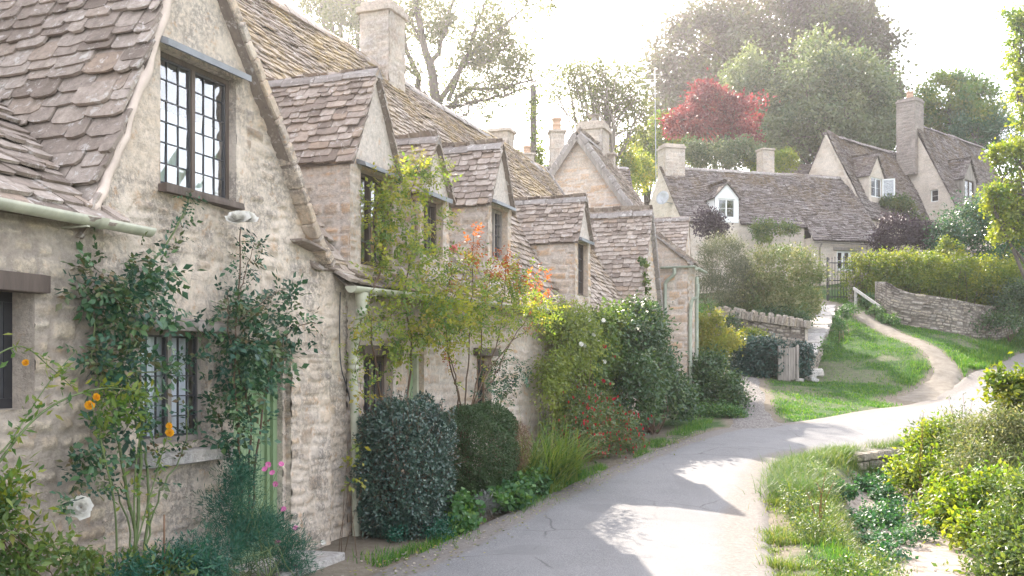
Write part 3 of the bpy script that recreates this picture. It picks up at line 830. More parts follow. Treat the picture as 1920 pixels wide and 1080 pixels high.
_n = len(CP); _K = _phi(np.linalg.norm(CP[:, None, :2] - CP[None, :, :2], axis=-1)) + np.eye(_n) * .6
_Pm = np.hstack([np.ones((_n, 1)), CP[:, :2]])
_A = np.block([[_K, _Pm], [_Pm.T, np.zeros((3, 3))]])
_sol = np.linalg.solve(_A, np.concatenate([CP[:, 2], np.zeros(3)]))
def zt(x, y):
    x, y = np.broadcast_arrays(np.asarray(x, float), np.asarray(y, float)); sh = x.shape
    X = x.ravel(); Y = y.ravel(); out = np.empty(len(X))
    for i in range(0, len(X), 8000):
        xx, yy = X[i:i + 8000], Y[i:i + 8000]
        out[i:i + 8000] = _phi(np.hypot(xx[:, None] - CP[:, 0], yy[:, None] - CP[:, 1])) @ _sol[:_n] + _sol[_n] + _sol[_n + 1] * xx + _sol[_n + 2] * yy
    return out.reshape(sh)
def wxy(t, s): return (P0 + t * DT + s * NS)

def resample(P, n):
    P = np.asarray(P, float); S = spline(P, 40 * len(P)); L = np.concatenate([[0], np.cumsum(np.linalg.norm(np.diff(S, axis=0), axis=1))])
    q = np.linspace(0, L[-1], n); return np.stack([np.interp(q, L, S[:, k]) for k in range(S.shape[1])], 1)
RL = np.array([wxy(-22, 1.3), wxy(-10, 1.2), wxy(-4, 1.15), wxy(.8, 1.0), wxy(5, 1.2), wxy(9.8, 1.7), (4.5, 19.25), (5.8, 19.9), (7.7, 22.0), (9.65, 24.2), (10.7, 25.3), (13.6, 28.6), (17, 33), (22, 40)])
RR = np.array([(-1.5, -16), (.5, 0), (1.6, 5), (2.0, 7.66), (2.75, 10.9), (3.3, 12.6), (3.75, 13.9), (4.6, 15.1), (5.4, 15.6), (6.4, 16.3), (9, 19.2), (12, 22.5), (18.6, 31), (24, 38.5)])
NRD = 170
rl = resample(RL, NRD); rr_ = resample(RR, NRD)
PATH = resample(np.array([(9.95, 24.75), (10.95, 25.95), (12.0, 27.5), (12.45, 29.5), (12.25, 31.8), (11.9, 34.0), (11.55, 35.3), (11.2, 37)]), 60)
PW = np.interp(np.linspace(0, 1, 60), [0, .12, .3, .6, 1], [.7, .5, .38, .32, .36])
GRAV = resample(np.array([(4.75, 18.6), (4.9, 20.2), (5.35, 22.5), (5.9, 25.2), (6.3, 27)]), 30)
STREAM = np.array([(6.1, 15.9), (5.5, 14.2), (4.9, 12.5), (4.4, 10.8), (4.05, 9.3), (3.9, 7.5), (4.0, 5)])
STW = np.array([.55, .6, .7, .75, .85, .95, 1.0])
_st = resample(np.column_stack([STREAM, STW]), 80)
def poly_dist(x, y, P):
    d = np.full(np.shape(x), 1e9); k = np.zeros(np.shape(x), int)
    for i in range(len(P)):
        q = np.hypot(x - P[i, 0], y - P[i, 1]); mk = q < d; d = np.where(mk, q, d); k = np.where(mk, i, k)
    return d, k
def in_poly(x, y, P):
    r = np.zeros(np.shape(x), bool); j = len(P) - 1
    for i in range(len(P)):
        c = ((P[i, 1] > y) != (P[j, 1] > y)) & (x < (P[j, 0] - P[i, 0]) * (y - P[i, 1]) / (P[j, 1] - P[i, 1] + 1e-12) + P[i, 0])
        r ^= c; j = i
    return r
ROADPOLY = np.vstack([rl, rr_[::-1]])
def stream_mask(x, y):
    d, k = poly_dist(x, y, _st)
    return (1 - sstep(.75, 1.25, d / _st[k, 2])) * (1 - sstep(15.2, 15.8, y - .55 * (x - 5.3)))
def gz(x, y, rough=True):
    """height of the ground surface"""
    z = zt(x, y) - .34 * stream_mask(x, y)
    if rough: z = z + .05 * (fbm(x * 1.1, y * 1.1, 5, 3) - .5) * sstep(18, 20, y) * sstep(4.5, 6, x)
    return z

def build_ground():
    xs = np.concatenate([np.linspace(-90, -8, 24), np.arange(-7, 1.5, .35), np.arange(1.5, 18.5, .13), np.arange(18.8, 30, .6), np.linspace(31, 130, 28)])
    ys = np.concatenate([np.linspace(-28, 3, 14), np.arange(4, 7, .35), np.arange(7, 37.5, .13), np.arange(37.8, 50, .6), np.linspace(52, 175, 32)])
    X, Y = np.meshgrid(xs, ys)
    Z = gz(X, Y)
    inr = in_poly(X, Y, ROADPOLY)
    de = np.minimum(poly_dist(X, Y, rl)[0], poly_dist(X, Y, rr_)[0])
    Z = Z - np.where(inr, .06, .06 * (1 - sstep(.0, .32, de)))
    dp, kp = poly_dist(X, Y, PATH); Z -= .02 * (1 - sstep(.7, 1.1, dp / PW[kp]))
    dg, _ = poly_dist(X, Y, GRAV)
    # aux: 0 grass ... 1 bare earth
    bare = fbm(X * .55 + 3, Y * .8, 77, 4)
    aux = sstep(.48, .62, bare) * .5
    aux = np.maximum(aux, (1 - sstep(.7, 1.9, dp / PW[kp])))
    aux = np.maximum(aux, .9 * (1 - sstep(.0, .45, de - .1 + .5 * (fbm(X * 2, Y * 2, 3) - .5))) * (1 - inr))
    tt = (X - P0[0]) * DT[0] + (Y - P0[1]) * DT[1]; ss = (X - P0[0]) * NS[0] + (Y - P0[1]) * NS[1]
    aux = np.maximum(aux, .85 * (1 - sstep(1.1, 1.5, ss)) * (1 - sstep(10, 12, tt)) * sstep(-1, -.3, ss))
    low = sstep(21, 24, Y - .35 * (X - 6)); 
    aux = np.where((X > 5) & (Y > 18), aux * (.35 + .65 * low), aux)
    aux = np.maximum(aux, (1 - sstep(.4, .9, dg)))
    sm = stream_mask(X, Y)
    b = MB(); ny, nx = X.shape
    i = np.arange(ny - 1)[:, None] * nx + np.arange(nx - 1)[None]
    b.add(np.stack([X, Y, Z], -1).reshape(-1, 3), Q=np.stack([i, i + 1, i + nx + 1, i + nx], -1).reshape(-1, 4), a=sm.ravel(), x=np.clip(aux, 0, 1).ravel())
    n = NT("ground_earth_and_grass")
    g = n.ramp(n.noise(5, 6, .7), [(.3, (.022, .055, .016)), (.55, (.042, .088, .022)), (.75, (.085, .13, .032))])
    d = n.ramp(n.noise(9, 8, .75), [(.3, (.125, .105, .078)), (.6, (.20, .172, .135)), (.8, (.27, .238, .195))])
    edge = n.math('ADD', n.attr("aux"), n.math('MULTIPLY', n.math('SUBTRACT', n.noise(7, 6, .75), .5), .9))
    c = n.mix(n.ramp(edge, [(.22, 0.), (.80, 1.)]), g, d)
    mud = n.ramp(n.noise(6, 9, .75, .4), [(.35, (.13, .105, .085)), (.5, (.34, .29, .255)), (.7, (.42, .375, .34))])
    c = n.mix(n.ramp(n.attr("rnd"), [(.25, 0.), (.7, 1.)]), c, mud)
    m = n.fin(c, .95, n.math('ADD', n.noise(18, 8, .75), n.math('MULTIPLY', n.noise(110, 3), .4)), .8, .03, .15)
    tag(b.build("ground", m, None, True), kind="structure")

    # road: worn pale asphalt
    n = NT("worn_asphalt")
    base = n.ramp(n.noise(1.1, 7, .6, .3), [(.3, (.088, .091, .099)), (.55, (.124, .127, .134)), (.75, (.152, .152, .156))])
    grit = n.noise(85, 3, .8)
    c = n.mix(n.math('MULTIPLY', n.ramp(grit, [(.42, 0.), (.60, 1.)]), .75), base, (.25, .247, .247))
    c = n.mix(n.math('MULTIPLY', n.ramp(n.noise(120, 2, .6), [(.58, 0.), (.66, 1.)]), .6), c, (.07, .07, .072))
    str_ = n.noise(1.6, 5, .65, .2, stretch=(1.6, .35, 1))
    c = n.mix(n.math('MULTIPLY', n.ramp(str_, [(.52, 0.), (.62, 1.)]), .4), c, (.125, .124, .128))
    trk = n.ramp(n.attr("rnd"), [(.12, 0.), (.27, 1.), (.40, .1), (.55, .0), (.68, 1.), (.86, 0.)])
    c = n.mix(n.math('MULTIPLY', n.math('MULTIPLY', trk, n.ramp(n.noise(1.9, 6, .7, .3), [(.35, 0.), (.65, 1.)])), .5), c, (.175, .175, .178))
    pat = n.ramp(n.noise(.55, 3, .5, .2), [(.57, 0.), (.585, 1.)])
    c = n.mix(n.math('MULTIPLY', pat, .45), c, (.12, .12, .125))
    crk = n.n("ShaderNodeTexVoronoi", feature='DISTANCE_TO_EDGE'); crk.inputs["Scale"].default_value = .8
    wv = n.n("ShaderNodeMix", data_type='RGBA'); wv.inputs[0].default_value = .12
    nt = n.n("ShaderNodeTexNoise"); nt.inputs["Scale"].default_value = 2.2; nt.inputs["Detail"].default_value = 6; n.lk(n.pos, nt.inputs["Vector"])
    n.lk(n.pos, wv.inputs[6]); n.lk(nt.outputs["Color"], wv.inputs[7]); n.lk(wv.outputs[2], crk.inputs["Vector"])
    ck = n.math('MULTIPLY', n.ramp(crk.outputs["Distance"], [(.0, 1.), (.011, 0.)]), n.ramp(n.noise(.8, 3), [(.48, 0.), (.6, 1.)]))
    c = n.mix(n.math('MULTIPLY', ck, .75), c, (.05, .05, .05))
    grv = n.ramp(n.noise(26, 7, .8), [(.3, (.09, .08, .07)), (.55, (.165, .15, .138)), (.72, (.25, .235, .22))])
    ed = n.math('ADD', n.attr("aux"), n.math('MULTIPLY', n.math('SUBTRACT', n.noise(2.4, 7, .7), .5), .9))
    c = n.mix(n.ramp(ed, [(.45, 0.), (.7, 1.)]), c, grv)
    m = n.fin(c, .86, n.math('ADD', n.math('MULTIPLY', n.noise(90, 4, .8), .7), n.noise(6, 6, .6)), .65, .012, .3)
    b = MB(); f = np.concatenate([[-.045], np.linspace(0, 1, 26), [1.045]]); nv = len(f)
    Pp = rl[:, None] * (1 - f)[None, :, None] + rr_[:, None] * f[None, :, None]
    Z = zt(Pp[..., 0], Pp[..., 1]) + .012 + .035 * (np.sin(np.clip(f, 0, 1) * math.pi))[None] + .012 * (fbm(Pp[..., 0] * 1.3, Pp[..., 1] * 1.3, 8) - .5)
    wdt = np.linalg.norm(rl - rr_, axis=1)[:, None]
    dl = f[None] * wdt; dr = (1 - f)[None] * wdt
    aux = np.maximum(1 - sstep(.1, .75, dl), 1 - sstep(.05, 1.1, dr))
    i = np.arange(NRD - 1)[:, None] * nv + np.arange(nv - 1)[None]
    Z[:, 0] -= .085; Z[:, -1] -= .085
    b.add(np.concatenate([Pp, Z[..., None]], -1).reshape(-1, 3), Q=np.stack([i, i + 1, i + nv + 1, i + nv], -1).reshape(-1, 4), a=np.broadcast_to(np.clip(f, 0, 1)[None], Z.shape).ravel(), x=aux.ravel())
    tag(b.build("road", m, None, True), kind="structure")

    def strip(name, C, w, m, lift):
        T = nrm(np.gradient(C, axis=0)); S = np.stack([T[:, 1], -T[:, 0]], 1); f = np.linspace(-1, 1, 9)
        wj = w[:, None] * (1 + .25 * (fbm(np.arange(len(C)) * .5, np.zeros(len(C)), 4)[:, None] - .5) * 2)
        P = C[:, None] + S[:, None] * (f[None, :] * wj)[..., None]
        z = gz(P[..., 0], P[..., 1]) - .09 * (np.arange(len(C)) < 2)[:, None] * (name == 'footpath') + lift * (1 - np.abs(f)[None] ** 4) - .03 * np.abs(f)[None] ** 8
        b = MB(); i = np.arange(len(C) - 1)[:, None] * 9 + np.arange(8)[None]
        b.add(np.concatenate([P, z[..., None]], -1).reshape(-1, 3), Q=np.stack([i, i + 1, i + 10, i + 9], -1).reshape(-1, 4), x=np.broadcast_to(np.abs(f), z.shape).ravel())
        return tag(b.build(name, m, None, True), kind="structure")
    n = NT("trodden_path")
    c = n.ramp(n.noise(4, 8, .7), [(.3, (.14, .122, .098)), (.55, (.21, .188, .158)), (.75, (.28, .255, .222))])
    c = n.mix(n.math('MULTIPLY', n.ramp(n.noise(60, 4, .7), [(.5, 0.), (.65, 1.)]), .4), c, (.14, .12, .10))
    strip("footpath", PATH, PW, n.fin(c, .95, n.noise(50, 6, .7), .6, .012, .1), .025)
    n = NT("loose_gravel")
    v = n.n("ShaderNodeTexVoronoi"); v.inputs["Scale"].default_value = 34; n.lk(n.pos, v.inputs["Vector"])
    sv = n.n("ShaderNodeSeparateColor"); n.lk(v.outputs["Color"], sv.inputs[0])
    c = n.ramp(sv.outputs[0], [(0., (.10, .09, .083)), (.5, (.19, .175, .165)), (1., (.29, .275, .26))])
    strip("gravel_path", GRAV, np.interp(np.linspace(0, 1, 30), [0, .2, 1], [.75, .5, .45]), n.fin(c, .9, v.outputs["Distance"], 1., .03, .2), .03)
build_ground()
# ---------------------------------------------------------------- the row of cottages
EAVE = 2.45; RK = 1.46; RB = 2.6
def rz(s): return EAVE - RK * np.asarray(s, float)        # height of the row's roof at s (s negative behind the front)
VS = nrm(np.array([-NS[0], -NS[1], RK])); NR = nrm(np.array([NS[0] * RK, NS[1] * RK, 1.]))   # up the slope, out of it
SLOPE = RB * math.sqrt(1 + RK * RK)
def v_to_s(v): return -np.asarray(v, float) / math.sqrt(1 + RK * RK)
STAIN = None

def back_roof(b, t0, t1, s_r=-RB, z_r=None, m=0):
    z_r = z_r if z_r is not None else float(rz(-RB))
    sheet(b, [W(t0, s_r, z_r), W(t0, s_r * 2, EAVE - .2), W(t1, s_r * 2, EAVE - .2), W(t1, s_r, z_r)], m)

def dormer(parent, t0, t1, zs, ze, zp, win, seed, tp=None, tile_exp=(.092, .07), wid=(.11, .27), zb=2.45, fm='wood_dark', s0=0., deep=0., glass='glass', curtain=False, bow=.012):
    """gabled dormer standing on the wall head: stone cheeks, gable, tiled roof and window as its sub-parts"""
    tp = tp if tp is not None else (t0 + t1) / 2
    wl = MB()
    def top(u): return np.minimum(ze + (zp - ze) * np.clip((u - t0 + .0) / (tp - t0), 0, 9), ze + (zp - ze) * np.clip((t1 - u) / (t1 - tp), 0, 9))
    wt0, wt1, wz0, wz1 = win
    stone_wall(wl, W(0, s0, 0), D3, N3, t0 - .018, t1 + .018, zb, zp, .03, top=top, holes=[win], seed=seed, relief=.018, ch=(.11, .17), cw=(.14, .3), plain=lambda u, z: sstep(ze - .02, ze + .04, z))
    for tt, U, Nn in ((t0, N3, -D3), (t1, -N3, D3)):
        sg = 1 if tt == t0 else -1
        lim = -(ze - EAVE) / RK - .1
        if sg > 0: stone_wall(wl, W(tt, s0, 0), U, Nn, lim - s0, .016, zb, ze, .03, bot=lambda u: rz(u + s0) - .06, seed=seed + 1, relief=.02, ch=(.08, .135), cw=(.12, .30))
        else: stone_wall(wl, W(tt, s0, 0), U, Nn, 0, -lim, zb, ze, .06, bot=lambda u: rz(-u + s0) - .06, seed=seed + 2, relief=.02)
    dw = wl.build("dormer", M['wall_row'], parent)
    rb = MB(); ov = .07; sR = -(zp - EAVE) / RK - .25
    L = -sR + s0 + ov
    for sg, tf in ((-1, t0), (1, t1)):
        run = abs(tp - tf); rise = zp - ze; Vv = nrm(np.append(DT * (-sg) * run, rise)); S = math.hypot(run, rise) + .09
        Nn = nrm(np.append(DT * sg * rise, run))
        O = W(tf + sg * .09 * run / S, 0, ze - .09 * rise / S)
        def smin(v): # where this slope dives into the row's roof
            z = ze - .09 * rise / S + v * rise / S; return -(z - EAVE) / RK - .12
        if sg < 0: tiles(rb, O, N3, Vv, Nn, S, lambda v: smin(v), lambda v: s0 + ov, tile_exp, wid, .018, seed=seed + 5, sag=bow)
        else: tiles(rb, O, -N3, Vv, Nn, S, lambda v: -(s0 + ov), lambda v: -smin(v), tile_exp, wid, .018, seed=seed + 6, sag=bow)
    rb.build("dormer_roof", M['tile'], dw)
    rc = MB(); ridge_caps(rc, W(tp, s0 + ov, zp + .035), W(tp, sR, zp + .035), .09, .06, .38, seed)
    rc.build("ridge_cap", M['ridge'], dw)
    ld = MB(); rng = rg(seed)
    obox(ld, W((wt0 + wt1) / 2, s0 + .045, wz1 + .05), D3 * ((wt1 - wt0) / 2 + .07), N3 * .06 - ZUP * .02, ZUP * .022, jit=.004, rng=rng)
    ld.build("lead_flashing", M['lead'], dw)
    f = window_flat(dw, W(wt0, s0, wz0), wt1 - wt0, wz1 - wz0, fm, seed, glass, curtain)
    return dw

def window_flat(parent, O, w, h, fm, seed, glass, curtain, U=D3, N=N3, cols=2, rows=4, lights=2, fr=.045, bm='bars', inset=.07):
    """a small window as one mesh (frame, bars and panes): third level down"""
    O = np.asarray(O, float) - N * inset; b = MB(); lw = (w - fr * (lights + 1)) / lights
    for (a0, a1, c0, c1) in ((0, w, 0, fr), (0, w, h - fr, h)): bar(b, O, U, N, a0, a1, c0, c1, -.05, 0, 0)
    for k in range(lights + 1): bar(b, O, U, N, k * (lw + fr), k * (lw + fr) + fr, fr + .001, h - fr - .001, -.05, .001 * k, 0)
    for k in range(lights):
        x0 = fr + k * (lw + fr)
        for c in range(1, cols): bar(b, O, U, N, x0 + lw * c / cols - .006, x0 + lw * c / cols + .006, fr, h - fr, -.035, -.015, 1)
        for r in range(1, rows): bar(b, O, U, N, x0, x0 + lw, fr + (h - 2 * fr) * r / rows - .006, fr + (h - 2 * fr) * r / rows + .006, -.034, -.014, 1)
        sheet(b, [O + U * x0 + ZUP * fr - N * .025, O + U * (x0 + lw) + ZUP * fr - N * .025, O + U * (x0 + lw) + ZUP * (h - fr) - N * .025, O + U * x0 + ZUP * (h - fr) - N * .025], 2)
        if curtain:
            xs = np.linspace(x0, x0 + lw, 30); V = [O + U * x + ZUP * y - N * (.10 + .012 * math.sin(x * 80)) for y in (fr, h - fr) for x in xs]
            b.add(V, Q=[[i, i + 1, i + 31, i + 30] for i in range(29)], m=3)
    return b.build("window", [M[fm], M[bm], M[glass], M['curtain']], parent)

# ---- first cottage: cross gable by the door --------------------------------------------------------------------
def cottage_gable():
    root = thing("stone_cottage", "nearest cottage with steep gable, tall leaded upper window and green door", "cottage", W(-2, 0, 0), "cottages of the stone row")
    PK = (-2.25, 4.80); FL = (-3.22, 2.60); FR = (-.55, 2.62)
    def top(u):
        l = np.interp(u, [-3.6, -3.22, -2.9, -2.5, -2.25], [2.0, 2.60, 3.22, 4.18, 4.80]); r = np.interp(u, [-2.25, -1.92, -1.25, -.55, .05], [4.80, 4.38, 3.57, 2.66, 2.42])
        return np.where(u < -2.25, l, r)
    wl = MB()
    UW = (-2.55, -1.68, 2.87, 3.84); LW = (-2.74, -2.03, 1.07, 1.87); DR = (-1.72, -1.04, .02, 1.80)
    stone_wall(wl, W(0, 0, 0), D3, N3, -3.1, .05, -.15, 4.8, .0145, top=top, holes=[UW, LW, DR], seed=11, relief=.021, ch=(.08, .135), cw=(.10, .28), smear=.36, gap=.018, soft=.018,
               plain=lambda u, z: np.maximum(sstep(3.86, 3.93, z) * sstep(-2.62, -2.52, u), .8 * sstep(.52, .6, fbm(u * 1.6, z * 1.6, 55, 3)) * sstep(1.3, 2.0, z)), bulge=.02, rough=.0075, depth=.17)
    # left of the gable: lower wall under the gutter
    stone_wall(wl, W(0, .02, 0), D3, N3, -9, -3.1, -.15, 2.62, .0165, holes=[(-4.6, -3.67, 1.36, 2.05)], seed=23, relief=.022, ch=(.085, .135), cw=(.11, .28), m=1, bulge=.015, rough=.007, gap=.02, soft=.016, smear=.12, depth=.2)
    # pier between door and corner, standing a little proud
    stone_wall(wl, W(0, .065, 0), D3, N3, -.99, -.36, -.15, 1.72, .015, seed=31, relief=.016, ch=(.09, .17), cw=(.15, .34), smear=.35, rough=.010, soft=.02)
    stone_wall(wl, W(-.99, 0, 0), N3, -D3, 0, .065, -.15, 1.72, .03, seed=32); stone_wall(wl, W(-.36, .0, 0), -N3, D3, -.065, 0, -.15, 1.72, .03, seed=33)
    sheet(wl, [W(-.99, 0, 1.78), W(-.99, .075, 1.70), W(-.36, .075, 1.70), W(-.36, 0, 1.78)], 0, .5)
    # lime hood over the door and lower window
    rng = rg(4)
    # closed shell behind
    sheet(wl, [W(-9, -5, -.1), W(-9, .02, -.1), W(-9, .02, 2.6), W(-9, -5, 2.6)], 0)
    wl.build("wall", [M['wall_near'], M['wall_left']], root, True)
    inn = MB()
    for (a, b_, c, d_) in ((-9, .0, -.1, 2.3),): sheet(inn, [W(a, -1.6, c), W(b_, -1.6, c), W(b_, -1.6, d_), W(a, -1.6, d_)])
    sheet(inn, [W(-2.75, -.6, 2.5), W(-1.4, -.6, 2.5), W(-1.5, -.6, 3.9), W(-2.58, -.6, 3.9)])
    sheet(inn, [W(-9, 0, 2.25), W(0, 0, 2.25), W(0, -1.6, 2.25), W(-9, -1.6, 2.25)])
    inn.build("dark_backing", M['dark_room'], root)  # backing sheets behind the windows, room darkness put into their colour

    r = MB()
    # left slope of the cross gable (three facets make the concave sweep), ridge running back
    segs = [(-3.40, 2.30), (-3.22, 2.60), (-2.9, 3.22), (-2.5, 4.18), (-2.25, 4.80)]
    A = np.array(segs[0]); Bq = np.array(segs[-1])
    run = Bq[0] - A[0]; rise = Bq[1] - A[1]; S = math.hypot(run, rise)
    def leanz(s): return 2.62 - .74 * s
    Vv = nrm(np.append(DT * run, rise)); Nn = nrm(np.append(-DT * rise, run))
    def lo(v):
        z = A[1] + rise * v / S; return -(max(z - 2.62, 0)) / .74 - .12 if z < 5 else -4
    # the sweep: bend the slope outwards to follow the verge
    b2 = MB(); tiles(b2, W(A[0], 0, A[1]), N3, Vv, Nn, S, lambda v: max(lo(v), -3.4), lambda v: .045 + .02 * math.sin(v * 9), (.125, .11), (.15, .40), .020, seed=41, sag=.035, vstart=.12, rag=1.5)
    tb = np.array([p[0] for p in segs]); zb_ = np.array([p[1] for p in segs])
    for V in b2.V:
        rel = V[:, :2] - P0; t = rel @ DT; ss = rel @ NS
        tl = np.interp(V[:, 2], [A[1], Bq[1]], [A[0], Bq[0]]); tc = np.interp(V[:, 2], zb_, tb)
        V[:, :2] += ((tc - tl) * .9)[:, None] * DT
    r.V += b2.V; r.A += b2.A; r.X += b2.X
    r.Q += b2.Q; r.T += b2.T; r.qm += b2.qm; r.tm += b2.tm; r.n += b2.n
    # right slope (mostly turned away)
    C = np.array((-2.25, 4.80)); Dq = np.array((-.50, 2.62)); run2 = Dq[0] - C[0]; rise2 = C[1] - Dq[1]; S2 = math.hypot(run2, rise2) + .05
    V2 = nrm(np.append(-DT * run2, rise2)); N2 = nrm(np.append(DT * rise2, run2))
    tiles(r, W(Dq[0] + .03, 0, Dq[1] - .04), -N3, V2, N2, S2, lambda v: -.10, lambda v: min(3.4, .25 + (2.55 + rise2 * v / S2 - EAVE) / RK), (.15, .12), (.16, .34), .022, seed=43, sag=.02)
    # low roof left of the gable, sweeping down to the gutter
    k1 = .74; Vl = nrm(np.array([-NS[0], -NS[1], k1])); Nl = nrm(np.array([NS[0] * k1, NS[1] * k1, 1.])); sl = math.sqrt(1 + k1 * k1)
    tiles(r, W(0, .17, 2.62 - .74 * .17 + .0), D3, Vl, Nl, 4.2, lambda v: -9, lambda v: -3.40 + min(.95, max(0, (v / sl - .17)) * .36) + (.34 if v < .15 else .12), (.125, .11), (.16, .40), .022, seed=45, sag=.03, flare=-.02, rag=1.4)
    # back slopes
    sheet(r, [W(-9, -3.2, 4.9), W(-9, -6, 2.3), W(-3, -6, 2.3), W(-3, -3.2, 4.9)])
    rf = r.build("roof", M['tile_cross'], root)
    vg = MB()
    # right verge: edge of the stone stack overhanging the gable wall
    pts = [(-2.22, 4.76), (-1.92, 4.40), (-1.25, 3.585), (-.62, 2.70), (-.40, 2.50)]
    for k in range(4):
        a_, b_ = pts[k], pts[k + 1]; nn = nrm(np.append(DT * (a_[1] - b_[1]), b_[0] - a_[0]))
        verge_stones(vg, W(a_[0], -.02, a_[1]) + nn * .03, W(b_[0], -.02, b_[1]) + nn * .03, N3 * 1.05, nn, .042, .14, .17, seed=50 + k)
    vg.build("verge", M['wall_near'], rf)
    # mortar fillet along the left verge
    mb = MB(); vp = [(-3.20, 2.58), (-2.9, 3.20), (-2.5, 4.16), (-2.27, 4.76)]
    sp = spline(np.array([W(a_, .02, z_) for a_, z_ in vp]), 40); rng = rg(8)
    tube(mb, sp + rng.normal(0, .006, sp.shape), .035 + .012 * rng.random(40), 7)
    mb.build("mortar_edge", M['render'], rf, True)

    wn_ = window(root, W(UW[0], 0, UW[2]), D3, N3, UW[1] - UW[0], UW[3] - UW[2], 2, 3, 6, .038, 'wood_dark', 'bars', .008, .055, True, .62, seed=3)
    sb = MB(); rng = rg(2)
    obox(sb, W((UW[0] + UW[1]) / 2 + .02, .03, UW[3] + .045), D3 * ((UW[1] - UW[0]) / 2 + .05), N3 * .075 - ZUP * .028, ZUP * .022 , jit=.003, rng=rng)
    sb.build("lead_flashing", M['lead'], wn_)
    sb = MB(); obox(sb, W((UW[0] + UW[1]) / 2, .0, UW[2] - .018), D3 * ((UW[1] - UW[0]) / 2 + .02), N3 * .075, ZUP * .028, jit=.006, rng=rng); sb.build("sill", M['wood_dark'], wn_)
    w2 = window(root, W(LW[0], 0, LW[2]), D3, N3, LW[1] - LW[0], LW[3] - LW[2], 2, 3, 5, .038, 'wood_grey', 'bars', .008, .05, True, 1.0, seed=7, glass='glass_clear')
    sb = MB(); rbox(sb, W(-2.36, .05, LW[2] - .10), D3 * .50, N3 * .10, ZUP * .05, a=.3, x=.3, bev=.2, jit=.02, rng=rng); sb.build("sill", M['coping'], w2)
    sb = MB(); rbox(sb, W(-2.37, .05, LW[3] + .04), D3 * .47, N3 * .09 - ZUP * .02, ZUP * .035, a=.3, x=.2, bev=.2, jit=.03, rng=rng); sb.build("lintel", M['wood_grey'], w2)
    # left window, mostly out of the picture
    w3 = window(root, W(-4.6, .02, 1.36), D3, N3, .93, .69, 2, 2, 3, .06, 'iron', 'bars', .012, .16, False, seed=9)
    sb = MB(); rbox(sb, W(-4.15, .035, 2.095), D3 * .56, N3 * .05, ZUP * .055, bev=.08, jit=.01, rng=rng); sb.build("lintel", M['wood_dark'], w3)
    # door
    db = MB(); w_ = DR[1] - DR[0]; O = W(DR[0], -.10, DR[2])
    for k in range(6): bar(db, O, D3, N3, .06 + (w_ - .12) * k / 6 + .003, .06 + (w_ - .12) * (k + 1) / 6 - .003, .0, 1.70, -.03, rg(k).uniform(-.002, .002), 0, .5)
    d_ = db.build("door", M['door_green'], root)
    fb = MB(); bar(fb, O, D3, N3, 0, .058, 0, 1.78, -.04, .06); bar(fb, O, D3, N3, w_ - .058, w_, 0, 1.78, -.04, .06); bar(fb, O, D3, N3, .06, w_ - .06, 1.705, 1.78, -.04, .055)
    bar(fb, O, D3, N3, w_ - .10, w_ - .06, 0, 1.70, -.02, .03)
    fb.build("door_frame", M['door_green'], d_)
    hb = MB(); tube(hb, [O + D3 * .12 + ZUP * .85 + N3 * .0, O + D3 * .12 + ZUP * .85 + N3 * .05, O + D3 * .20 + ZUP * .85 + N3 * .05], .008, 6); hb.build("handle", M['iron'], d_)
    hd = MB(); rbox(hd, W(-1.33, .05, 1.90), D3 * .50, N3 * .10 - ZUP * .05, ZUP * .05, a=.5, x=.8, bev=.3, jit=.05, rng=rng); hd.build("hood", M['wall_near'], d_)
    st = MB(); rbox(st, W(-1.35, .28, .0), D3 * .48, N3 * .26, ZUP * .06, a=.6, x=.2, bev=.12, jit=.02, rng=rng); st.build("doorstep", M['coping'], root)
    # drip stone and eaves stones at the right foot of the gable
    ds = MB(); rbox(ds, W(-.70, .05, 2.66), D3 * .20 - ZUP * .03, N3 * .09, ZUP * .014, bev=.3, jit=.05, rng=rng, a=.3)
    ds.build("drip_stone", M['tile_cross'], root)
    g = gutter(root, W(-9, .20, 2.545), W(-2.83, .155, 2.525), N3, M['sage'], .058)
    return root
cottage_gable()

# ---- second and third cottages: long mossy roof with dormers ----------------------------------------------------
def row_roof(r, t0, t1, keep_list, seed, valley=None):
    def keep(u, v):
        s = v_to_s(v); z = rz(s); ok = np.ones(np.shape(u), bool)
        for (a, b_, ze, zp, tp) in keep_list:
            h = np.minimum(ze + (zp - ze) * (u - a) / (tp - a), ze + (zp - ze) * (b_ - u) / (b_ - tp))
            ok &= ~((u > a - .02) & (u < b_ + .02) & (z < h - .04))
        return ok
    tiles(r, W(0, .0, EAVE), D3, VS, NR, SLOPE, lambda v: t0, lambda v: t1, (.13, .075), (.12, .32), .022, keep=keep, seed=seed, sag=.06, flare=-.0, rag=1.3)

def eaves_skirt(r, t0, t1, seed):
    k1 = .85; Vl = nrm(np.array([-NS[0], -NS[1], k1])); Nl = nrm(np.array([NS[0] * k1, NS[1] * k1, 1.]))
    tiles(r, W(0, .16, EAVE - .10), D3, Vl, Nl, .34, lambda v: t0, lambda v: t1, (.14, .13), (.16, .36), .024, seed=seed, sag=.02, under=True)

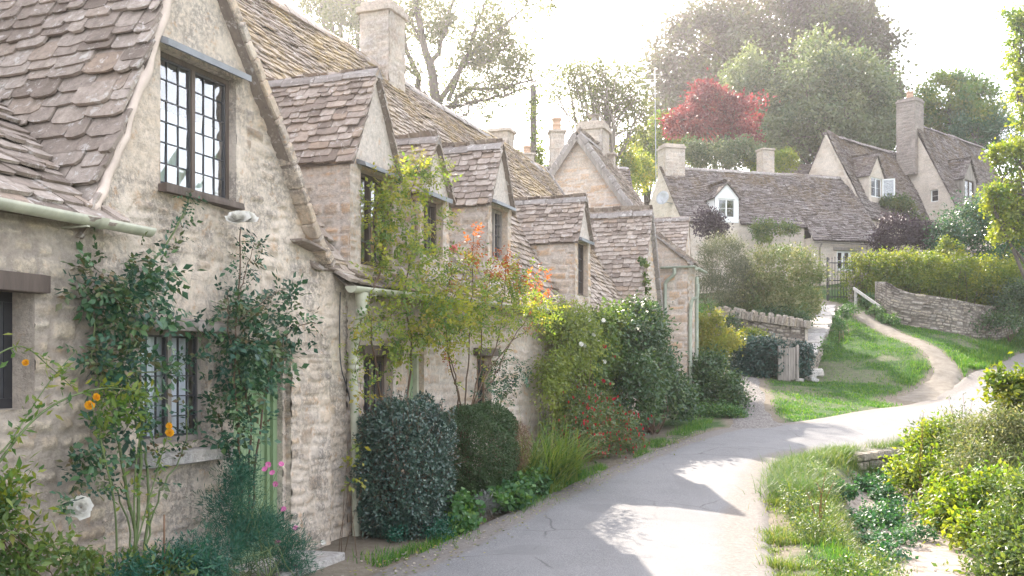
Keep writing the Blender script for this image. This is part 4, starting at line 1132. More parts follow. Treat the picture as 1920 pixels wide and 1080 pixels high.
def cottage_two():
    root = thing("stone_cottage", "second cottage, with sunlit mossy roof, two dormers and big ridge chimney", "cottage", W(3, 0, .1), "cottages of the stone row")
    t0, t1 = .0, 5.95
    D1 = (.10, 1.06, 3.60, 4.50, .56); D2 = (1.62, 2.40, 3.55, 4.15, 1.98); D3_ = (3.62, 4.46, 3.74, 4.50, 4.03)
    wl = MB()
    holes = [(.35, .98, .85, 1.72), (1.35, 1.72, .05, 1.75), (3.25, 3.75, .75, 1.75)]
    stone_wall(wl, W(0, 0, 0), D3, N3, .025, t1, -.15, 2.47, .025, holes=holes, seed=61, relief=.030, ch=(.085, .15), cw=(.12, .32), smear=.45, soft=.02, bulge=.02)
    stone_wall(wl, W(.05, 0, 0), N3, -D3, -5, 0, 2.3, 2.47, .1, seed=62)
    stone_wall(wl, W(t1, 0, 0), -N3, D3, 0, 5, -.1, 2.4, .2, seed=63)
    sheet(wl, [W(t0, -5.2, 0), W(t1, -5.2, 0), W(t1, -5.2, 2.4), W(t0, -5.2, 2.4)])
    wl.build("wall", M['wall_row'], root, True)
    inn = MB(); sheet(inn, [W(t0, -1.2, 0), W(t1, -1.2, 0), W(t1, -1.2, 4.2), W(t0, -1.2, 4.2)]); inn.build("dark_backing", M['dark_room'], root)
    r = MB(); row_roof(r, -2.35, t1, [D1, D2, D3_, (-3.4, -.5, 2.5, 4.8, -2.25), (-7, -3.0, 7, 7.1, -5)], 64)
    eaves_skirt(r, -.22, t1, 65); back_roof(r, -7, t1)
    rf = r.build("roof", M['tile_moss'], root)
    rc = MB(); rng = rg(66); n = 30
    for k in range(n):
        a = -7 + (t1 + 7) * k / n; b_ = a + (t1 + 7) / n
        f = lambda t: float(rz(-RB)) + .03 + .05 * math.sin(t * .5) - .0 * t
        ridge_caps(rc, W(a, -RB, f(a)), W(b_, -RB, f(b_)), .13, .09, .5, seed=70 + k)
    rc.build("ridge_cap", M['tile'], rf)
    dormer(root, D1[0], D1[1], 2.5, D1[2], D1[3], (.30, .97, 2.60, 3.52), 81, D1[4], curtain=False)
    dormer(root, D2[0], D2[1], 2.5, D2[2], D2[3], (1.72, 2.22, 2.85, 3.48), 91, D2[4])
    dormer(root, D3_[0], D3_[1], 2.5, D3_[2], D3_[3], (3.76, 4.34, 3.02, 3.70), 101, D3_[4], fm='wood_grey', tile_exp=(.10, .08), curtain=True)
    ch = chimney(root, wxy(5.72, -RB), .27, .25, 5.4, 7.1, D3, -N3, seed=111, cap=.09)
    for k, (h, nm) in enumerate(((holes[0], 'wood_dark'), (holes[2], 'wood_brown'))):
        w = window(root, W(h[0], 0, h[2]), D3, N3, h[1] - h[0], h[3] - h[2], 2, 2, 4, .05, nm, 'bars', .01, .09, False, seed=k)
        sb = MB(); rbox(sb, W((h[0] + h[1]) / 2, .03, h[3] + .05), D3 * ((h[1] - h[0]) / 2 + .1), N3 * .06, ZUP * .05, bev=.1, jit=.01, rng=rng); sb.build("lintel", M['wood_dark'], w)
    h = holes[1]; db = MB(); O = W(h[0], -.10, h[2]); w_ = h[1] - h[0]
    for k in range(4): bar(db, O, D3, N3, w_ * k / 4 + .003, w_ * (k + 1) / 4 - .003, 0, 1.69, -.03, 0)
    dd = db.build("door", M['door_green'], root)
    fb = MB(); bar(fb, O, D3, N3, w_ - .05, w_, 0, 1.7, .001, .05); bar(fb, O, D3, N3, 0, .05, 0, 1.7, .001, .05); fb.build("door_frame", M['sage'], dd)
    # gutter, hopper and rainwater pipe
    gutter(root, W(-.22, .20, 2.345), W(t1, .20, 2.46), N3, M['sage'], .06)
    pb = MB(); rng = rg(5)
    p = [W(.0, .19, 2.30), W(.0, .19, 2.14), W(.005, .15, 2.0), W(.02, .10, 1.8), W(.03, .085, 1.62), W(.06, .085, .9), W(.09, .085, -.1)]
    tube(pb, spline(np.array(p), 50), .041, 12)
    for z, rr in ((2.12, .055), (1.66, .054), (1.60, .050)):
        lathe(pb, W(.028 if z < 2 else 0, .085 if z < 2 else .185, z), [(.04, -.03), (rr, -.03), (rr, .03), (.04, .03)])
    lathe(pb, W(.0, .19, 2.16), [(.041, 0), (.05, .03), (.062, .10), (.062, .14)])
    pb.build("downpipe", M['sage'], root, True)
    cb = MB(); sp = spline(np.array([W(-.12, .03, 2.3), W(-.13, .03, 1.9), W(-.10, .03, 1.6), W(.02, .04, 1.35), W(.12, .05, .9)]), 30); tube(cb, sp, .006, 5); cb.build("cable", M['bars'], root, True)
    return root
cottage_two()

def cottage_three():
    root = thing("stone_cottage", "third cottage, long roof ending in a steep tiled cross gable", "cottage", W(10, 0, .4), "cottages of the stone row")
    t0, t1 = 5.95, 14.3
    D4 = (7.50, 8.42, 3.72, 4.44, 7.97); CG = (11.95, 14.3, 2.45, 4.95, 13.08)
    wl = MB()
    stone_wall(wl, W(0, 0, 0), D3, N3, t0, t1, -.1, 4.95, .032, top=lambda u: np.where((u > 11.95), np.minimum(2.47 + 2.48 * np.clip((u - 11.95) / 1.13, 0, 1), 2.5 + 2.45 * np.clip((14.3 - u) / 1.22, 0, 1)), 2.47), holes=[(9.3, 10.0, .9, 1.7)], seed=121, relief=.022, smear=.5, bulge=.02)
    sheet(wl, [W(t0, -5.2, 0), W(t1, -5.2, 0), W(t1, -5.2, 2.4), W(t0, -5.2, 2.4)]); sheet(wl, [W(t1, -5.2, 0), W(t1, 0, 0), W(t1, 0, 2.4), W(t1, -5.2, 2.4)]); sheet(wl, [W(t1, -5.2, 2.4), W(t1, 0, 2.4), W(t1, -RB, 6.2)])
    wl.build("wall", M['wall_row'], root, True)
    inn = MB(); sheet(inn, [W(t0, -1.2, 0), W(t1, -1.2, 0), W(t1, -1.2, 4.2), W(t0, -1.2, 4.2)]); inn.build("dark_backing", M['dark_room'], root)
    r = MB(); row_roof(r, t0, 13.75, [D4, CG], 124); eaves_skirt(r, t0, 11.9, 125); back_roof(r, t0, 13.75); r.build("roof", M['tile_moss'], root); r = MB()
    # cross gable slopes
    for sg, tf, zf in ((-1, 11.95, 2.45), (1, 14.3, 2.5)):
        tp, zp = 13.08, 4.95; run = abs(tp - tf); rise = zp - zf; Vv = nrm(np.append(DT * (-sg) * run, rise)); S = math.hypot(run, rise) + .12; Nn = nrm(np.append(DT * sg * rise, run))
        O = W(tf + sg * .12 * run / S, 0, zf - .12 * rise / S)
        sm = lambda v, zf=zf, rise=rise, S=S: -(max(zf - .1 + v * rise / S, EAVE) - EAVE) / RK - .14
        if sg < 0: tiles(r, O, N3, Vv, Nn, S, sm, lambda v: .09, (.125, .095), (.13, .34), .022, seed=127, sag=.02)
        else: tiles(r, O, -N3, Vv, Nn, S, lambda v: -.09, lambda v: -sm(v), (.155, .115), (.15, .36), .02, seed=128, sag=.02)
    rf = r.build("roof", M['tile'], root)
    rc = MB()
    for k in range(16):
        a = t0 + (13.75 - t0) * k / 16; b_ = a + (13.75 - t0) / 16
        ridge_caps(rc, W(a, -RB, 6.265 - .012 * (a - t0)), W(b_, -RB, 6.265 - .012 * (b_ - t0)), .13, .09, .5, seed=170 + k)
    rc.build("ridge_cap", M['ridge'], rf); rc = MB()
    ridge_caps(rc, W(13.08, .09, 4.99), W(13.08, -1.9, 4.99), .12, .08, .42, seed=190)
    rc.build("ridge_cap", M['ridge'], rf)
    vg = MB(); nn = nrm(np.append(DT * 2.45, 1.22))
    verge_stones(vg, W(13.1, -.02, 4.90), W(14.28, -.02, 2.52), N3 * 1.1, nn, .05, .12, .22, seed=195)
    vg.build("verge", M['ridge'], rf); vg = MB()
    verge_stones(vg, W(13.75, -.1, EAVE + .2) , W(13.75, -RB, 6.25), -D3 * .8, NR, .05, .12, .25, seed=196)
    vg.build("verge", M['ridge'], rf)
    dormer(root, D4[0], D4[1], 2.5, D4[2], D4[3], (7.66, 8.26, 2.82, 3.70), 131, D4[4], tile_exp=(.10, .08), fm='wood_dark', curtain=True)
    h = (9.3, 10.0, .9, 1.7); window(root, W(h[0], 0, h[2]), D3, N3, .7, .8, 2, 2, 3, .05, 'wood_dark', 'bars', .01, .09, False, seed=2)
    chimney(root, wxy(11.85, -RB - .35), .19, .22, 5.3, 6.66, D3, -N3, seed=141, cap=.07, capk=0)
    gutter(root, W(t0, .20, 2.46), W(11.85, .20, 2.52), N3, M['sage'], .055)
    return root
cottage_three()

def cottage_end():
    """gable-ended house beyond the cross gable, and the block that steps forward at the corner"""
    root = thing("stone_cottage", "last cottage of the row, broad gable end and corner with green downpipes", "cottage", W(17, 0, .7), "cottages of the stone row")
    T = 15.7; SP = -2.36; ZP = 7.42; k = 1.42
    wl = MB()
    stone_wall(wl, W(T, 0, 0), N3, -D3, -5.0, .3, 1.0, ZP, .05, top=lambda u: ZP - k * np.abs(u - SP), seed=201, relief=.022, ch=(.12, .2), cw=(.2, .5), smear=.4)
    # forward block: side wall facing the row, front wall
    TS = 14.32; SF = .62
    sv = lambda u: 4.98 - (u + .30) * .95
    stone_wall(wl, W(TS, 0, 0), N3, -D3, -2.3, SF, .2, 5.4, .033, top=lambda u: np.minimum(5.0 - .83 * (u + .55), 5.0 + 0 * u), seed=205, relief=.026, ch=(.14, .22), cw=(.2, .5), smear=.35)
    stone_wall(wl, W(0, SF, 0), D3, N3, TS, 15.35, .2, 3.95, .05, seed=207, relief=.02)
    sheet(wl, [W(18.5, -5, 0), W(18.5, .0, 0), W(18.5, .0, 4), W(18.5, -5, 4)]); sheet(wl, [W(T, -5, 0), W(18.5, -5, 0), W(18.5, -5, 4), W(T, -5, 4)]); sheet(wl, [W(15.35, 0, 0), W(15.35, SF, 0), W(15.35, SF, 3.95), W(15.35, 0, 4.4)])
    stone_wall(wl, W(0, 0, 0), D3, N3, 15.35, 18.5, .2, 4.0, .08, seed=209)
    wl.build("wall", M['wall_row'], root, True)
    r = MB()
    S = 3.1 * math.sqrt(1 + k * k); SX = 2.4 * math.sqrt(1 + k * k)
    Vf = nrm(np.array([-NS[0], -NS[1], k])); Nf = nrm(np.array([NS[0] * k, NS[1] * k, 1.]))
    tiles(r, W(0, SP + 2.4, ZP - 2.4 * k + .05), D3, Vf, Nf, SX, lambda v: T - .12, lambda v: 18.6, (.15, .1), (.15, .34), .022, seed=210, sag=.03)
    Vb = nrm(np.array([NS[0], NS[1], k])); Nb = nrm(np.array([-NS[0] * k, -NS[1] * k, 1.]))
    tiles(r, W(0, SP - 3.1, ZP - 3.1 * k + .05), -D3, Vb, Nb, S, lambda v: -18.6, lambda v: -T + .12, (.16, .12), (.18, .36), .022, seed=211, sag=.03)
    # slope over the forward block, falling to the street
    k2 = .83; S2 = 1.32 * math.sqrt(1 + k2 * k2); V2 = nrm(np.array([-NS[0], -NS[1], k2])); N2 = nrm(np.array([NS[0] * k2, NS[1] * k2, 1.]))
    tiles(r, W(0, SF + .15, 5.0 - k2 * (SF + .15 + .55) + .02), D3, V2, N2, S2, lambda v: TS - .1, lambda v: 15.42, (.15, .12), (.16, .34), .022, seed=213, sag=.02)
    # second cross roof behind it, its slope towards us
    tq, zq, tf, zf = 17.3, 5.42, 15.9, 3.3
    run = tq - tf; rise = zq - zf; Vv = nrm(np.append(DT * run, rise)); Nn = nrm(np.append(-DT * rise, run)); Sq = math.hypot(run, rise)
    tiles(r, W(tf, 0, zf), N3, Vv, Nn, Sq, lambda v: -1.9, lambda v: .14, (.12, .10), (.15, .34), .02, seed=214, sag=.02)
    sheet(r, [W(tq, .12, zq), W(tq + .7, .12, zf), W(tq + .7, -1.9, zf), W(tq, -1.9, zq)])
    b3 = MB()
    rf = r.build("roof", M['tile'], root)
    wl2 = MB(); stone_wall(wl2, W(0, .1, 0), D3, N3, 15.9, 18.0, 1.2, zq, .08, top=lambda u: np.where(u < tq, zq - 1.51 * (tq - u), zq - 3.0 * (u - tq)), seed=215); wl2.build("front_gable", M['wall_row'], root, True)
    rc = MB(); ridge_caps(rc, W(T - .1, SP, ZP + .06), W(18.6, SP, ZP + .06), .13, .09, .45, seed=216); rc.build("ridge_cap", M['ridge'], rf); rc = MB(); ridge_caps(rc, W(tq, .14, zq + .03), W(tq, -1.9, zq + .03), .11, .07, .4, seed=217)
    rc.build("ridge_cap", M['ridge'], rf)
    vg = MB(); 
    n1 = nrm(np.append(NS * k, 1.)); n2 = nrm(np.append(-NS * k, 1.))
    verge_stones(vg, W(T - .02, SP + .05, ZP + .0), W(T - .02, SP + 2.4, ZP - 2.4 * k + .05), -D3 * .9, n1, .07, .14, .26, seed=218)
    verge_stones(vg, W(T - .02, SP - .05, ZP + .0), W(T - .02, SP - 3.1, ZP - 3.1 * k + .05), -D3 * .9, n2, .07, .14, .26, seed=219)
    vg.build("verge", M['ridge'], rf); vg = MB()
    verge_stones(vg, W(TS - .02, -.55, 5.02), W(TS - .02, SF + .15, 5.02 - k2 * (SF + .7)), -D3 * .7, N2, .04, .12, .24, seed=220)
    vg.build("verge", M['ridge'], rf)
    bg = MB()
    for sg in (1, -1):
        bg = MB(); a_ = W(T - .16, SP, ZP - .10); b_ = W(T - .16, SP + sg * 2.35, ZP - .10 - 2.35 * k); X = nrm(b_ - a_)
        obox(bg, (a_ + b_) / 2, X * np.linalg.norm(b_ - a_) / 2, D3 * .02, np.cross(X, D3) * .05, a=.5)
        bg.build("bargeboard", M['wood_grey'], root)
    # chimneys of this house
    Vn = -N3
    cpos = W(17.8, -2.55, 0)[:2]
    ch = chimney(root, cpos, .36, .34, 5.9, 7.98, D3, Vn, seed=231, cap=.12)
    cw = MB(); lathe(cw, np.append(cpos, 8.15), [(.25, 0), (.15, .10), (.08, .14), (.06, .2), (.06, .24), (.17, .26), (.17, .28), (0, .31)], 12); cw.build("cowl", M['ridge'], ch, True)
    chimney(root, W(18.0, -2.12, 0)[:2], .09, .09, 5.0, 7.35, D3, Vn, seed=235, cap=.06, capk=0)
    # gutters and pipes
    g0 = W(TS - .10, .05, 3.93); 
    gutter(root, W(TS - .10, .02, 3.90), W(TS - .10, SF + .2, 3.90), -D3, M['sage_far'], .05, brackets=False)
    for pts, rr in (([W(TS - .12, .34, 3.86), W(TS - .11, .33, 3.72), W(TS - .06, .14, 3.55), W(TS - .05, .12, 3.35), W(TS - .05, .12, 2.45)], .04), ([W(TS + .05, SF + .22, 3.5), W(TS + .06, SF + .2, 3.2), W(TS + .05, SF + .06, 2.95), W(TS + .05, SF + .06, 1.2)], .042), ([W(TS + .5, SF + .12, 3.7), W(TS + .5, SF + .12, 1.2)], .045)):
        pb = MB(); tube(pb, spline(np.array(pts), 40), rr, 10); pb.build("downpipe", M['sage_far'], root, True)
    hb = MB(); obox(hb, W(TS - .05, .12, 2.38), N3 * .11, D3 * .08, ZUP * .07); obox(hb, W(TS - .05, .12, 2.46), N3 * .14, D3 * .1, ZUP * .016); hb.build("rainwater_hopper", M['sage_far'], root)
    gutter(root, W(TS - .1, SF + .22, 3.86), W(15.4, SF + .22, 3.86), N3, M['sage_far'], .055, brackets=False)
    return root
cottage_end()
# ---------------------------------------------------------------- cottages up the lane
class Fr:
    """frame of a house: a along the ridge, s out of the front, origin at the front-left corner"""
    def __init__(s, x, y, ux, uy):
        s.O = np.array([x, y]); u = nrm(np.array([ux, uy])); s.u = u; s.n = np.array([u[1], -u[0]])
        s.U = np.append(u, 0.); s.N = np.append(s.n, 0.)
    def __call__(s, a, ss, z):
        a, ss, z = np.broadcast_arrays(np.asarray(a, float), np.asarray(ss, float), np.asarray(z, float))
        return np.stack([s.O[0] + a * s.u[0] + ss * s.n[0], s.O[1] + a * s.u[1] + ss * s.n[1], z], -1)

def slope(r, f, a0, a1, s0, z0, s1, z1, seed, exp=(.125, .09), wid=(.14, .40), th=.028, keep=None, sag=.05):
    """tiled slope from eaves (s0,z0) up to (s1,z1), s1<s0"""
    run = s0 - s1; rise = z1 - z0; S = math.hypot(run, rise)
    V = (np.append(-f.n * run, rise)) / S; Nn = np.append(f.n * rise, run) / S
    kp = (lambda u, v: keep(u, z0 + v * rise / S)) if keep else None
    tiles(r, f(0, s0, z0), f.U, V, Nn, S, lambda v: a0, lambda v: a1, exp, wid, th, keep=kp, seed=seed, sag=sag)

def far_dormer(parent, f, a0, a1, sf, zb, ze, zp, rk, z_e, win, seed, wm='wall_far', fm='white_paint', plain=0., open_=False, gm=None):
    """gabled dormer whose front stands at s=sf on a slope z = z_e - rk*s"""
    ap = (a0 + a1) / 2; b = MB()
    top = lambda u: ze + (zp - ze) * (1 - np.abs(u - ap) / (a1 - ap))
    stone_wall(b, f(0, sf, 0), f.U, f.N, a0, a1, zb, zp, .06, top=top, holes=[win], seed=seed, plain=(lambda u, z: np.full(np.shape(u), plain)), relief=.015)
    for aa, U, Nn in ((a0, f.N, -f.U), (a1, -f.N, f.U)):
        sg = 1 if aa == a0 else -1; L = (ze - z_e) / rk + sf + .1
        stone_wall(b, f(aa, sf, 0), U, Nn, *((-L, 0) if sg > 0 else (0, L)), zb - .2, ze, .1, bot=lambda u: z_e - rk * (sf + sg * u) - .1, seed=seed + 1, relief=.015)
    d = b.build("dormer", M[wm], parent, True)
    r = MB(); ov = .1
    for sg, af in ((-1, a0), (1, a1)):
        run = abs(ap - af); rise = zp - ze; S = math.hypot(run, rise) + .14; k = .14 / S
        V = (np.append(f.u * (-sg) * run, rise)); V = nrm(V); Nn = nrm(np.append(f.u * sg * rise, run))
        O = f(af + sg * .14 * run / S, 0, ze - .14 * rise / S)
        sm = lambda v: -(ze - .14 * rise / S + v * rise / S - z_e) / rk - .12
        if sg < 0: tiles(r, O, f.N, V, Nn, S, sm, lambda v: sf + ov, (.11, .09), (.14, .30), .022, seed=seed + 3, sag=.02)
        else: tiles(r, O, -f.N, V, Nn, S, lambda v: -sf - ov, lambda v: -sm(v), (.14, .12), (.16, .34), .022, seed=seed + 4, sag=.02)
    ridge_caps(r, f(ap, sf + ov, zp + .05), f(ap, -(zp - z_e) / rk - .2, zp + .05), .1, .07, .4, seed)
    r.build("dormer_roof", M['tile_far'], d)
    w = window_flat(d, f(win[0], sf, win[2]), win[1] - win[0], win[3] - win[2], fm, seed, 'glass_dark', False, f.U, f.N, 1, 2, 2, .055, bm=fm, inset=.03)
    if open_:
        b = MB(); h = win[3] - win[2]; O = f(win[1], sf + .02, win[2]); ax = nrm(f.N * .9 + f.U * .45); nn = np.cross(ax, ZUP)
        bar(b, O, ax, nn, 0, .06, 0, h, -.02, .02); bar(b, O, ax, nn, .50, .56, 0, h, -.02, .02); bar(b, O, ax, nn, .06, .5, 0, .06, -.02, .02); bar(b, O, ax, nn, .06, .5, h - .06, h, -.02, .02)
        sheet(b, [O + ax * .06 + ZUP * .06, O + ax * .5 + ZUP * .06, O + ax * .5 + ZUP * (h - .06), O + ax * .06 + ZUP * (h - .06)], 1)
        b.build("casement", [M[fm], M['glass_dark']], d)
    return d

def house_low():
    f = Fr(7.03, 41.0, .96, .28); ze, zr = 7.72, 10.25; half = 2.1; rk = (zr - ze) / half
    root = thing("stone_cottage", "long low cottage across the lane with small white dormer and two ridge chimneys", "cottage", f(4, 0, 4.8), "cottages up the lane")
    b = MB(); bw = 2.9
    stone_wall(b, f(0, 0, 0), f.U, f.N, 0, 5.7, 4.0, ze + .1, .07, seed=301, relief=.02, ch=(.12, .2), cw=(.2, .5), smear=.3)
    zl = ze - .62
    stone_wall(b, f(0, .5, 0), f.U, f.N, 5.7, 9.15, 4.0, zl + .1, .05, holes=[(6.95, 8.0, 5.75, 6.62)], seed=303, relief=.02, ch=(.12, .2), cw=(.2, .5), smear=.3)
    stone_wall(b, f(0, 0, 0), f.N, -f.U, -2 * half - .6, 0, 4.0, zr + .1, .05, top=lambda u: np.where(u > -half, zr + rk * -(u + half), zr + (u + half) * 1.15), seed=305, relief=.02, ch=(.1, .16), cw=(.18, .4), smear=.5)
    stone_wall(b, f(9.15, 0, 0), -f.N, f.U, -.5, 2 * half, 4.0, zr, .15, top=lambda u: zr - rk * np.abs(u - half), seed=307)
    stone_wall(b, f(5.7, 0, 0), f.N, -f.U, 0, .5, 4.0, zl, .1, seed=308)
    b.build("wall", M['wall_far'], root, True)
    r = MB()
    DA = (1.45, 2.55, 8.72, 9.30)
    def keep(u, z): ap = (DA[0] + DA[1]) / 2; return ~((u > DA[0]) & (u < DA[1]) & (z < DA[2] + (DA[3] - DA[2]) * (1 - np.abs(u - ap) / .55) - .05))
    slope(r, f, -.08, 5.75, .12, ze - .12 * rk, -half, zr, 311, keep=keep)
    slope(r, f, 5.76, 9.25, .62, ze - .62 * rk, -half, zr, 312)
    sheet(r, [f(0, -half, zr), f(0, -2 * half - .6, 7.2), f(9.2, -2 * half - .6, 7.2), f(9.2, -half, zr)])
    rf = r.build("roof", M['tile_far'], root)
    c = MB(); ridge_caps(c, f(.8, -half, zr + .06), f(9.25, -half, zr + .06), .14, .09, .45, 313); c.build("ridge_cap", M['ridge'], rf)
    far_dormer(root, f, DA[0], DA[1], .02, ze - .05, DA[2], DA[3], rk, ze, (1.6, 2.4, 7.86, 8.66), 321, 'white_paint', plain=1.)
    chimney(rf, f(.48, -half, 0)[:2], .46, .40, 9.3, 11.05, f.U, -f.N, seed=325, cap=.10, capk=1)
    chimney(rf, f(5.25, -half - .3, 0)[:2], .28, .28, 9.3, 11.35, f.U, -f.N, seed=329, cap=.08, capk=0)
    w = window(root, f(6.95, .5, 5.75), f.U, f.N, 1.05, .87, 3, 1, 2, .06, 'white_paint', 'white_paint', .02, .05, False, glass='glass_dark', seed=4)
    l = MB(); obox(l, f(7.47, .52, 6.68), f.U * .7, f.N * .04, ZUP * .06); l.build("lintel", M['wood_grey'], w)
    i = MB(); sheet(i, [f(.1, -.9, 4.5), f(9, -.6, 4.5), f(9, -.6, 7.6), f(.1, -.9, 7.6)]); i.build("dark_backing", M['dark_room'], root)
    d = MB(); C = f(-.32, -1.15, 8.75); rng = rg(3); ax = nrm(-f.U * .75 - f.N * -.2 + np.array([-.1, -.6, .25]))
    lathe(d, C, [(0, 0), (.12, .015), (.22, .05), (.29, .10), (.30, .105), (.29, .115), (.2, .06), (0, .02)], 20, ax)
    tube(d, [C, C + ax * .02 - ZUP * .12, f(0, -.95, 8.5)], .018, 6); tube(d, [C - ZUP * .2 + ax * .1, C + ax * .34], .012, 5)
    d.build("satellite_dish", M['steel'], root, True)
    gutter(root, f(5.75, .72, ze - .64 * rk - .03), f(9.2, .72, ze - .64 * rk - .03), f.N, M['wood_grey'], .05, brackets=False)
    p = MB(); tube(p, [f(6.1, .70, 6.85), f(6.1, .56, 6.7), f(6.1, .56, 4.6)], .035, 8); p.build("downpipe", M['wood_grey'], root, True)
house_low()

def house_mid():
    f = Fr(15.85, 44.5, .74, .67); ze, zr, half = 8.45, 12.4, 2.02; rk = (zr - ze) / half; L = 8.2
    root = thing("stone_cottage", "tall steep-roofed cottage with pale gable and open white dormer casement", "cottage", f(3, 0, 5.6), "cottages up the lane")
    b = MB()
    stone_wall(b, f(0, 0, 0), f.N, -f.U, -2 * half, 0, 4.2, zr, .06, top=lambda u: zr - rk * np.abs(u + half) + 0 * u, seed=341, relief=.02, ch=(.11, .18), cw=(.2, .45), smear=.7)
    stone_wall(b, f(0, 0, 0), f.U, f.N, 0, L, 4.2, ze + .1, .09, seed=343, relief=.02, smear=.4)
    stone_wall(b, f(0, 1.15, 0), f.U, f.N, 2.4, 9.0, 4.2, 7.3, .1, seed=344); stone_wall(b, f(2.4, 0, 0), f.N, -f.U, 0, 1.15, 4.2, 8.4, .08, top=lambda u: 8.4 - .98 * u, seed=345)
    b.build("wall", M['wall_far'], root, True)
    r = MB(); DB = (.75, 2.15, 10.4, 11.35)
    def keep(u, z): ap = (DB[0] + DB[1]) / 2; return ~((u > DB[0]) & (u < DB[1]) & (z > 9.15) & (z < DB[2] + (DB[3] - DB[2]) * (1 - np.abs(u - ap) / .7) - .05))
    slope(r, f, -.1, L + .3, .10, ze - .1 * rk, -half, zr, 351, exp=(.12, .09), keep=keep, sag=.14)
    slope(r, f, 2.35, 9.1, 1.3, 7.2, -.05, 8.52, 352, exp=(.12, .1))
    sheet(r, [f(-.1, -half, zr), f(-.1, -2 * half, ze), f(L, -2 * half, ze), f(L, -half, zr)])
    rf = r.build("roof", M['tile_far'], root)
    c = MB(); ridge_caps(c, f(-.1, -half, zr + .06), f(L, -half, zr + .06), .14, .09, .45, 353); c.build("ridge_cap", M['tile_far'], rf)
    v = MB(); nn = np.append(f.n * rk, 1.); nn = nrm(nn)
    verge_stones(v, f(0, -half, zr), f(0, .1, ze - .1 * rk), -f.U * .7, nn, .05, .12, .3, 354); v.build("verge", M['wall_far'], rf)
    far_dormer(root, f, DB[0], DB[1], -.3, 9.0, DB[2], DB[3], rk, ze, (.95, 1.95, 9.42, 10.32), 361, open_=True)
    i = MB(); sheet(i, [f(.1, -1.2, 4.5), f(L, -1.2, 4.5), f(L, -1.2, 10.6), f(.1, -1.2, 10.6)]); i.build("dark_backing", M['dark_room'], root)
house_mid()

def house_high():
    f = Fr(21.5, 48.0, .74, .67); ze, zr, half = 9.2, 13.8, 2.3; rk = (zr - ze) / half; L = 8.3
    root = thing("stone_cottage", "highest cottage, with bare chimney flank, clay pot and dark roof beside the yellow trees", "cottage", f(3, 0, 6.6), "cottages up the lane")
    b = MB()
    stone_wall(b, f(0, 0, 0), f.N, -f.U, -2 * half, 0, 4.6, zr, .06, top=lambda u: zr - rk * np.abs(u + half), holes=[(-1.35, -.95, 9.75, 10.35)], seed=371, relief=.02, ch=(.11, .18), cw=(.2, .45), smear=.8)
    stone_wall(b, f(0, 0, 0), f.U, f.N, 0, L, 4.6, ze + .1, .09, seed=373, relief=.02)
    b.build("wall", M['wall_far'], root, True)
    r = MB(); DC = (1.35, 2.85, 11.0, 12.0)
    def keep(u, z): ap = (DC[0] + DC[1]) / 2; return ~((u > DC[0]) & (u < DC[1]) & (z > 9.8) & (z < DC[2] + (DC[3] - DC[2]) * (1 - np.abs(u - ap) / .75) - .05))
    slope(r, f, -.1, L, .1, ze - .1 * rk, -half, zr, 381, exp=(.12, .09), keep=keep, sag=.14)
    sheet(r, [f(-.1, -half, zr), f(-.1, -2 * half, ze), f(L, -2 * half, ze), f(L, -half, zr)])
    rf = r.build("roof", M['tile_far'], root)
    c = MB(); ridge_caps(c, f(.5, -half, zr + .06), f(L, -half, zr + .06), .14, .09, .45, 383); c.build("ridge_cap", M['tile_far'], rf)
    far_dormer(root, f, DC[0], DC[1], -.35, 9.7, DC[2], DC[3], rk, ze, (1.55, 2.65, 10.05, 10.95), 391, 'wood_grey', 'wood_dark')
    chimney(rf, f(.12, -half - .15, 0)[:2], .46, .48, 11.2, 14.85, f.U, -f.N, 'chimney_dark', seed=395, cap=.1, pot=[(0, .17, .42)])
    w = window_flat(root, f(0, -1.35, 9.75), .4, .6, 'white_paint', 5, 'glass_dark', False, f.N, -f.U, 1, 2, 1, .05, bm='white_paint')
    i = MB(); sheet(i, [f(.5, -2 * half, 4.5), f(.5, 0, 4.5), f(.5, 0, 9.2), f(.5, -2 * half, 9.2)]); sheet(i, [f(.4, -.8, 8.5), f(L, -.8, 8.5), f(L, -.8, 10.8), f(.4, -.8, 10.8)])
    i.build("dark_backing", M['dark_room'], root)
house_high()

def house_rear():
    """low range behind the last gable, with two pots showing left of it"""
    f = Fr(.3, 29.0, 1., .05); ze, zr, half = 5.4, 7.85, 2.2
    root = thing("stone_cottage", "low cottage roof just showing behind the big gable end, with slender potted chimneys", "cottage", f(2, 0, 3.4), "cottages up the lane")
    b = MB(); stone_wall(b, f(0, 0, 0), f.U, f.N, 0, 3.4, 3, ze + .1, .12, seed=401)
    stone_wall(b, f(3.4, 0, 0), -f.N, f.U, 0, 2 * half, 3, zr, .1, top=lambda u: zr - 1.11 * np.abs(u - half), seed=402); stone_wall(b, f(0, 0, 0), f.N, -f.U, -2 * half, 0, 3, zr, .1, top=lambda u: zr - 1.11 * np.abs(u + half), seed=403)
    b.build("wall", M['wall_far'], root, True)
    r = MB(); slope(r, f, -.1, 3.5, .1, ze - .11, -half, zr, 404); sheet(r, [f(-.1, -half, zr), f(-.1, -2 * half, ze), f(3.5, -2 * half, ze), f(3.5, -half, zr)])
    rf = r.build("roof", M['tile_far'], root)
    c = MB(); ridge_caps(c, f(-.1, -half, zr + .05), f(3.5, -half, zr + .05), .13, .08, .4, 405); c.build("ridge_cap", M['ridge'], rf)
    C = at(1044, 300, 31.2); chimney(rf, C[:2], .22, .22, 7.0, 8.95, f.U, -f.N, seed=406, cap=.07, pot=[(0, .15, .42)], capk=0)
    C = at(988, 300, 31.0); chimney(rf, C[:2], .2, .2, 6.9, 8.2, f.U, -f.N, seed=410, cap=.06, pot=[(0, .12, .26)], capk=0)
house_rear()
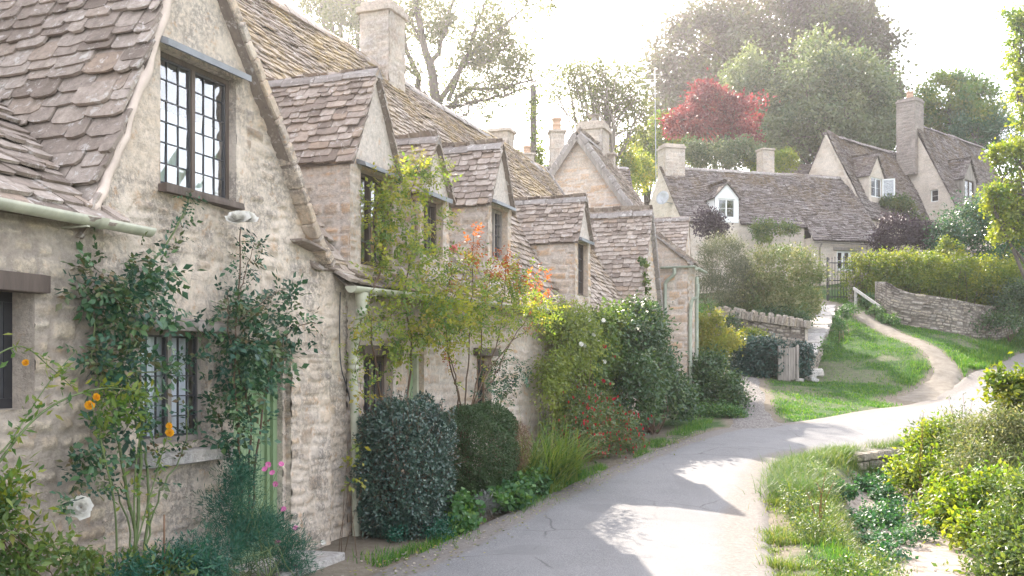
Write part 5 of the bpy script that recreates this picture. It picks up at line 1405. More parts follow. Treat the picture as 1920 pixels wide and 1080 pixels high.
def roof_far():
    f = Fr(*at(1478, 320, 56)[:2], .98, .2)
    root = thing("stone_cottage", "distant slate-grey roof corner between the low cottage's roof and the pale gable", "cottage", f(1, 0, 7), "cottages up the lane")
    b = MB(); stone_wall(b, f(0, 0, 0), f.U, f.N, 0, 4, 7, 12.0, .15, seed=421); stone_wall(b, f(0, 0, 0), f.N, -f.U, -4, 0, 7, 13.4, .15, top=lambda u: 13.4 - .75 * np.abs(u + 2), seed=422); b.build("wall", M['wall_far'], root, True)
    r = MB(); slope(r, f, -.1, 4, .1, 11.9, -2, 13.5, 423); sheet(r, [f(-.1, -2, 13.5), f(-.1, -4, 12), f(4, -4, 12), f(4, -2, 13.5)]); r.build("roof", M['tile_far'], root)
roof_far()

# ---------------------------------------------------------------- garden walls, gates, rail, mast, pole
def rubble_wall(name, label, pts, h, seed, cope='flat', mat='wall_dry', thick=.45, group=None, zoff=0.):
    P = resample(np.array(pts, float), 26 if len(pts) > 2 else 12)
    root = thing(name, label, "wall", (P[:, 0].mean(), P[:, 1].mean(), float(gz(P[:, 0].mean(), P[:, 1].mean()))), group)
    b = MB(); c = MB(); rng = rg(seed)
    if P.shape[1] == 2: zb = gz(P[:, 0], P[:, 1]) - .12; P = np.column_stack([P, zb])
    L = np.concatenate([[0], np.cumsum(np.linalg.norm(np.diff(P[:, :2], axis=0), axis=1))])
    T = nrm(np.gradient(P[:, :2], axis=0)); S = np.stack([T[:, 1], -T[:, 0]], 1)
    for sg in (1, -1):              # two faces, then the top
        us = np.arange(0, L[-1], .035); zs = np.arange(0, h + .2, .035); uu, zz = np.meshgrid(us, zs)
        hh, ti, mo = stones(uu + 50 * (sg < 0), zz, seed + sg, (.07, .13), (.12, .36), .016, .03)
        px = np.interp(uu, L, P[:, 0]); py = np.interp(uu, L, P[:, 1]); pz = np.interp(uu, L, P[:, 2])
        sx = np.interp(uu, L, S[:, 0]); sy = np.interp(uu, L, S[:, 1])
        o = thick / 2 + hh * .05 - .06 * zz / h + .03 * (fbm(uu, zz, seed, 2) - .5)
        V = np.stack([px + sg * sx * o, py + sg * sy * o, pz + zz], -1).reshape(-1, 3); nz, nu = uu.shape
        i = np.arange(nz - 1)[:, None] * nu + np.arange(nu - 1)[None]; q = np.stack([i, i + 1, i + nu + 1, i + nu], -1).reshape(-1, 4)
        b.add(V, Q=q if sg > 0 else q[:, ::-1], a=ti.ravel(), x=mo.ravel())
    for e in (0, -1):
        p = P[e]; s3 = np.append(S[e], 0) * thick / 2; sheet(b, [p + s3, p - s3, p - s3 + ZUP * (h + .15), p + s3 + ZUP * (h + .15)], 0, .5)
    b.build("wall_stones", M[mat], root, True)
    x = 0
    while x < L[-1] - .05:
        l = rng.uniform(.05, .11) if cope == 'upright' else rng.uniform(.35, .7)
        if cope == 'none': break
        l = min(l, L[-1] - x)
        q0 = np.array([np.interp(x, L, P[:, k]) for k in range(3)]); q1 = np.array([np.interp(x + l, L, P[:, k]) for k in range(3)])
        X = (q1 - q0) / 2; s3 = np.append(nrm(np.array([X[1], -X[0]])), 0); up = nrm(np.cross(s3, X)); up = up if up[2] > 0 else -up
        hh = rng.uniform(.10, .17) if cope == 'upright' else rng.uniform(.035, .06)
        rbox(c, (q0 + q1) / 2 + up * (h + .14 + hh * .8), X * .96, s3 * (thick / 2 + rng.uniform(.0, .05)), up * hh, a=rng.random(), bev=.2, jit=.05, rng=rng, x=.1)
        x += l
    if cope != 'none': c.build("coping", M['coping'] if cope == 'flat' else M[mat], root)
    return root
def gxy(px, d): return ((px - 960) / FPX * d, d)
rubble_wall("dry_stone_wall", "curved dry stone retaining wall under the long golden hedge", [gxy(1652, 34.6), gxy(1690, 33.4), gxy(1745, 33.0), gxy(1810, 33.6), gxy(1880, 35.2), gxy(1960, 38)], 1.02, 501, 'none')
rubble_wall("dry_stone_wall", "low garden wall topped with upright stones behind the ivy hedge", [gxy(1330, 30.5), gxy(1430, 29.8), gxy(1512, 29.2)], .95, 503, 'upright')
a_, b_ = at(1551, 574, 35.3), at(1508, 668, 27.6)
rubble_wall("garden_wall", "sloping garden wall with broad pale slab coping beside the grass bank", [tuple(a_ - ZUP * .95), tuple((a_ + b_) / 2 - ZUP * .98 - [0, 0, .05]), tuple(b_ - ZUP * .9)], .78, 505, 'flat', thick=.62)
def stone_pier():
    p = at(1604, 575, 36.2); z = float(gz(p[0], p[1])); root = thing("stone_gatepost", "stubby rough stone gatepost beside the iron gate", "gatepost", (p[0], p[1], z))
    b = MB(); rng = rg(6); zz = z - .1
    while zz < z + .95:
        h = rng.uniform(.09, .16); rbox(b, [p[0], p[1], zz + h / 2], [.2 * rng.uniform(.9, 1.1), .02, 0], [-.02, .2, 0], [0, 0, h / 2], a=rng.random(), x=.1, bev=.15, jit=.04, rng=rng); zz += h
    b.build("stone_stack", M['wall_dry'], root)
stone_pier()
def iron_gate():
    p = at(1577, 576, 36.6); z = float(gz(p[0], p[1])); root = thing("iron_gate", "black iron bar gate at the top of the path", "gate", (p[0], p[1], z))
    w, h = .88, 1.45; O = np.array([p[0] - w / 2, p[1], z + .03]); X = np.array([1., .08, 0]); b = MB()
    for k in range(9): b = MB(); tube(b, [O + X * w * k / 8, O + X * w * k / 8 + ZUP * (h + .08 * math.sin(k / 8 * math.pi))], .012, 6); lathe(b, O + X * w * k / 8 + ZUP * (h + .08 * math.sin(k / 8 * math.pi)), [(.012, 0), (.02, .03), (0, .1)], 6); b.build("bar", M['iron'], root, True)
    for zz in (.1, .7, 1.35):
        c = MB(); obox(c, O + X * w / 2 + ZUP * zz, X * w / 2, [0, .01, 0], ZUP * .018)
        c.build("cross_rail", M['iron'], root)
    for k in (0, 1):
        q = MB(); obox(q, O + X * (w * k + (-.06, .06)[k]) + ZUP * .75, X * .03, [0, .03, 0], ZUP * .8); q.build("gate_post", M['iron'], root)
iron_gate()
def wood_gate():
    p = at(1478, 708, 26.6); z = float(gz(p[0], p[1])); root = thing("garden_gate", "small weathered picket gate between clipped ivy hedges", "gate", (p[0], p[1], z))
    rng = rg(7); w = .40; X = np.array([1., .1, 0]); Y = np.array([-.1, 1., 0]); b = MB()
    for k in range(6): b = MB(); rbox(b, [p[0], p[1], z + .44 + rng.uniform(-.02, .02)] + X * (-w / 2 + w * (k + .5) / 6), X * w / 12 * .86, Y * .012, ZUP * .43, bev=.05, jit=.02, rng=rng); b.build("pale", M['wood_grey'], root)
    for zz in (.18, .70):
        c = MB(); obox(c, np.array([p[0], p[1], z + zz]) + Y * .03, X * w / 2, Y * .014, ZUP * .035)
        c.build("gate_rail", M['wood_grey'], root)
    for k, sx in enumerate((-1, 1)):
        q = MB(); rbox(q, np.array([p[0], p[1], z + .45]) + X * sx * (w / 2 + .05), X * .035, Y * .035, ZUP * .5, bev=.1, jit=.02, rng=rng); q.build("gate_post", M['wood_grey'], root)
wood_gate()
def handrail():
    a, b2 = at(1601, 541, 35.4), at(1651, 576, 33.9); g = thing("handrail", "pale wooden handrail slanting down from the iron gate", "handrail", (b2[0], b2[1], float(gz(b2[0], b2[1]))))
    r = MB(); X = (b2 - a) / 2; obox(r, (a + b2) / 2, X, nrm(np.cross(X, ZUP)) * .03, ZUP * .05); r.build("rail", M['rail_wood'], g)
    for f in (.1, .92):
        p = a + (b2 - a) * f; z = float(gz(p[0], p[1])); q = MB(); obox(q, [p[0], p[1] + .06, (p[2] + z) / 2 - .1], [.04, 0, 0], [0, .04, 0], [0, 0, (p[2] - z) / 2 + .1]); q.build("rail_post", M['rail_wood'], g)
handrail()
def loose_stones():
    rng = rg(12)
    for k, (px, py, d, r) in enumerate(((1530, 672, 27.4, .20), (1519, 690, 26.9, .14), (1525, 692, 26.7, .12), (1500, 697, 26.6, .09))):
        p = at(px, py, d); z = float(gz(p[0], p[1])); b = MB()
        rbox(b, [p[0], p[1], z + r * .4], [r, .02, .03 * rng.normal()], [-.02, r * .8, 0], [0, 0, r * .5], a=rng.random(), bev=.3, jit=.12, rng=rng)
        o = b.build("fallen_stone", M['coping']); tag(o, ("largest fallen stone, propped against the end of the sloping wall", "broad flat pale stone in the grass below the sloping wall", "small pale stone touching the flat one below the sloping wall", "lone small white stone in the grass beside the picket gate")[k], "stone", "fallen stones by the gate")
loose_stones()
def mast():
    p = at(1232, 300, 47); root = thing("aerial_mast", "thin grey aerial mast rising before the dark beech", "mast", (p[0], p[1], float(gz(p[0], p[1]))))
    b = MB(); q = at(1228, 132, 47); tube(b, [[p[0], p[1], float(gz(p[0], p[1]))], q], [.03, .02], 6); b.build("pole", M['steel'], root, True)
    c = MB(); tube(c, [at(1214, 141, 47), at(1242, 139, 47)], .012, 5); c.build("crossbar", M['steel'], root, True); c = MB(); tube(c, [at(1216, 150, 47), at(1240, 148, 47)], .010, 5); c.build("crossbar", M['steel'], root, True)
mast()
def pole():
    p = at(1001, 330, 38); z = float(gz(p[0], p[1])); root = thing("utility_pole", "ivy-clad utility pole behind the mossy roof", "pole", (p[0], p[1], z)); b = MB(); rng = rg(3)
    tube(b, [[p[0], p[1], z], at(1000, 162, 38)], [.16, .11], 9); b.build("pole", M['bark'], root, True)
    fb = MB(); foliage(fb, rng, [(at(1001, 300, 38), (.45, .45, 1.0)), (at(1000, 225, 38), (.2, .2, .8)), (at(1000, 190, 38), (.18, .18, .5)), (at(1000, 330, 38), (.6, .6, 1.1))], 2400, .13, 90, .16, .7, True, .3); fb.build("ivy", M['yellow_tree'], root)
    w = MB(); sp = spline(np.array([at(1000, 196, 38), at(940, 199, 39), at(880, 198, 40), at(700, 180, 44)]), 30); tube(w, sp, .02, 4); w.build("wire", M['bars'], root, True)
pole()
# ---------------------------------------------------------------- trees
def EL(px, py, rx, ry, d, rd=None, w=None):
    k = d / FPX; e = (at(px, py, d), (rx * k, rd if rd else rx * k, ry * k)); return e + ((w,) if w else ())
def base_at(px, d): x = (px - 960) / FPX * d; return np.array([x, d, float(zt(x, d))])
def spreading_tree():
    """open tree with tall bare limbs behind the ridge"""
    rng = rg(601); d = 42; root = thing("tall_tree", "tall open tree with bare forked limbs and sparse leaves behind the ridge", "tree", base_at(815, d), "trees behind the cottages")
    tb = MB(); fb = MB(); tips = []
    def L(pts, r0, r1):
        sp = spline(np.array([at(*q) for q in pts]), 14); sp = sp + rng.normal(0, .05, sp.shape); tube(tb, sp, np.linspace(r0, r1, 14), 7); return sp
    main = L([(815, 330, d), (822, 220, d), (808, 130, d), (790, 60, d), (770, -40, d)], .27, .10)
    s2 = L([(800, 300, d + 2), (790, 180, d + 2), (770, 110, d + 2), (748, 40, d + 2)], .2, .06)
    br = [main, s2]
    for pts, r in ((((820, 200, d), (870, 120, d), (930, 60, d), (985, 10, d)), .13), (((822, 215, d), (880, 170, d), (930, 165, d - 1), (1010, 150, d - 2)), .12), (((835, 205, d), (870, 195, d), (940, 180, d - 1), (1000, 160, d)), .08),
                   (((808, 130, d), (835, 60, d), (850, 0, d), (890, -40, d)), .12), (((795, 70, d), (760, 30, d), (720, 10, d)), .08), (((800, 180, d), (745, 150, d), (700, 120, d + 1)), .07), (((840, 190, d), (880, 90, d), (900, 30, d), (930, -30, d)), .1), (((822, 230, d), (860, 225, d), (880, 200, d), (900, 190, d)), .04), (((870, 120, d), (920, 115, d), (960, 80, d + 1)), .06), (((780, 140, d + 2), (735, 95, d + 2), (700, 30, d + 2)), .07), (((770, 60, d + 2), (690, 10, d + 2), (640, -10, d + 3)), .06)):
        br.append(L(pts, r, .025))
    for sp in br:
        for k in range(26):
            p = sp[rng.integers(4, 14)]; dr = rdirs(rng, 1)[0]; dr[2] = abs(dr[2]) * .7 + .1; q = p + dr * rng.uniform(.5, 1.7)
            limb(tb, rng, p, q, .022, .007, .12, 5, 4); tips.append(q); tips.append((p + q) / 2 + rng.normal(0, .2, 3))
    tips = np.array(tips); j = rng.choice(len(tips), 9000); P = tips[j] + rng.normal(0, .26, (9000, 3)) * (.5 + rng.random(len(tips))[j][:, None])
    cl = rng.random(len(tips))
    leaves(fb, P, rdirs(rng, 9000) - ZUP * .3, rdirs(rng, 9000) + ZUP * .5, .15, .085, 0, np.clip(cl[j] * .7 + rng.random(9000) * .3, 0, 1), quad=True)
    extra = [EL(930, 60, 70, 50, d), EL(1010, 20, 40, 30, d), EL(830, 40, 60, 45, d), EL(890, 110, 60, 30, d), EL(700, 40, 60, 50, d + 2), EL(770, 20, 40, 40, d), EL(960, 130, 60, 30, d - 1), EL(915, 215, 15, 14, d - 1), EL(640, 20, 60, 40, d + 3)]
    foliage(fb, rng, extra, 11000, .16, 240, .28, .55, True, .1, .3, .2)
    tb.build("trunk", M['bark'], root, True); fb.build("crown", M['ash'], root)
spreading_tree()
G = "trees behind the cottages"
tree("slender_tree", "slender pale-limbed tree with thin foliage behind the big chimney", base_at(1135, 47), [EL(1110, 150, 62, 40, 47), EL(1165, 180, 55, 60, 47), EL(1060, 170, 45, 40, 46), EL(1130, 215, 60, 40, 47), EL(1190, 240, 30, 50, 47)], 7000, .16, 'ash', 'bark_pale', .2, at(1135, 190, 47), 170, .35, .25, 40, G, 611)
tree("copper_beech", "huge domed copper beech towering behind the red tree", base_at(1450, 78), [EL(1350, 130, 125, 110, 76), EL(1450, 70, 130, 105, 80), EL(1560, 120, 110, 110, 80), EL(1290, 200, 65, 80, 74), EL(1640, 190, 45, 80, 80), EL(1250, 250, 40, 55, 74), EL(1400, 230, 140, 90, 78)], 72000, .34, 'beech', 'bark', .7, at(1450, 120, 78), 420, 1.0, .66, 50, G, 621, asp=.7, flat=.65)
tree("green_beech", "bright green outer crown at the copper beech's right shoulder", base_at(1610, 83), [EL(1600, 90, 60, 90, 83), EL(1640, 150, 36, 70, 83), EL(1655, 220, 22, 40, 83), EL(1560, 20, 60, 40, 83)], 13000, .30, 'ash', 'bark', .4, at(1600, 120, 83), 220, .6, .5, 24, G, 622, asp=.7)
tree("whitebeam_tree", "broad silvery green tree with pointed tops behind the pale gable", base_at(1555, 60), [EL(1515, 135, 52, 62, 60), EL(1560, 190, 110, 75, 60), EL(1540, 240, 130, 80, 60), EL(1620, 240, 55, 70, 60), EL(1470, 250, 50, 60, 60), EL(1530, 95, 16, 26, 60)], 42000, .22, 'greygreen', 'bark', .35, at(1545, 130, 60), 260, .6, .74, 30, G, 631, flat=1.2)
tree("cone_tree", "smaller cone-shaped pale green tree left of the silvery one", base_at(1405, 62), [EL(1405, 130, 22, 40, 62), EL(1400, 165, 45, 36, 62), EL(1400, 205, 60, 40, 62)], 13000, .2, 'greygreen', 'bark', .22, at(1405, 120, 62), 90, .5, .66, 16, G, 641, flat=1.2)
tree("red_maple", "bright red ornamental tree above the low cottage's roof", base_at(1350, 52), [EL(1320, 210, 55, 38, 52), EL(1385, 215, 50, 36, 52), EL(1290, 235, 42, 26, 51), EL(1410, 258, 32, 24, 51), EL(1345, 250, 60, 30, 52), EL(1330, 180, 28, 20, 52)], 17000, .17, 'red_tree', 'bark', .2, at(1345, 225, 52), 130, .38, .5, 26, G, 651)
tree("yew_tree", "dark evergreen filling in below the silvery tree", base_at(1590, 66), [EL(1600, 270, 70, 50, 66), EL(1500, 290, 60, 40, 66), EL(1650, 250, 26, 50, 66)], 15000, .24, 'dark_shrub', 'bark', .3, at(1590, 230, 66), 220, .5, .7, 10, G, 661)
tree("garden_tree", "leafy tree with yellowing top right of the clay chimney pot", base_at(1775, 62), [EL(1780, 190, 60, 50, 62), EL(1840, 210, 50, 60, 62), EL(1730, 210, 24, 26, 62), EL(1800, 240, 70, 40, 62)], 20000, .22, 'kerria', 'bark', .3, at(1780, 180, 62), 240, .42, .55, 22, G, 671)
tree("pine_tree", "soft dark green conifer top over the highest cottage's roof end", base_at(1830, 60), [EL(1830, 255, 45, 28, 60), EL(1800, 240, 25, 18, 60), EL(1880, 260, 40, 40, 60)], 9000, .26, 'laurel', 'bark', .22, at(1835, 230, 60), 130, .36, .5, 12, G, 673, asp=.16)
tree("roadside_tree", "yellow-green sunlit tree leaning in at the right edge", base_at(1935, 33), [EL(1915, 300, 45, 45, 33), EL(1900, 385, 45, 45, 33), EL(1945, 215, 40, 40, 33.5), EL(1935, 160, 24, 34, 33.5), EL(1975, 340, 60, 90, 34), EL(1870, 375, 26, 22, 32.5), EL(1885, 285, 24, 20, 33), EL(1895, 440, 40, 40, 33)], 16000, .13, 'yellow_tree', 'bark', .2, at(1965, 230, 33.5), 250, .22, .4, 36, G, 681)
tree("tall_ash", "tall dark-leaved tree cut off by the top right corner", base_at(1960, 40), [EL(1925, 60, 38, 60, 40), EL(1905, 120, 26, 26, 40), EL(1930, 160, 40, 40, 40), EL(1965, 60, 60, 120, 40), EL(1888, 35, 20, 12, 40)], 8500, .15, 'meadow', 'bark', .22, at(1955, 20, 40), 170, .25, .3, 30, G, 691)
tree("backdrop_tree", "tree showing dimly through haze between gable chimney and mast", base_at(1215, 58), [EL(1215, 300, 45, 50, 58), EL(1190, 330, 40, 40, 56), EL(1245, 270, 36, 50, 58)], 9000, .2, 'yellow_tree', 'bark', .25, at(1215, 270, 58), 130, .4, .5, 12, G, 693)
tree("hazy_tree", "hazy leafy tree at the top left beyond the first chimney", base_at(640, 48), [EL(640, 20, 60, 45, 48), EL(690, 60, 36, 40, 48), EL(600, -10, 60, 30, 48)], 7000, .18, 'ash', 'bark', .2, at(640, 30, 48), 150, .36, .3, 20, G, 695)

def bush(name, label, ells, n, size, lm, cat="shrub", seed=1, K=None, rc=.12, shell=.65, asp=.55, quad=False, group=None, up=.35, droop=.1, flat=1., stems=6, R=None, zmin=None, comp=0, stem_mat='stem_brown', fold=.18, extra=None, base=None, lower=-.6, srad=.012):
    rng = rg(seed); cs = np.array([e[0] for e in ells]); c = cs.mean(0)
    if base is None: base = np.array([c[0], c[1], float(gz(c[0], c[1]))])
    root = thing(name, label, cat, base, group); fb = MB()
    cc = foliage(fb, rng, ells, n, size, K, rc, asp, quad, shell, up, droop, R=R, zmin=zmin, flat=flat, comp=comp, lower=lower)
    if stems:
        sb = MB()
        for k in rng.choice(len(cc), min(stems, len(cc)), replace=False):
            b0 = base + np.append(rng.normal(0, .08, 2), -.08); limb(sb, rng, b0, cc[k], srad, srad * .35, .08, 7, 5)
        sb.build("stems", M[stem_mat], root, True)
    fb.build("foliage", M[lm], root)
    if extra: extra(root, rng, cc)
    return root
GS = "garden shrubs up the lane"
bush("feathery_shrub", "grey-green feathery shrub with pale upright tips behind the corner", [EL(1355, 500, 50, 55, 31.5), EL(1340, 560, 42, 45, 31), EL(1385, 545, 35, 55, 31.5)], 16000, .10, 'olive', seed=701, rc=.2, asp=.18, group=GS, up=0., droop=-.5, shell=.6)
bush("variegated_shrub", "large rounded shrub with pale cream-tipped leaves beside the gate path", [EL(1465, 520, 75, 58, 32), EL(1430, 560, 55, 45, 31.5), EL(1505, 545, 38, 45, 32), EL(1460, 580, 75, 30, 31.5)], 22000, .085, 'variegated', seed=703, rc=.2, group=GS)
bush("purple_shrub", "small dark purple shrub under the low cottage's eaves", [EL(1328, 420, 24, 22, 38), EL(1340, 430, 22, 24, 38)], 3500, .1, 'purple', seed=705, rc=.18, group=GS)
bush("purple_shrub", "wide dusky purple shrub behind the golden hedge's left end", [EL(1690, 440, 48, 34, 40), EL(1655, 455, 25, 25, 40), EL(1735, 450, 40, 30, 40)], 9000, .1, 'purple', seed=707, rc=.22, group=GS)
bush("laurel_bush", "glossy green laurel with pale flowers above the hedge at right", [EL(1820, 430, 60, 45, 39), EL(1880, 440, 60, 60, 39), EL(1780, 455, 40, 28, 39), EL(1850, 400, 40, 24, 39), EL(1930, 440, 50, 80, 39)], 14000, .13, 'laurel', seed=709, rc=.28, group=GS)
bush("golden_shrub", "yellow-green shrub top poking above the middle of the golden hedge", [EL(1780, 470, 20, 20, 36.3), EL(1768, 462, 10, 14, 36.3)], 1500, .09, 'hedge_gold', seed=710, rc=.12, group=GS)
bush("berry_shrub", "green shrub between the two ridge chimneys, under the red tree", [EL(1340, 300, 50, 26, 48), EL(1390, 290, 40, 26, 48), EL(1300, 290, 26, 26, 48)], 9000, .13, 'greygreen', seed=711, rc=.28, group=GS)
bush("light_shrub", "light green pointed shrub right of the rear ridge chimney", [EL(1470, 305, 24, 20, 48), EL(1415, 305, 18, 18, 48), EL(1440, 310, 30, 15, 49)], 5000, .14, 'yellow_tree', seed=713, rc=.22, group=GS, asp=.35)
bush("wild_shrub", "loose yellow-green shrub behind the satellite dish", [EL(1180, 345, 26, 50, 46.5), EL(1205, 330, 22, 40, 48), EL(1165, 300, 22, 26, 47)], 7000, .12, 'vine', seed=715, rc=.25, group=GS)
def creeper(name, label, ells, n, size, lm, seed, rc=.14): return bush(name, label, ells, n, size, lm, "climber", seed, rc=rc, stems=7, shell=.3, up=.1)
creeper("wall_climber", "red-tinged climber trained over the low cottage's front wall", [EL(1440, 430, 38, 18, 40.9, .15), EL(1425, 445, 20, 20, 40.8, .15), EL(1480, 432, 22, 12, 41.2, .15)], 3500, .09, 'climb_green', 717)
creeper("roof_creeper", "dark red and green creeper spilling over the middle cottage's lower roof", [EL(1690, 395, 32, 24, 46.6, .6), EL(1665, 380, 16, 14, 45.8, .4), EL(1715, 420, 20, 14, 46.8, .5)], 4500, .12, 'fuchsia', 719)
def hedge_long():
    rng = rg(721); root = thing("clipped_hedge", "long clipped hedge, golden on top, above the curved stone wall", "hedge", (16, 36.2, float(gz(16, 36.2)))); fb = MB(); sb = MB()
    els = []
    for k, px in enumerate(range(1600, 1990, 14)):
        d = np.interp(px, [1600, 1690, 1800, 1990], [36.3, 34.9, 35.2, 37.8]); yt = np.interp(px, [1600, 1640, 1760, 1830, 1990], [482, 478, 480, 488, 490]) + 5 * math.sin(k * 1.7)
        yb = np.interp(px, [1600, 1650, 1700, 1760, 1850, 1990], [560, 552, 556, 560, 580, 590]); els.append(EL(px, (yt + yb) / 2, 22, (yb - yt) / 2 + 4, d, .75))
    cc = foliage(fb, rng, els, 52000, .085, 1100, .17, .6, False, .72, .4, .05); fb.build("foliage", M['hedge_gold'], root)
    for k in range(60):
        c = cc[rng.integers(len(cc))]; limb(sb, rng, [c[0] + rng.normal(0, .1), c[1] + .1, float(gz(c[0], c[1])) - .1], c, .02, .008, .06, 5, 4)
    sb.build("stems", M['stem_brown'], root, True)
hedge_long()
bush("dark_bush", "dark bush in shade at the right end of the stone wall", [EL(1900, 580, 40, 40, 34.6), EL(1930, 570, 50, 50, 35), EL(1880, 590, 20, 24, 34.2), EL(1850, 605, 28, 10, 33.6), EL(1895, 612, 30, 12, 33.0)], 7000, .10, 'dark_shrub', seed=723, rc=.2)
def boxy(px0, px1, y0, y1, d, dd, nx=5, ny=4): return [EL(px0 + (px1 - px0) * (i + .5) / nx, y0 + (y1 - y0) * (j + .5) / ny, (px1 - px0) / nx * .8, (y1 - y0) / ny * .8, d, dd) for i in range(nx) for j in range(ny)]
bush("ivy_hedge", "dark clipped ivy hedge left of the picket gate", boxy(1374, 1462, 640, 706, 27, .5), 16000, .075, 'ivy_dark', "hedge", 731, rc=.12, shell=.5, K=500)
bush("ivy_hedge", "small dark ivy clump between picket gate and sloping wall", boxy(1490, 1516, 652, 704, 27, .35, 2, 3), 4500, .075, 'ivy_dark', "hedge", 733, rc=.1, shell=.5, K=150)
bush("lime_shrub", "bright lime shrub resting on top of the dark ivy hedge's back", [EL(1402, 630, 22, 9, 27.9, .4), EL(1425, 634, 14, 7, 27.9, .3)], 1800, .07, 'hedge_gold', seed=735, rc=.1)
bush("wall_shrub", "green plants growing along the foot of the sloping wall's right side", [EL(1568, 612, 7, 10, 29.6, .25), EL(1585, 588, 8, 8, 32.8, .3), EL(1550, 650, 6, 8, 28, .25), EL(1596, 582, 8, 5, 34, .3)], 2200, .07, 'ivyleaf', seed=737, rc=.12)
bush("path_shrub", "dark leafy plants at the left foot of the curved stone wall", [EL(1640, 588, 14, 10, 34, .4), EL(1665, 602, 14, 7, 33.2, .4), EL(1630, 570, 12, 14, 35, .4)], 3000, .08, 'ivyleaf', seed=739, rc=.14)
bush("under_shrub", "low dark green growth on top of the upright-stone wall", [EL(1360, 592, 40, 14, 30.8, .5), EL(1450, 590, 40, 10, 30.6, .5), EL(1500, 600, 16, 12, 30, .3), EL(1372, 612, 18, 20, 29.4, .3)], 5000, .075, 'dark_shrub', seed=741, rc=.14)
# ---------------------------------------------------------------- plants along the cottages
def EW(px, py, rx, ry, s=.2, rs=.1, w=None):
    t, ss, z = on_wall(px, py, s); c = W(t, s, z); y = c[1]
    ppm = FPX * abs(DT[0] * y - c[0] * DT[1]) / y ** 2
    e = (c, (rx / ppm, rs, ry / FPX * y)); return e + ((w,) if w else ())
def wpath(pts, s0, s1=None, n=24):
    s1 = s0 if s1 is None else s1
    return spline(np.array([wp(p[0], p[1], s0 + (s1 - s0) * i / (len(pts) - 1)) for i, p in enumerate(pts)]), n)
def along(b, rng, sp, n, size, lo=.0, m=0, comp=2, spread=.03, asp=.6):
    k = (lo + (1 - lo) * rng.random(n)) * (len(sp) - 1.001); i = k.astype(int); f = (k - i)[:, None]
    P = sp[i] * (1 - f) + sp[np.minimum(i + 1, len(sp) - 1)] * f + rng.normal(0, spread, (n, 3))
    D = rdirs(rng, n) + N3 * .5; Nn = rdirs(rng, n) * .5 + ZUP * .7 + N3 * .4
    if comp: compound(b, rng, P, D, Nn, size * (.7 + .6 * rng.random(n)), m, rng.random(n), comp)
    else: leaves(b, P, D, Nn, size * (.6 + .7 * rng.random(n)), size * asp, m, rng.random(n))
def flower(parent, C, r, mat, rng, rings=3, per=6, face=None, name="flower"):
    b = MB(); petals(b, rng, np.asarray(C, float), r, rings, per, face if face is not None else nrm(N3 * .4 + np.array([0, -1., .35]))); return b.build(name, M[mat], parent, True)

def rose_left():
    rng = rg(801); base = wp(255, 1062, .30); base[2] = 0
    root = thing("climbing_rose", "dark climbing rose smothering the left half of the lower window, one white bloom low down", "climber", base, "climbers on the cottage fronts")
    sb = MB(); fb = MB()
    paths = [([(258, 1100), (245, 950), (225, 850), (205, 760), (180, 640), (170, 560)], .012), ([(250, 1100), (262, 900), (268, 780), (248, 660), (240, 560), (300, 480), (345, 395), (352, 366)], .012), ([(262, 1100), (278, 950), (272, 850), (232, 720), (236, 640)], .011), ([(255, 1095), (300, 930), (345, 840), (352, 760)], .008), ([(252, 1095), (235, 960), (190, 890), (130, 880)], .007), ([(240, 660), (300, 600), (360, 610), (392, 640)], .007), ([(245, 700), (330, 690), (372, 660)], .006), ([(230, 600), (200, 560), (162, 500)], .006), ([(210, 760), (180, 700), (165, 650)], .006)]
    for p, r in paths:
        sp = wpath(p, .26, .12); sp += rng.normal(0, .006, sp.shape); tube(sb, sp, np.linspace(r, r * .4, len(sp)), 6)
        along(fb, rng, sp, 24, .046, .35)
    els = [EW(188, 535, 30, 34, .16, .08), EW(225, 560, 32, 46, .18, .1), EW(270, 560, 28, 26, .17, .08), EW(235, 630, 36, 44, .2, .1), EW(172, 665, 20, 28, .17, .06), EW(255, 700, 46, 40, .2, .1), EW(262, 770, 24, 30, .22, .08), EW(300, 520, 26, 26, .15, .06), EW(262, 500, 30, 30, .15, .06), EW(215, 830, 40, 30, .24, .08)]
    foliage(fb, rng, els, 430, .056, 90, .09, comp=2, shell=.25, R=RW, up=.5)
    along(fb, rng, wpath([(240, 560), (300, 480), (345, 395), (352, 366)], .14), 40, .03)
    sb.build("stems", M['stem_green'], root, True); fb.build("foliage", M['rose_dark'], root)
    flower(root, wp(152, 952, .40), .066, 'pet_white', rng, 6, 8)
    f2 = MB(); along(f2, rng, wpath([(110, 940), (150, 935), (200, 925)], .38), 16, .04); f2.build("leaf_spray", M['rose_dark'], root)
rose_left()
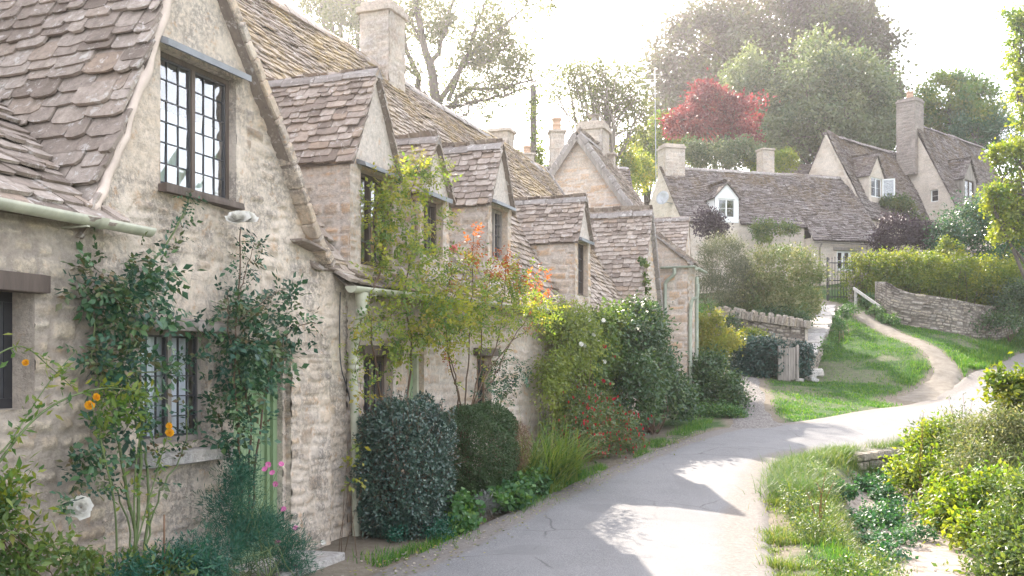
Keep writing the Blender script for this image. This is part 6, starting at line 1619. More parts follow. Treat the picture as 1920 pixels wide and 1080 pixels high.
def kerria():
    rng = rg(811); base = wp(150, 1070, .55); base[2] = 0
    root = thing("flowering_shrub", "arching yellow-green shrub with a few orange-yellow blooms in front of the left wall", "shrub", base); sb = MB(); fb = MB()
    for p, s0, s1, r in (([(-120, 1010), (-20, 890), (60, 790), (130, 745), (200, 728), (262, 735)], .6, .4, .009), ([(-150, 760), (-30, 680), (40, 650), (95, 690), (135, 725)], .5, .45, .006), ([(-90, 900), (0, 850), (50, 780), (90, 720), (140, 660)], .6, .4, .006), ([(220, 1090), (215, 950), (190, 830), (185, 770), (215, 735)], .42, .40, .007), ([(255, 1090), (252, 920), (262, 820), (275, 770)], .4, .38, .007), ([(-60, 1000), (20, 940), (60, 880)], .6, .6, .005), ([(240, 1080), (290, 900), (318, 800)], .4, .36, .006)):
        sp = wpath(p, s0, s1, 30); tube(sb, sp, np.linspace(r, r * .35, 30), 6); along(fb, rng, sp, 46, .055, .25, comp=0, spread=.028, asp=.42)
    foliage(fb, rng, [EW(225, 745, 45, 20, .4, .1), EW(200, 770, 36, 24, .42, .1), EW(262, 770, 30, 22, .4, .08), EW(20, 905, 40, 30, .6, .1), EW(10, 960, 40, 40, .6, .12)], 420, .06, 40, .08, asp=.42, shell=.2, R=RW)
    sb.build("stems", M['stem_green'], root, True); fb.build("foliage", M['kerria'], root)
    for px, py, r in ((181, 745, .022), (168, 760, .027), (317, 799, .020), (318, 812, .026), (48, 680, .018)): flower(root, wp(px, py, .44), r, 'pet_yellow', rng, 4, 7)
kerria()
def rose_door():
    rng = rg(821); base = wp(462, 990, .25); base[2] = 0
    root = thing("climbing_rose", "climbing rose half hiding the green door, a big white bloom at its top", "climber", base, "climbers on the cottage fronts"); sb = MB(); fb = MB()
    for p, r in (([(455, 1020), (448, 850), (440, 700), (446, 560), (452, 425)], .011), ([(470, 1020), (480, 850), (505, 700), (545, 620), (592, 606)], .010), ([(462, 1020), (470, 800), (445, 690), (425, 600), (430, 540)], .009), ([(460, 1000), (430, 850), (405, 770)], .006), ([(490, 760), (520, 690), (530, 640)], .006), ([(448, 600), (500, 560), (545, 535)], .006), ([(446, 560), (470, 480), (478, 455)], .004)):
        sp = wpath(p, .24, .14); sp += rng.normal(0, .006, sp.shape); tube(sb, sp, np.linspace(r, r * .4, len(sp)), 6); along(fb, rng, sp, 24, .045, .3)
    els = [EW(440, 570, 28, 34, .16, .08), EW(452, 640, 36, 50, .2, .1), EW(500, 590, 46, 30, .17, .09), EW(545, 612, 30, 18, .17, .08), EW(465, 720, 42, 44, .2, .09), EW(440, 830, 34, 40, .22, .08), EW(525, 560, 26, 18, .15, .06), EW(490, 650, 34, 30, .2, .08), EW(425, 780, 24, 24, .2, .06), EW(505, 700, 24, 36, .2, .06)]
    foliage(fb, rng, els, 500, .056, 90, .09, comp=2, shell=.25, R=RW, up=.5)
    along(fb, rng, wpath([(446, 540), (452, 430)], .14), 26, .022)
    sb.build("stems", M['stem_brown'], root, True); fb.build("foliage", M['rose_dark'], root)
    flower(root, wp(446, 412, .2), .085, 'pet_white', rng, 6, 8, nrm(np.array([.1, -.6, .8]))); flower(root, wp(463, 411, .2), .075, 'pet_white', rng, 6, 8, nrm(np.array([.3, -.6, .8])))
    f = MB(); along(f, rng, wpath([(470, 540), (480, 500), (484, 480)], .14), 10, .025); f.build("young_shoot", M['fuchsia'], root)
rose_door()
def cosmos():
    rng = rg(831); base = wp(470, 1080, .5); base[2] = 0
    root = thing("cosmos_plant", "feathery green plant with small pink flowers at the foot of the green door", "plant", base); fb = MB(); sb = MB()
    els = [EW(430, 950, 44, 70, .35, .14), EW(480, 1000, 60, 55, .45, .18), EW(535, 1040, 36, 44, .5, .16), EW(400, 1040, 60, 40, .5, .16), EW(450, 890, 30, 40, .3, .1), EW(350, 1060, 50, 24, .5, .14), EW(555, 1075, 26, 24, .5, .1)]
    cc = foliage(fb, rng, els, 22000, .045, 420, .07, .10, True, .15, R=RW, up=.2, droop=-.35)
    for k in range(46): limb(sb, rng, base + np.append(rng.normal(0, .16, 2), 0), cc[rng.integers(len(cc))], .004, .002, .08, 6, 4)
    for px, py in ((503, 871), (511, 887), (527, 871), (517, 908), (532, 955), (554, 991), (606, 1017), (520, 1018), (554, 1064), (497, 880)):
        q = wp(px, py, .5); limb(sb, rng, base + np.append(rng.normal(0, .1, 2), .3), q, .003, .002, .05, 7, 4)
        flower(root, q, .021, 'pet_white' if px == 606 else 'pet_pink', rng, 1, 8, nrm(rdirs(rng, 1)[0] * .5 + np.array([.2, -1, .4])))
    fb.build("foliage", M['cosmos'], root); sb.build("stems", M['stem_green'], root, True)
cosmos()
def bushW(name, label, els, n, size, lm, base, cat="plant", **k):
    b = wp(*base); b[2] = float(gz(b[0], b[1])); return bush(name, label, els, n, size, lm, cat, R=RW, base=b, **k)
bushW("border_plant", "low leafy border plants at the bottom left corner under the arching shrub", [EW(60, 1040, 60, 34, .6, .16), EW(160, 1060, 70, 26, .55, .14), EW(280, 1070, 60, 22, .55, .12), EW(-20, 990, 40, 60, .6, .16), EW(10, 1070, 60, 30, .7, .1)], 2600, .05, 'climb_green', (120, 1090, .5), seed=841, rc=.07, shell=.2, asp=.45, stems=14, srad=.005)
bushW("border_plant", "dark glossy border plant between the two climbing roses at the very bottom", [EW(330, 1055, 60, 26, .6, .14), EW(395, 1075, 50, 18, .65, .12), EW(250, 1080, 50, 16, .65, .1)], 2600, .042, 'cosmos', (330, 1090, .55), seed=843, rc=.07, shell=.2, asp=.3, stems=10, srad=.005)
def stake():
    b = MB(); tube(b, [wp(308, 1100, .6), wp(308, 965, .6)], .006, 6); tag(b.build("garden_stake", M['wood_brown'], None, True), "thin brown stake in front of the window's climbing rose", "stake")
stake()
def vine():
    rng = rg(851); base = wp(735, 960, .2); base[2] = .02
    root = thing("climbing_vine", "sunlit yellow-green vine rambling over the first dormer and gutter", "climber", base, "climbers on the cottage fronts"); sb = MB(); fb = MB(); tb = MB()
    for p, s0, s1, r in (([(735, 1000), (720, 800), (700, 650), (690, 560), (720, 480), (700, 420), (715, 350)], .15, .12, .014), ([(735, 1000), (760, 780), (770, 650), (760, 540), (780, 440), (770, 360), (790, 300)], .18, .25, .014), ([(770, 650), (810, 600), (850, 560), (870, 500)], .25, .35, .009), ([(760, 560), (720, 600), (680, 600), (660, 640)], .25, .3, .007), ([(780, 460), (820, 420), (850, 400)], .25, .35, .007), ([(720, 420), (760, 330), (830, 320)], .2, .3, .006), ([(705, 520), (690, 580), (668, 690), (690, 760)], .28, .3, .005), ([(780, 380), (750, 330), (740, 300)], .25, .25, .005)):
        sp = wpath(p, s0, s1, 30); sp += rng.normal(0, .01, sp.shape); tube(sb, sp, np.linspace(r, r * .3, 30), 6); along(fb, rng, sp, 50, .042, .3, comp=2, spread=.05)
    els = [EW(750, 350, 44, 30, .25, .12), EW(735, 395, 40, 34, .2, .12), EW(790, 340, 36, 22, .3, .1), EW(760, 440, 46, 40, .3, .14), EW(730, 480, 24, 34, .2, .1), EW(760, 520, 56, 40, .35, .16), EW(755, 570, 34, 30, .3, .12, .03), EW(810, 555, 52, 40, .4, .16), EW(780, 615, 50, 36, .35, .14), EW(700, 610, 20, 36, .3, .1, .012), EW(830, 500, 40, 36, .4, .14), EW(745, 655, 36, 40, .28, .1, .03), EW(820, 620, 44, 26, .4, .12), EW(850, 590, 40, 34, .45, .12)]
    foliage(fb, rng, els, 1550, .043, 160, .11, comp=2, shell=.2, R=RW, up=.4)
    tips = [EW(840, 318, 26, 8, .35, .06), EW(785, 300, 16, 14, .3, .06), EW(810, 330, 30, 14, .3, .06)]
    foliage(tb, rng, tips, 130, .028, 20, .06, comp=2, shell=.2, R=RW)
    sb.build("stems", M['stem_brown'], root, True); fb.build("foliage", M['vine'], root); tb.build("young_shoots", M['fern'], root)
vine()
def rose_orange():
    rng = rg(861); base = wp(872, 800, .35); base[2] = float(gz(base[0], base[1]))
    root = thing("tall_rose", "tall rose with bright orange young shoots above the mossy eaves", "shrub", base); sb = MB(); fb = MB(); ob = MB(); db = MB()
    for p in ([(872, 900), (868, 780), (840, 660), (835, 560), (850, 500)], [(872, 900), (872, 780), (880, 650), (885, 540), (888, 440)], [(874, 900), (885, 770), (930, 650), (945, 560), (952, 470)], [(874, 900), (880, 790), (915, 700), (985, 600), (1010, 520)], [(872, 900), (860, 760), (850, 690), (835, 650)], [(874, 900), (878, 790), (900, 690), (905, 600), (925, 500)], [(885, 770), (930, 700), (960, 640), (1020, 600)]):
        sp = wpath(p, .35, .5, 30); sp += rng.normal(0, .008, sp.shape); tube(sb, sp, np.linspace(.012, .004, 30), 6)
        along(fb, rng, sp, 26, .034, .45); along(ob, rng, sp[22:], 16, .026, .2, spread=.03)
    foliage(fb, rng, [EW(875, 520, 34, 44, .45, .12), EW(925, 560, 44, 40, .5, .14), EW(900, 610, 54, 34, .45, .14), EW(960, 530, 34, 34, .5, .12), EW(1012, 570, 26, 34, .5, .1), EW(985, 590, 40, 28, .5, .12), EW(860, 580, 34, 34, .42, .12)], 1000, .044, 150, .11, comp=2, shell=.2, R=RW)
    foliage(ob, rng, [EW(886, 470, 10, 34, .5, .06), EW(950, 490, 18, 22, .5, .06), EW(925, 508, 22, 12, .5, .06), EW(1010, 530, 22, 26, .5, .06), EW(970, 520, 16, 16, .5, .06)], 200, .038, 40, .06, comp=2, shell=.2, R=RW)
    foliage(db, rng, [EW(950, 700, 36, 34, .5, .12), EW(935, 740, 26, 24, .5, .1)], 260, .036, 30, .08, comp=2, shell=.2, R=RW)
    sb.build("stems", M['stem_brown'], root, True); fb.build("foliage", M['vine'], root); ob.build("young_shoots", M['orange_leaf'], root); db.build("lower_foliage", M['rose_dark'], root)
    flower(root, wp(850, 468, .5), .045, 'pet_rose', rng, 5, 7)
rose_orange()

def superfoliage(fb, rng, C, Rd, n, size, asp, p=5., lump=.06, R=RW, depth=.16, m=0, up=.25, ls=6.):
    d = rng.uniform(-1, 1, (n, 3)); d = d / (np.sum(np.abs(d) ** p, 1) ** (1 / p))[:, None]
    d[:, 2] = np.where(d[:, 2] < -.97, -d[:, 2], d[:, 2])
    lum = 1 + lump * 2 * (fbm(d[:, 0] * ls * .4 + d[:, 2] * 2.1, d[:, 1] * ls * .4 + d[:, 2] * 2.7, 5) - .5)
    r = 1 - depth * rng.random(n) ** 2.2
    P = np.asarray(C) + (d * np.asarray(Rd) * (r * lum)[:, None]) @ R
    O = nrm((np.sign(d) * np.abs(d) ** 2 / np.asarray(Rd)) @ R)
    D = O * .7 + rdirs(rng, n) * .8; Nn = O * .6 + rdirs(rng, n) * .6; Nn[:, 2] += up
    a = np.clip(.65 * fbm(d[:, 0] * 5 + d[:, 1] * 3, d[:, 2] * 5 + d[:, 1] * 2, 9) + .5 * rng.random(n) - .05, 0, 1); L = size * (.6 + .7 * rng.random(n))
    leaves(fb, P, D, Nn, L, L * asp, m, a); return P
def box_hedge():
    rng = rg(871); c = W(.38, .46, .60); root = thing("clipped_bush", "big square clipped bush of small dark glossy leaves beside the downpipe", "bush", (c[0], c[1], 0)); fb = MB(); sb = MB()
    P = superfoliage(fb, rng, c, (.52, .36, .66), 24000, .036, .62, 3.4, .28, depth=.3)
    for k in range(60): limb(sb, rng, W(.38 + rng.normal(0, .12), .42 + rng.normal(0, .08), -.05), P[rng.integers(len(P))], .012, .003, .08, 6, 4)
    for k in range(320):
        q = P[rng.integers(len(P))]; o = nrm(q - c); sp = spline(np.array([q - o * .05, q + o * .03 + rng.normal(0, .02, 3), q + o * rng.uniform(.06, .14) + ZUP * .03]), 8); tube(sb, sp, .0025, 4); along(fb, rng, sp, 9, .034, .1, comp=0, spread=.008, asp=.55)
    fb.build("foliage", M['box'], root); sb.build("stems", M['stem_brown'], root, True)
box_hedge()
def yew_ball():
    rng = rg(873); c = W(2.05, .48, .66); root = thing("clipped_bush", "rounded dark bush with a brown dead patch on its right side", "bush", (c[0], c[1], .03)); fb = MB(); db = MB(); sb = MB()
    P = superfoliage(fb, rng, c, (.62, .42, .52), 46000, .030, .42, 2.6, .2, depth=.24); 
    c2 = W(2.0, .90, .62); dead = []
    superfoliage(db, rng, W(2.50, .72, .70), (.22, .24, .30), 6000, .05, .07, 2.2, .1, depth=.4)
    for k in range(16): limb(sb, rng, W(2.05 + rng.normal(0, .1), .42, -.05), P[rng.integers(len(P))], .01, .003, .08, 6, 4)
    fb.build("foliage", M['yew'], root); db.build("dead_twigs", M['wood_brown'], root); sb.build("stems", M['stem_brown'], root, True)
yew_ball()
def EG(t, s, z, rt, rs, rz_): return (W(t, s, z + float(zt(*wxy(t, s)))), (rt, rs, rz_))
def bushG(name, label, els, n, size, lm, cat="plant", **k):
    c = np.mean([e[0] for e in els], 0); return bush(name, label, els, n, size, lm, cat, R=RW, base=(c[0], c[1], float(gz(c[0], c[1]))), **k)
bushG("ground_ivy", "bright green ivy patch at the square bush's right foot by the road", [EG(.72, .86, .18, .16, .1, .18), EG(.95, .84, .14, .14, .1, .14), EG(.62, .93, .07, .18, .08, .07)], 1300, .055, 'ivyleaf', seed=881, rc=.06, asp=.95, shell=.3, stems=8, srad=.004)
bushG("ground_ivy", "broad-leaved ground cover under the round bush along the road edge", [EG(1.6 + .35 * k, .92 + .03 * (k % 2), .13, .24, .13, .12) for k in range(8)], 4200, .06, 'ivyleaf', seed=883, rc=.07, asp=.95, shell=.3, stems=16, srad=.004)
bushG("lavender_clump", "small grey lavender clump at the foot of the round bush", [EG(1.25, .86, .12, .14, .1, .12), EG(1.42, .9, .1, .12, .08, .1)], 2200, .05, 'lavender', seed=885, rc=.05, asp=.1, quad=True, shell=.2, stems=8, srad=.003, droop=-.6)
bushG("creeping_weed", "low creeping weeds along the road in front of the square bush", [EG(.1 + .2 * k, .88, .06, .14, .08, .07) for k in range(4)] + [EG(-.1, .6, .08, .12, .1, .1)], 1800, .026, 'cosmos', seed=887, rc=.05, asp=.6, shell=.2, stems=6, srad=.003)
bushW("yellow_leaved_shoot", "yellowing leafy shoot in front of the downpipe's foot", [EW(665, 870, 16, 40, .5, .05), EW(672, 910, 18, 24, .55, .05), EW(655, 830, 10, 20, .45, .04)], 60, .055, 'fern', (660, 990, .5), seed=889, rc=.05, asp=.7, shell=.2, stems=4, srad=.004, cat="plant")
def straps():
    rng = rg(891); root = thing("strap_leaf_plant", "fountain of long arching strap leaves beside the road", "plant", W(3.55, .95, .15)); b = MB(); n = 620
    t = 3.45 + .55 * rng.uniform(-1, 1, n); s = .82 + .28 * rng.uniform(-1, 1, n); P = W(t, s, 0); P[:, 2] = zt(P[:, 0], P[:, 1]) - .03
    blades(b, rng, P, .80, .020, .95, segs=6, dirb=N3 * .5); b.build("leaves", M['strap'], root)
    c = MB(); j = rng.choice(n, 40); blades(c, rng, P[j], 1.1, .007, .25, segs=6); c.build("seed_stalks", M['grass_long'], root)
straps()
bushW("clematis", "pale green clematis cascade with tiny white flowers on the far wall", [EW(1060, 625, 34, 40, .3, .14), EW(1085, 680, 36, 54, .4, .16), EW(1045, 720, 30, 60, .35, .14), EW(1075, 600, 40, 26, .35, .14), EW(1100, 640, 26, 44, .4, .14), EW(1060, 780, 26, 30, .4, .1)], 15000, .055, 'clematis', (1065, 850, .3), "climber", seed=901, rc=.13, asp=.5, shell=.3, stems=20, srad=.01, droop=.5,
      extra=lambda root, rng, cc: [flower(root, cc[i] + N3 * .12 + rng.normal(0, .05, 3), .035, 'pet_white', rng, 2, 5) for i in rng.choice(len(cc), 12, replace=False)], group="climbers on the cottage fronts")
bushW("leafy_climber", "mid-green climber with one dark red bloom below the tiled cross gable", [EW(1135, 625, 32, 36, .35, .16), EW(1155, 690, 32, 44, .45, .18), EW(1145, 600, 26, 22, .35, .12), EW(1165, 640, 24, 40, .4, .14), EW(1120, 700, 24, 60, .4, .14), EW(1175, 590, 30, 14, .3, .1), EW(1130, 760, 26, 30, .45, .14)], 12000, .07, 'climb_green', (1145, 830, .35), "climber", seed=903, rc=.13, asp=.7, shell=.3, stems=18, srad=.01,
      extra=lambda root, rng, cc: [flower(root, wp(px, py, .6), .035, 'pet_red', rng, 3, 6) for px, py in ((1133, 650), (1150, 668), (1131, 715))], group="climbers on the cottage fronts")
def fuchsia():
    rng = rg(905); root = thing("fuchsia_bush", "bushes hung with small red flowers at the bend of the road", "bush", W(6.3, .8, .25)); fb = MB(); rb = MB(); sb = MB()
    els = [EG(4.8, .8, .5, .4, .3, .3), EG(5.4, .8, .55, .5, .3, .32), EG(6.2, .95, .38, .55, .3, .32), EG(6.9, 1.0, .3, .4, .26, .26), EG(5.8, .6, .8, .5, .25, .26), EG(6.6, .6, .7, .6, .25, .3)]
    cc = foliage(fb, rng, els, 14000, .05, 320, .11, .55, R=RW, shell=.4); k = len(cc)
    P = cc[rng.choice(k, 600)] + rng.normal(0, .09, (600, 3)) + N3 * .05; leaves(rb, P, rdirs(rng, 600) * .4 - ZUP, rdirs(rng, 600), .055, .03, 0, rng.random(600))
    for i in range(24): limb(sb, rng, W(6.1 + rng.normal(0, .4), .7, .1), cc[rng.integers(k)], .009, .003, .08, 6, 4)
    fb.build("foliage", M['fuchsia'], root); rb.build("blossom", M['pet_red'], root); sb.build("stems", M['stem_red'], root, True)
fuchsia()
bushG("dark_shrub", "dense dark green shrub against the last corner of the row", [EG(9.2, .75, 1.3, .9, .36, .8), EG(10.2, .85, .8, .9, .36, .7), EG(9.8, .6, 1.9, .7, .3, .5), EG(11.2, .95, .5, .7, .3, .5), EG(8.2, .9, .8, .6, .3, .7)], 22000, .08, 'dark_shrub', "shrub", seed=907, rc=.16, shell=.5, asp=.5, stems=20, srad=.014)
bushW("trailing_ivy", "thin ivy trail hanging down the edge of the cross gable", [EW(1212, 500 + 12 * k, 4, 9, .12, .04) for k in range(10)] + [EW(1205, 492, 10, 6, .12, .04)], 500, .06, 'climb_green', (1213, 640, .1), "climber", seed=909, rc=.05, asp=.8, shell=.1, stems=3, srad=.006, group="climbers on the cottage fronts")
# beyond the corner
bush("corner_shrub", "dark rounded shrub just right of the row's last corner", [EL(1325, 725, 30, 45, 22.6, .5), EL(1350, 745, 30, 36, 22.2, .5), EL(1372, 745, 20, 36, 22, .45), EL(1330, 690, 26, 24, 23, .45)], 11000, .075, 'dark_shrub', seed=921, rc=.16, shell=.5, stems=14, srad=.014)
bush("fern_shrub", "yellow-green ferny shrub catching the sun above the dark corner shrub", [EL(1335, 655, 32, 20, 24.2, .5), EL(1365, 640, 20, 18, 24.4, .4), EL(1318, 620, 20, 26, 24.6, .4), EL(1345, 600, 10, 12, 24.6, .2)], 6500, .085, 'fern', seed=923, rc=.15, shell=.4, asp=.3, stems=16, srad=.01)
bush("corner_plant", "low green plants at the foot of the dark corner shrub beside gravel", [EL(1320, 775, 30, 12, 21.2, .4), EL(1360, 778, 30, 13, 21, .4), EL(1385, 780, 14, 12, 20.8, .3), EL(1290, 790, 20, 10, 20.6, .3)], 4200, .055, 'ivyleaf', "plant", seed=925, rc=.1, shell=.3, stems=8, srad=.004)
# ---------------------------------------------------------------- stream side and right bank
def headwall():
    rng = rg(931); C = np.array([(4.45, 14.55), (5.0, 15.15), (5.7, 15.75), (6.5, 16.4)]); P = resample(C, 40); root = thing("stone_culvert", "mossy stone edging where the stream bed meets the road", "kerb", (5.4, 15.4, 0.0)); b = MB()
    x = 0
    while x < 38:
        p = P[int(x)]; q = P[min(39, int(x) + 3)]; X = np.append((q - p) / 2, 0); Y = nrm(np.array([X[1], -X[0], 0])) * .14
        zt_ = float(zt(*p)) + .02
        for k in range(3): rbox(b, [(p[0] + q[0]) / 2 + rng.normal(0, .01), (p[1] + q[1]) / 2, zt_ - .07 - .14 * k], X * .95, Y * rng.uniform(.8, 1.1), ZUP * .066, a=rng.random(), bev=.25, jit=.06, rng=rng)
        x += 3
    b.build("edging_stones", M['wall_dry'], root)
headwall()
def tufts(name, label, pts, n, h, w, lean, lm, seed, cat="grass tuft", group=None, sp=.12, segs=4):
    rng = rg(seed); pts = np.array(pts, float); c = pts.mean(0); root = thing(name, label, cat, (c[0], c[1], float(gz(*c[:2]))), group); b = MB()
    j = rng.integers(0, len(pts), n); P = pts[j][:, :2] + rng.normal(0, sp, (n, 2)); Z = gz(P[:, 0], P[:, 1]) - .02
    blades(b, rng, np.column_stack([P, Z]), h, w, lean, segs=segs); b.build("blades", M[lm], root)
    return root
TG = "grass tufts by the stream"
tufts("grass_tuft", "big drooping tuft of long grass between road and stream", [(3.35 + .1 * k, 11.6 + .32 * k) for k in range(6)], 6500, .27, .007, 1.1, 'grass_mid', 941, group=TG, sp=.16)
tufts("grass_tuft", "grass tuft on the corner where the road bends past the culvert", [(3.9, 13.7), (4.1, 14.0), (4.4, 14.4), (4.8, 14.9)], 5000, .21, .007, .9, 'grass_mid', 943, group=TG, sp=.14)
tufts("grass_tuft", "short grass tufts sprouting along the culvert stones", [(5.1, 15.2), (5.5, 15.55), (6.0, 15.9), (6.4, 16.2)], 4200, .20, .007, .8, 'grass_mid', 945, group=TG, sp=.13)
tufts("grass_tuft", "thin sunlit grass fringe along the stream's near road edge", [(3.15 + .05 * k, 9.2 + .3 * k) for k in range(8)], 6000, .15, .007, .7, 'grass_long', 947, group=TG, sp=.2)
tufts("grass_tuft", "short grass at the bottom edge between road and stream mud", [(2.75 + .06 * k, 7.2 + .25 * k) for k in range(8)], 5000, .10, .006, .5, 'grass', 949, group=TG, sp=.22)
def thistle(name, label, x, y, h, seed, lm='fuchsia'):
    rng = rg(seed); z = float(gz(x, y)); root = thing(name, label, "weed", (x, y, z)); sb = MB(); fb = MB()
    for k in range(5):
        q = np.array([x, y, z]) + np.array([rng.normal(0, .12), rng.normal(0, .08), h * rng.uniform(.6, 1.)]); sp = limb(sb, rng, [x, y, z - .03], q, .005, .002, .06, 8, 4)
        leaves(fb, sp[2:].repeat(5, 0) + rng.normal(0, .015, (30, 3)), rdirs(rng, 30) + ZUP * .3, rdirs(rng, 30), .04, .014, 0, rng.random(30))
    sb.build("stems", M['stem_red'], root, True); fb.build("leaves", M[lm], root)
thistle("dock_weed", "dry reddish weed stalk at the stream's road edge near the bottom", 3.05, 9.9, .55, 951); 
thistle("tall_weed", "tall thin green weed standing before the sunny road", 5.5, 13.4, 1.25, 953, 'meadow'); thistle("seeding_weed", "brown seeding weed beside the sunny road bend", 6.35, 13.9, 1.15, 955)
def cress(label, pts, n, size, seed):
    rng = rg(seed); pts = np.array(pts, float); els = [((p[0], p[1], float(gz(p[0], p[1])) + .05), (p[2], p[2], .07)) for p in pts]
    bush("stream_plant", label, els, n, size, 'cress', "plant", seed=seed, rc=.07, shell=.1, asp=.8, stems=6, srad=.003, up=.8, group="water plants in the stream bed")
cress("dark green water plants at the foot of the culvert stones", [(4.95, 14.2, .3), (5.4, 14.6, .35), (5.9, 15.1, .35), (5.1, 13.7, .25)], 3600, .05, 961)
cress("spreading water plants beside the long drooping grass tuft", [(4.15, 12.6, .3), (4.3, 12.0, .35), (4.6, 12.3, .3), (4.9, 12.9, .3), (5.4, 12.9, .3), (4.0, 11.6, .25)], 5200, .045, 963)
cress("sparse water plants across the nearer stream mud", [(3.75, 10.7, .3), (3.9, 10.2, .25), (4.2, 11.0, .3), (3.6, 9.9, .2), (4.6, 11.3, .25)], 2600, .04, 965)
BG = "wild plants on the right bank"
def EB(px, py, rx, ry, d, rd): return EL(px, py, rx, ry, d, rd)
def wild(label, els, n, size, lm, seed, asp=.5, rc=.14, up=.35): bush("wild_plant", label, els, n, size, lm, "wild plant", seed=seed, rc=rc, shell=.35, asp=asp, stems=30, srad=.006, stem_mat='stem_green', group=BG, up=up)
wild("sunlit yellow-green weeds nearest the culvert on the right bank", [EB(1760, 850, 50, 50, 14.2, .6), EB(1720, 890, 36, 36, 13.8, .5), EB(1790, 900, 50, 50, 13.4, .5), EB(1735, 835, 24, 40, 14.4, .4)], 11000, .07, 'meadow', 971)
wild("pale seed-headed weeds in the middle of the right bank", [EB(1830, 830, 50, 40, 13.2, .5), EB(1880, 820, 50, 50, 12.8, .5), EB(1840, 880, 60, 50, 12.5, .5), EB(1930, 840, 40, 60, 12.4, .5), EB(1800, 800, 30, 20, 14, .5)], 13000, .06, 'variegated', 973, .3)
wild("bright broad-leaved weeds hanging over the stream mud", [EB(1770, 960, 44, 40, 12.2, .4), EB(1820, 960, 60, 50, 11.6, .5), EB(1880, 950, 60, 60, 11.2, .5), EB(1845, 1010, 50, 44, 10.7, .4), EB(1790, 925, 40, 40, 12.8, .4)], 12000, .075, 'meadow', 975, .6)
wild("deep green weeds in the bottom right corner", [EB(1900, 1020, 50, 60, 9.8, .4), EB(1860, 1070, 50, 36, 9.6, .35), EB(1930, 960, 40, 70, 10.2, .4), EB(1950, 1060, 60, 50, 9.2, .4)], 8500, .06, 'climb_green', 977, .5)
wild("yellow-leaved bush at the right edge before the climbing road", [EB(1895, 735, 36, 26, 13.2, .35), EB(1870, 712, 16, 10, 13.2, .2), EB(1915, 765, 30, 36, 13, .4), EB(1940, 740, 40, 50, 13, .4)], 3600, .085, 'hedge_gold', 979, .6, .12)
def bank_grass():
    rng = rg(981); b = MB(); n = 22000; x = rng.uniform(4.6, 8.5, n); y = rng.uniform(7.5, 16, n); k = (stream_mask(x, y) < .3) & (x > np.interp(y, [7, 10.8, 14, 16], [4.8, 5.1, 6.1, 7.3])) & ~in_poly(x, y, ROADPOLY); x, y = x[k], y[k]
    blades(b, rng, np.column_stack([x, y, gz(x, y) - .02]), .5, .010, .7, segs=4); tag(b.build("bank_grass", M['grass_long'], None), "long sunlit grass among the weeds of the right bank", "grass", kind="stuff")
bank_grass()
# ---------------------------------------------------------------- lawn on the bank
def lawn():
    rng = rg(991); b = MB(); n = 260000
    x = rng.uniform(4.5, 19, n); y = rng.uniform(19, 37, n)
    k = ~in_poly(x, y, ROADPOLY); x, y = x[k], y[k]
    de = np.minimum(poly_dist(x, y, rl)[0], 9); dp, kp = poly_dist(x, y, PATH); dg, _ = poly_dist(x, y, GRAV)
    patch = fbm(x * .55 + 3, y * .8, 77, 4); fine = fbm(x * 2.2, y * 2.6, 31, 3)
    low = 1 - sstep(21, 24.5, y - .35 * (x - 6))
    dens = (1 - .85 * sstep(.45, .70, patch) * (1 - .8 * low)) * sstep(.7, 1.7, dp / PW[kp] - .8 * (fine - .5)) * sstep(.42, .8, dg) * sstep(.05, .55, de + .9 * (fine - .5)) * (.25 + .75 * sstep(.36, .52, fine))
    k = (rng.random(len(x)) < dens) & (x > 4.6 + .12 * (y - 19)) ; x, y, fine, de = x[k], y[k], fine[k], de[k]
    h = .035 + .05 * fine + .10 * (1 - sstep(.3, 1.4, de)) * sstep(9.5, 11, x)
    blades(b, rng, np.column_stack([x, y, gz(x, y) - .01]), h, .018, .6, segs=2); tag(b.build("grass", M['grass'], None), "short grass covering the bank between lane, path and walls", "grass", kind="stuff")
    # rough verge on the uphill side of the lane
    b = MB(); n = 26000; f = rng.random(n) * .33 + .63; i = (f * (NRD - 1)).astype(int); T = nrm(np.gradient(rl, axis=0)); S = np.stack([-T[:, 1], T[:, 0]], 1)
    o = np.abs(rng.normal(0, .55, n)) + .10; P = rl[i] + S[i] * o[:, None] + rng.normal(0, .05, (n, 2)); cl = fbm(P[:, 0] * 1.4, P[:, 1] * 1.4, 12, 3); dp, kp = poly_dist(P[:, 0], P[:, 1], PATH)
    k = (cl > .44) & (dp > PW[kp] * 1.1) & (P[:, 0] > 9.8); P = P[k]; cl = cl[k]
    blades(b, rng, np.column_stack([P, gz(P[:, 0], P[:, 1]) - .02]), .12 + .45 * (cl - .44), .014, .6, segs=3); tag(b.build("verge_grass", M['grass'], None), "tufty grass verge along the uphill side of the lane", "grass", kind="stuff")
    b = MB(); n = 9000; t = rng.uniform(-1.0, 12.5, n); s = 1.0 + .04 * t + rng.normal(0, .13, n) - .1; P = W(t, s, 0); cl = fbm(t * 1.2, s * 3, 15, 3); k = cl > .5 - .12 * sstep(7, 9, t); P = P[k]
    P[:, 2] = gz(P[:, 0], P[:, 1]) - .02; blades(b, rng, P, .09, .008, .5, segs=2); tag(b.build("edge_grass", M['grass'], None), "short grass along the road edge below the cottage borders", "grass", kind="stuff")
lawn()
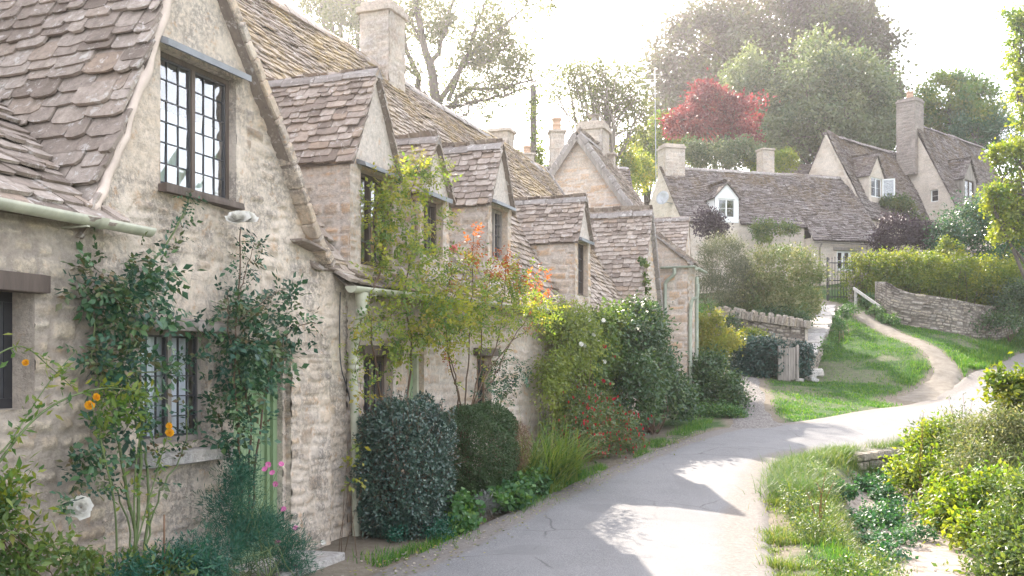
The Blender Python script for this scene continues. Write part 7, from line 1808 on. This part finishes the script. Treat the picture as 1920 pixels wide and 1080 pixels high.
def leaf_litter():
    rng = rg(993); b = MB(); n = 520; t = rng.uniform(-1.5, 9, n); s = np.abs(rng.normal(0, .45, n)) + .95 + .05 * t; P = W(t, s, 0); P[:, 2] = zt(P[:, 0], P[:, 1]) + .03
    leaves(b, P, rdirs(rng, n) * [1, 1, .15], rdirs(rng, n) * .3 + ZUP, .035, .025, 0, rng.random(n)); tag(b.build("fallen_leaves", M['fern'], None), "dry fallen leaves scattered along the road edge", "fallen leaves", kind="stuff")
    b = MB(); n = 500; k = rng.random(n) < .8
    t = rng.uniform(-2, 10, n); s = rng.normal(1.15, .2, n) + .05 * t; P = W(t, s, 0); Q = np.column_stack([2.3 + rng.normal(.4, .3, n) + .1 * (rng.random(n)), rng.uniform(6.5, 13, n), np.zeros(n)]); Q[:, 0] += .16 * (Q[:, 1] - 7.6); P = np.where(k[:, None], P, Q)
    for p in P:
        r = rng.uniform(.004, .012); z = float(zt(p[0], p[1])); rbox(b, [p[0], p[1], z + .02], [r, r * .3, 0], [-r * .3, r * .8, 0], [0, 0, r * .6], a=rng.random(), bev=.35, jit=.1, rng=rng)
    tag(b.build("grit", M['wall_dry'], None), "loose grit and small stones along both road edges", "grit", kind="stuff")
leaf_litter()
def verge_weeds():
    rng = rg(997); b = MB(); n = 16000; f = rng.random(n); y = 7 + 6.5 * f; x = 2.15 + .25 * (y - 7) * .68 + np.abs(rng.normal(0, .42, n)) + .12; cl = fbm(x * 1.8, y * 1.8, 19, 3); k = (cl > .45) & ~in_poly(x, y, ROADPOLY) & (stream_mask(x, y) < .7); x, y, cl = x[k], y[k], cl[k]
    P = np.column_stack([x, y, gz(x, y) + rng.random(len(x)) * .10 * (cl - .40) * 8]); leaves(b, P, rdirs(rng, len(x)) + ZUP * .3, rdirs(rng, len(x)) * .6 + ZUP, .032, .02, 0, rng.random(len(x)))
    tag(b.build("verge_weeds", M['climb_green'], None), "low mixed weeds on the verge between lane and stream", "weeds", kind="stuff")
verge_weeds()
def stream_verge():
    rng = rg(999); b = MB(); n = 42000; i = rng.integers(30, 100, n); T = nrm(np.gradient(rr_, axis=0)); S = np.stack([T[:, 1], -T[:, 0]], 1)
    o = np.abs(rng.normal(0, .38, n)) + .02; P = rr_[i] + S[i] * o[:, None] + rng.normal(0, .06, (n, 2)); cl = fbm(P[:, 0] * 1.6, P[:, 1] * 1.6, 22, 3); k = (cl > .34) & (P[:, 1] > 6.5) & (P[:, 1] < 16) & (stream_mask(P[:, 0], P[:, 1]) < .6); P, cl = P[k], cl[k]
    blades(b, rng, np.column_stack([P, gz(P[:, 0], P[:, 1]) - .02]), .05 + .35 * (cl - .40), .007, .7, segs=3); tag(b.build("verge_grass", M['grass_long'], None), "short dry grass on the verge between the lane and the stream bed", "grass", kind="stuff")
stream_verge()
# ---------------------------------------------------------------- air
def haze():
    b = MB(); obox(b, [20, 73, 21], [118, 0, 0], [0, 110, 0], [0, 0, 26.5]); m = bpy.data.materials.new("air"); m.use_nodes = True; t = m.node_tree; t.nodes.remove(t.nodes["Principled BSDF"])
    v = t.nodes.new("ShaderNodeVolumePrincipled"); v.inputs["Color"].default_value = (.96, .94, 1.0, 1); v.inputs["Density"].default_value = .00065; v.inputs["Anisotropy"].default_value = .78  # haze volume, scattering shaped so its glow imitates lens flare
    t.links.new(v.outputs[0], t.nodes["Material Output"].inputs["Volume"])
    tag(b.build("haze", m), "pale haze filling the lane, its glow standing in for lens flare", "haze", kind="stuff")
haze()
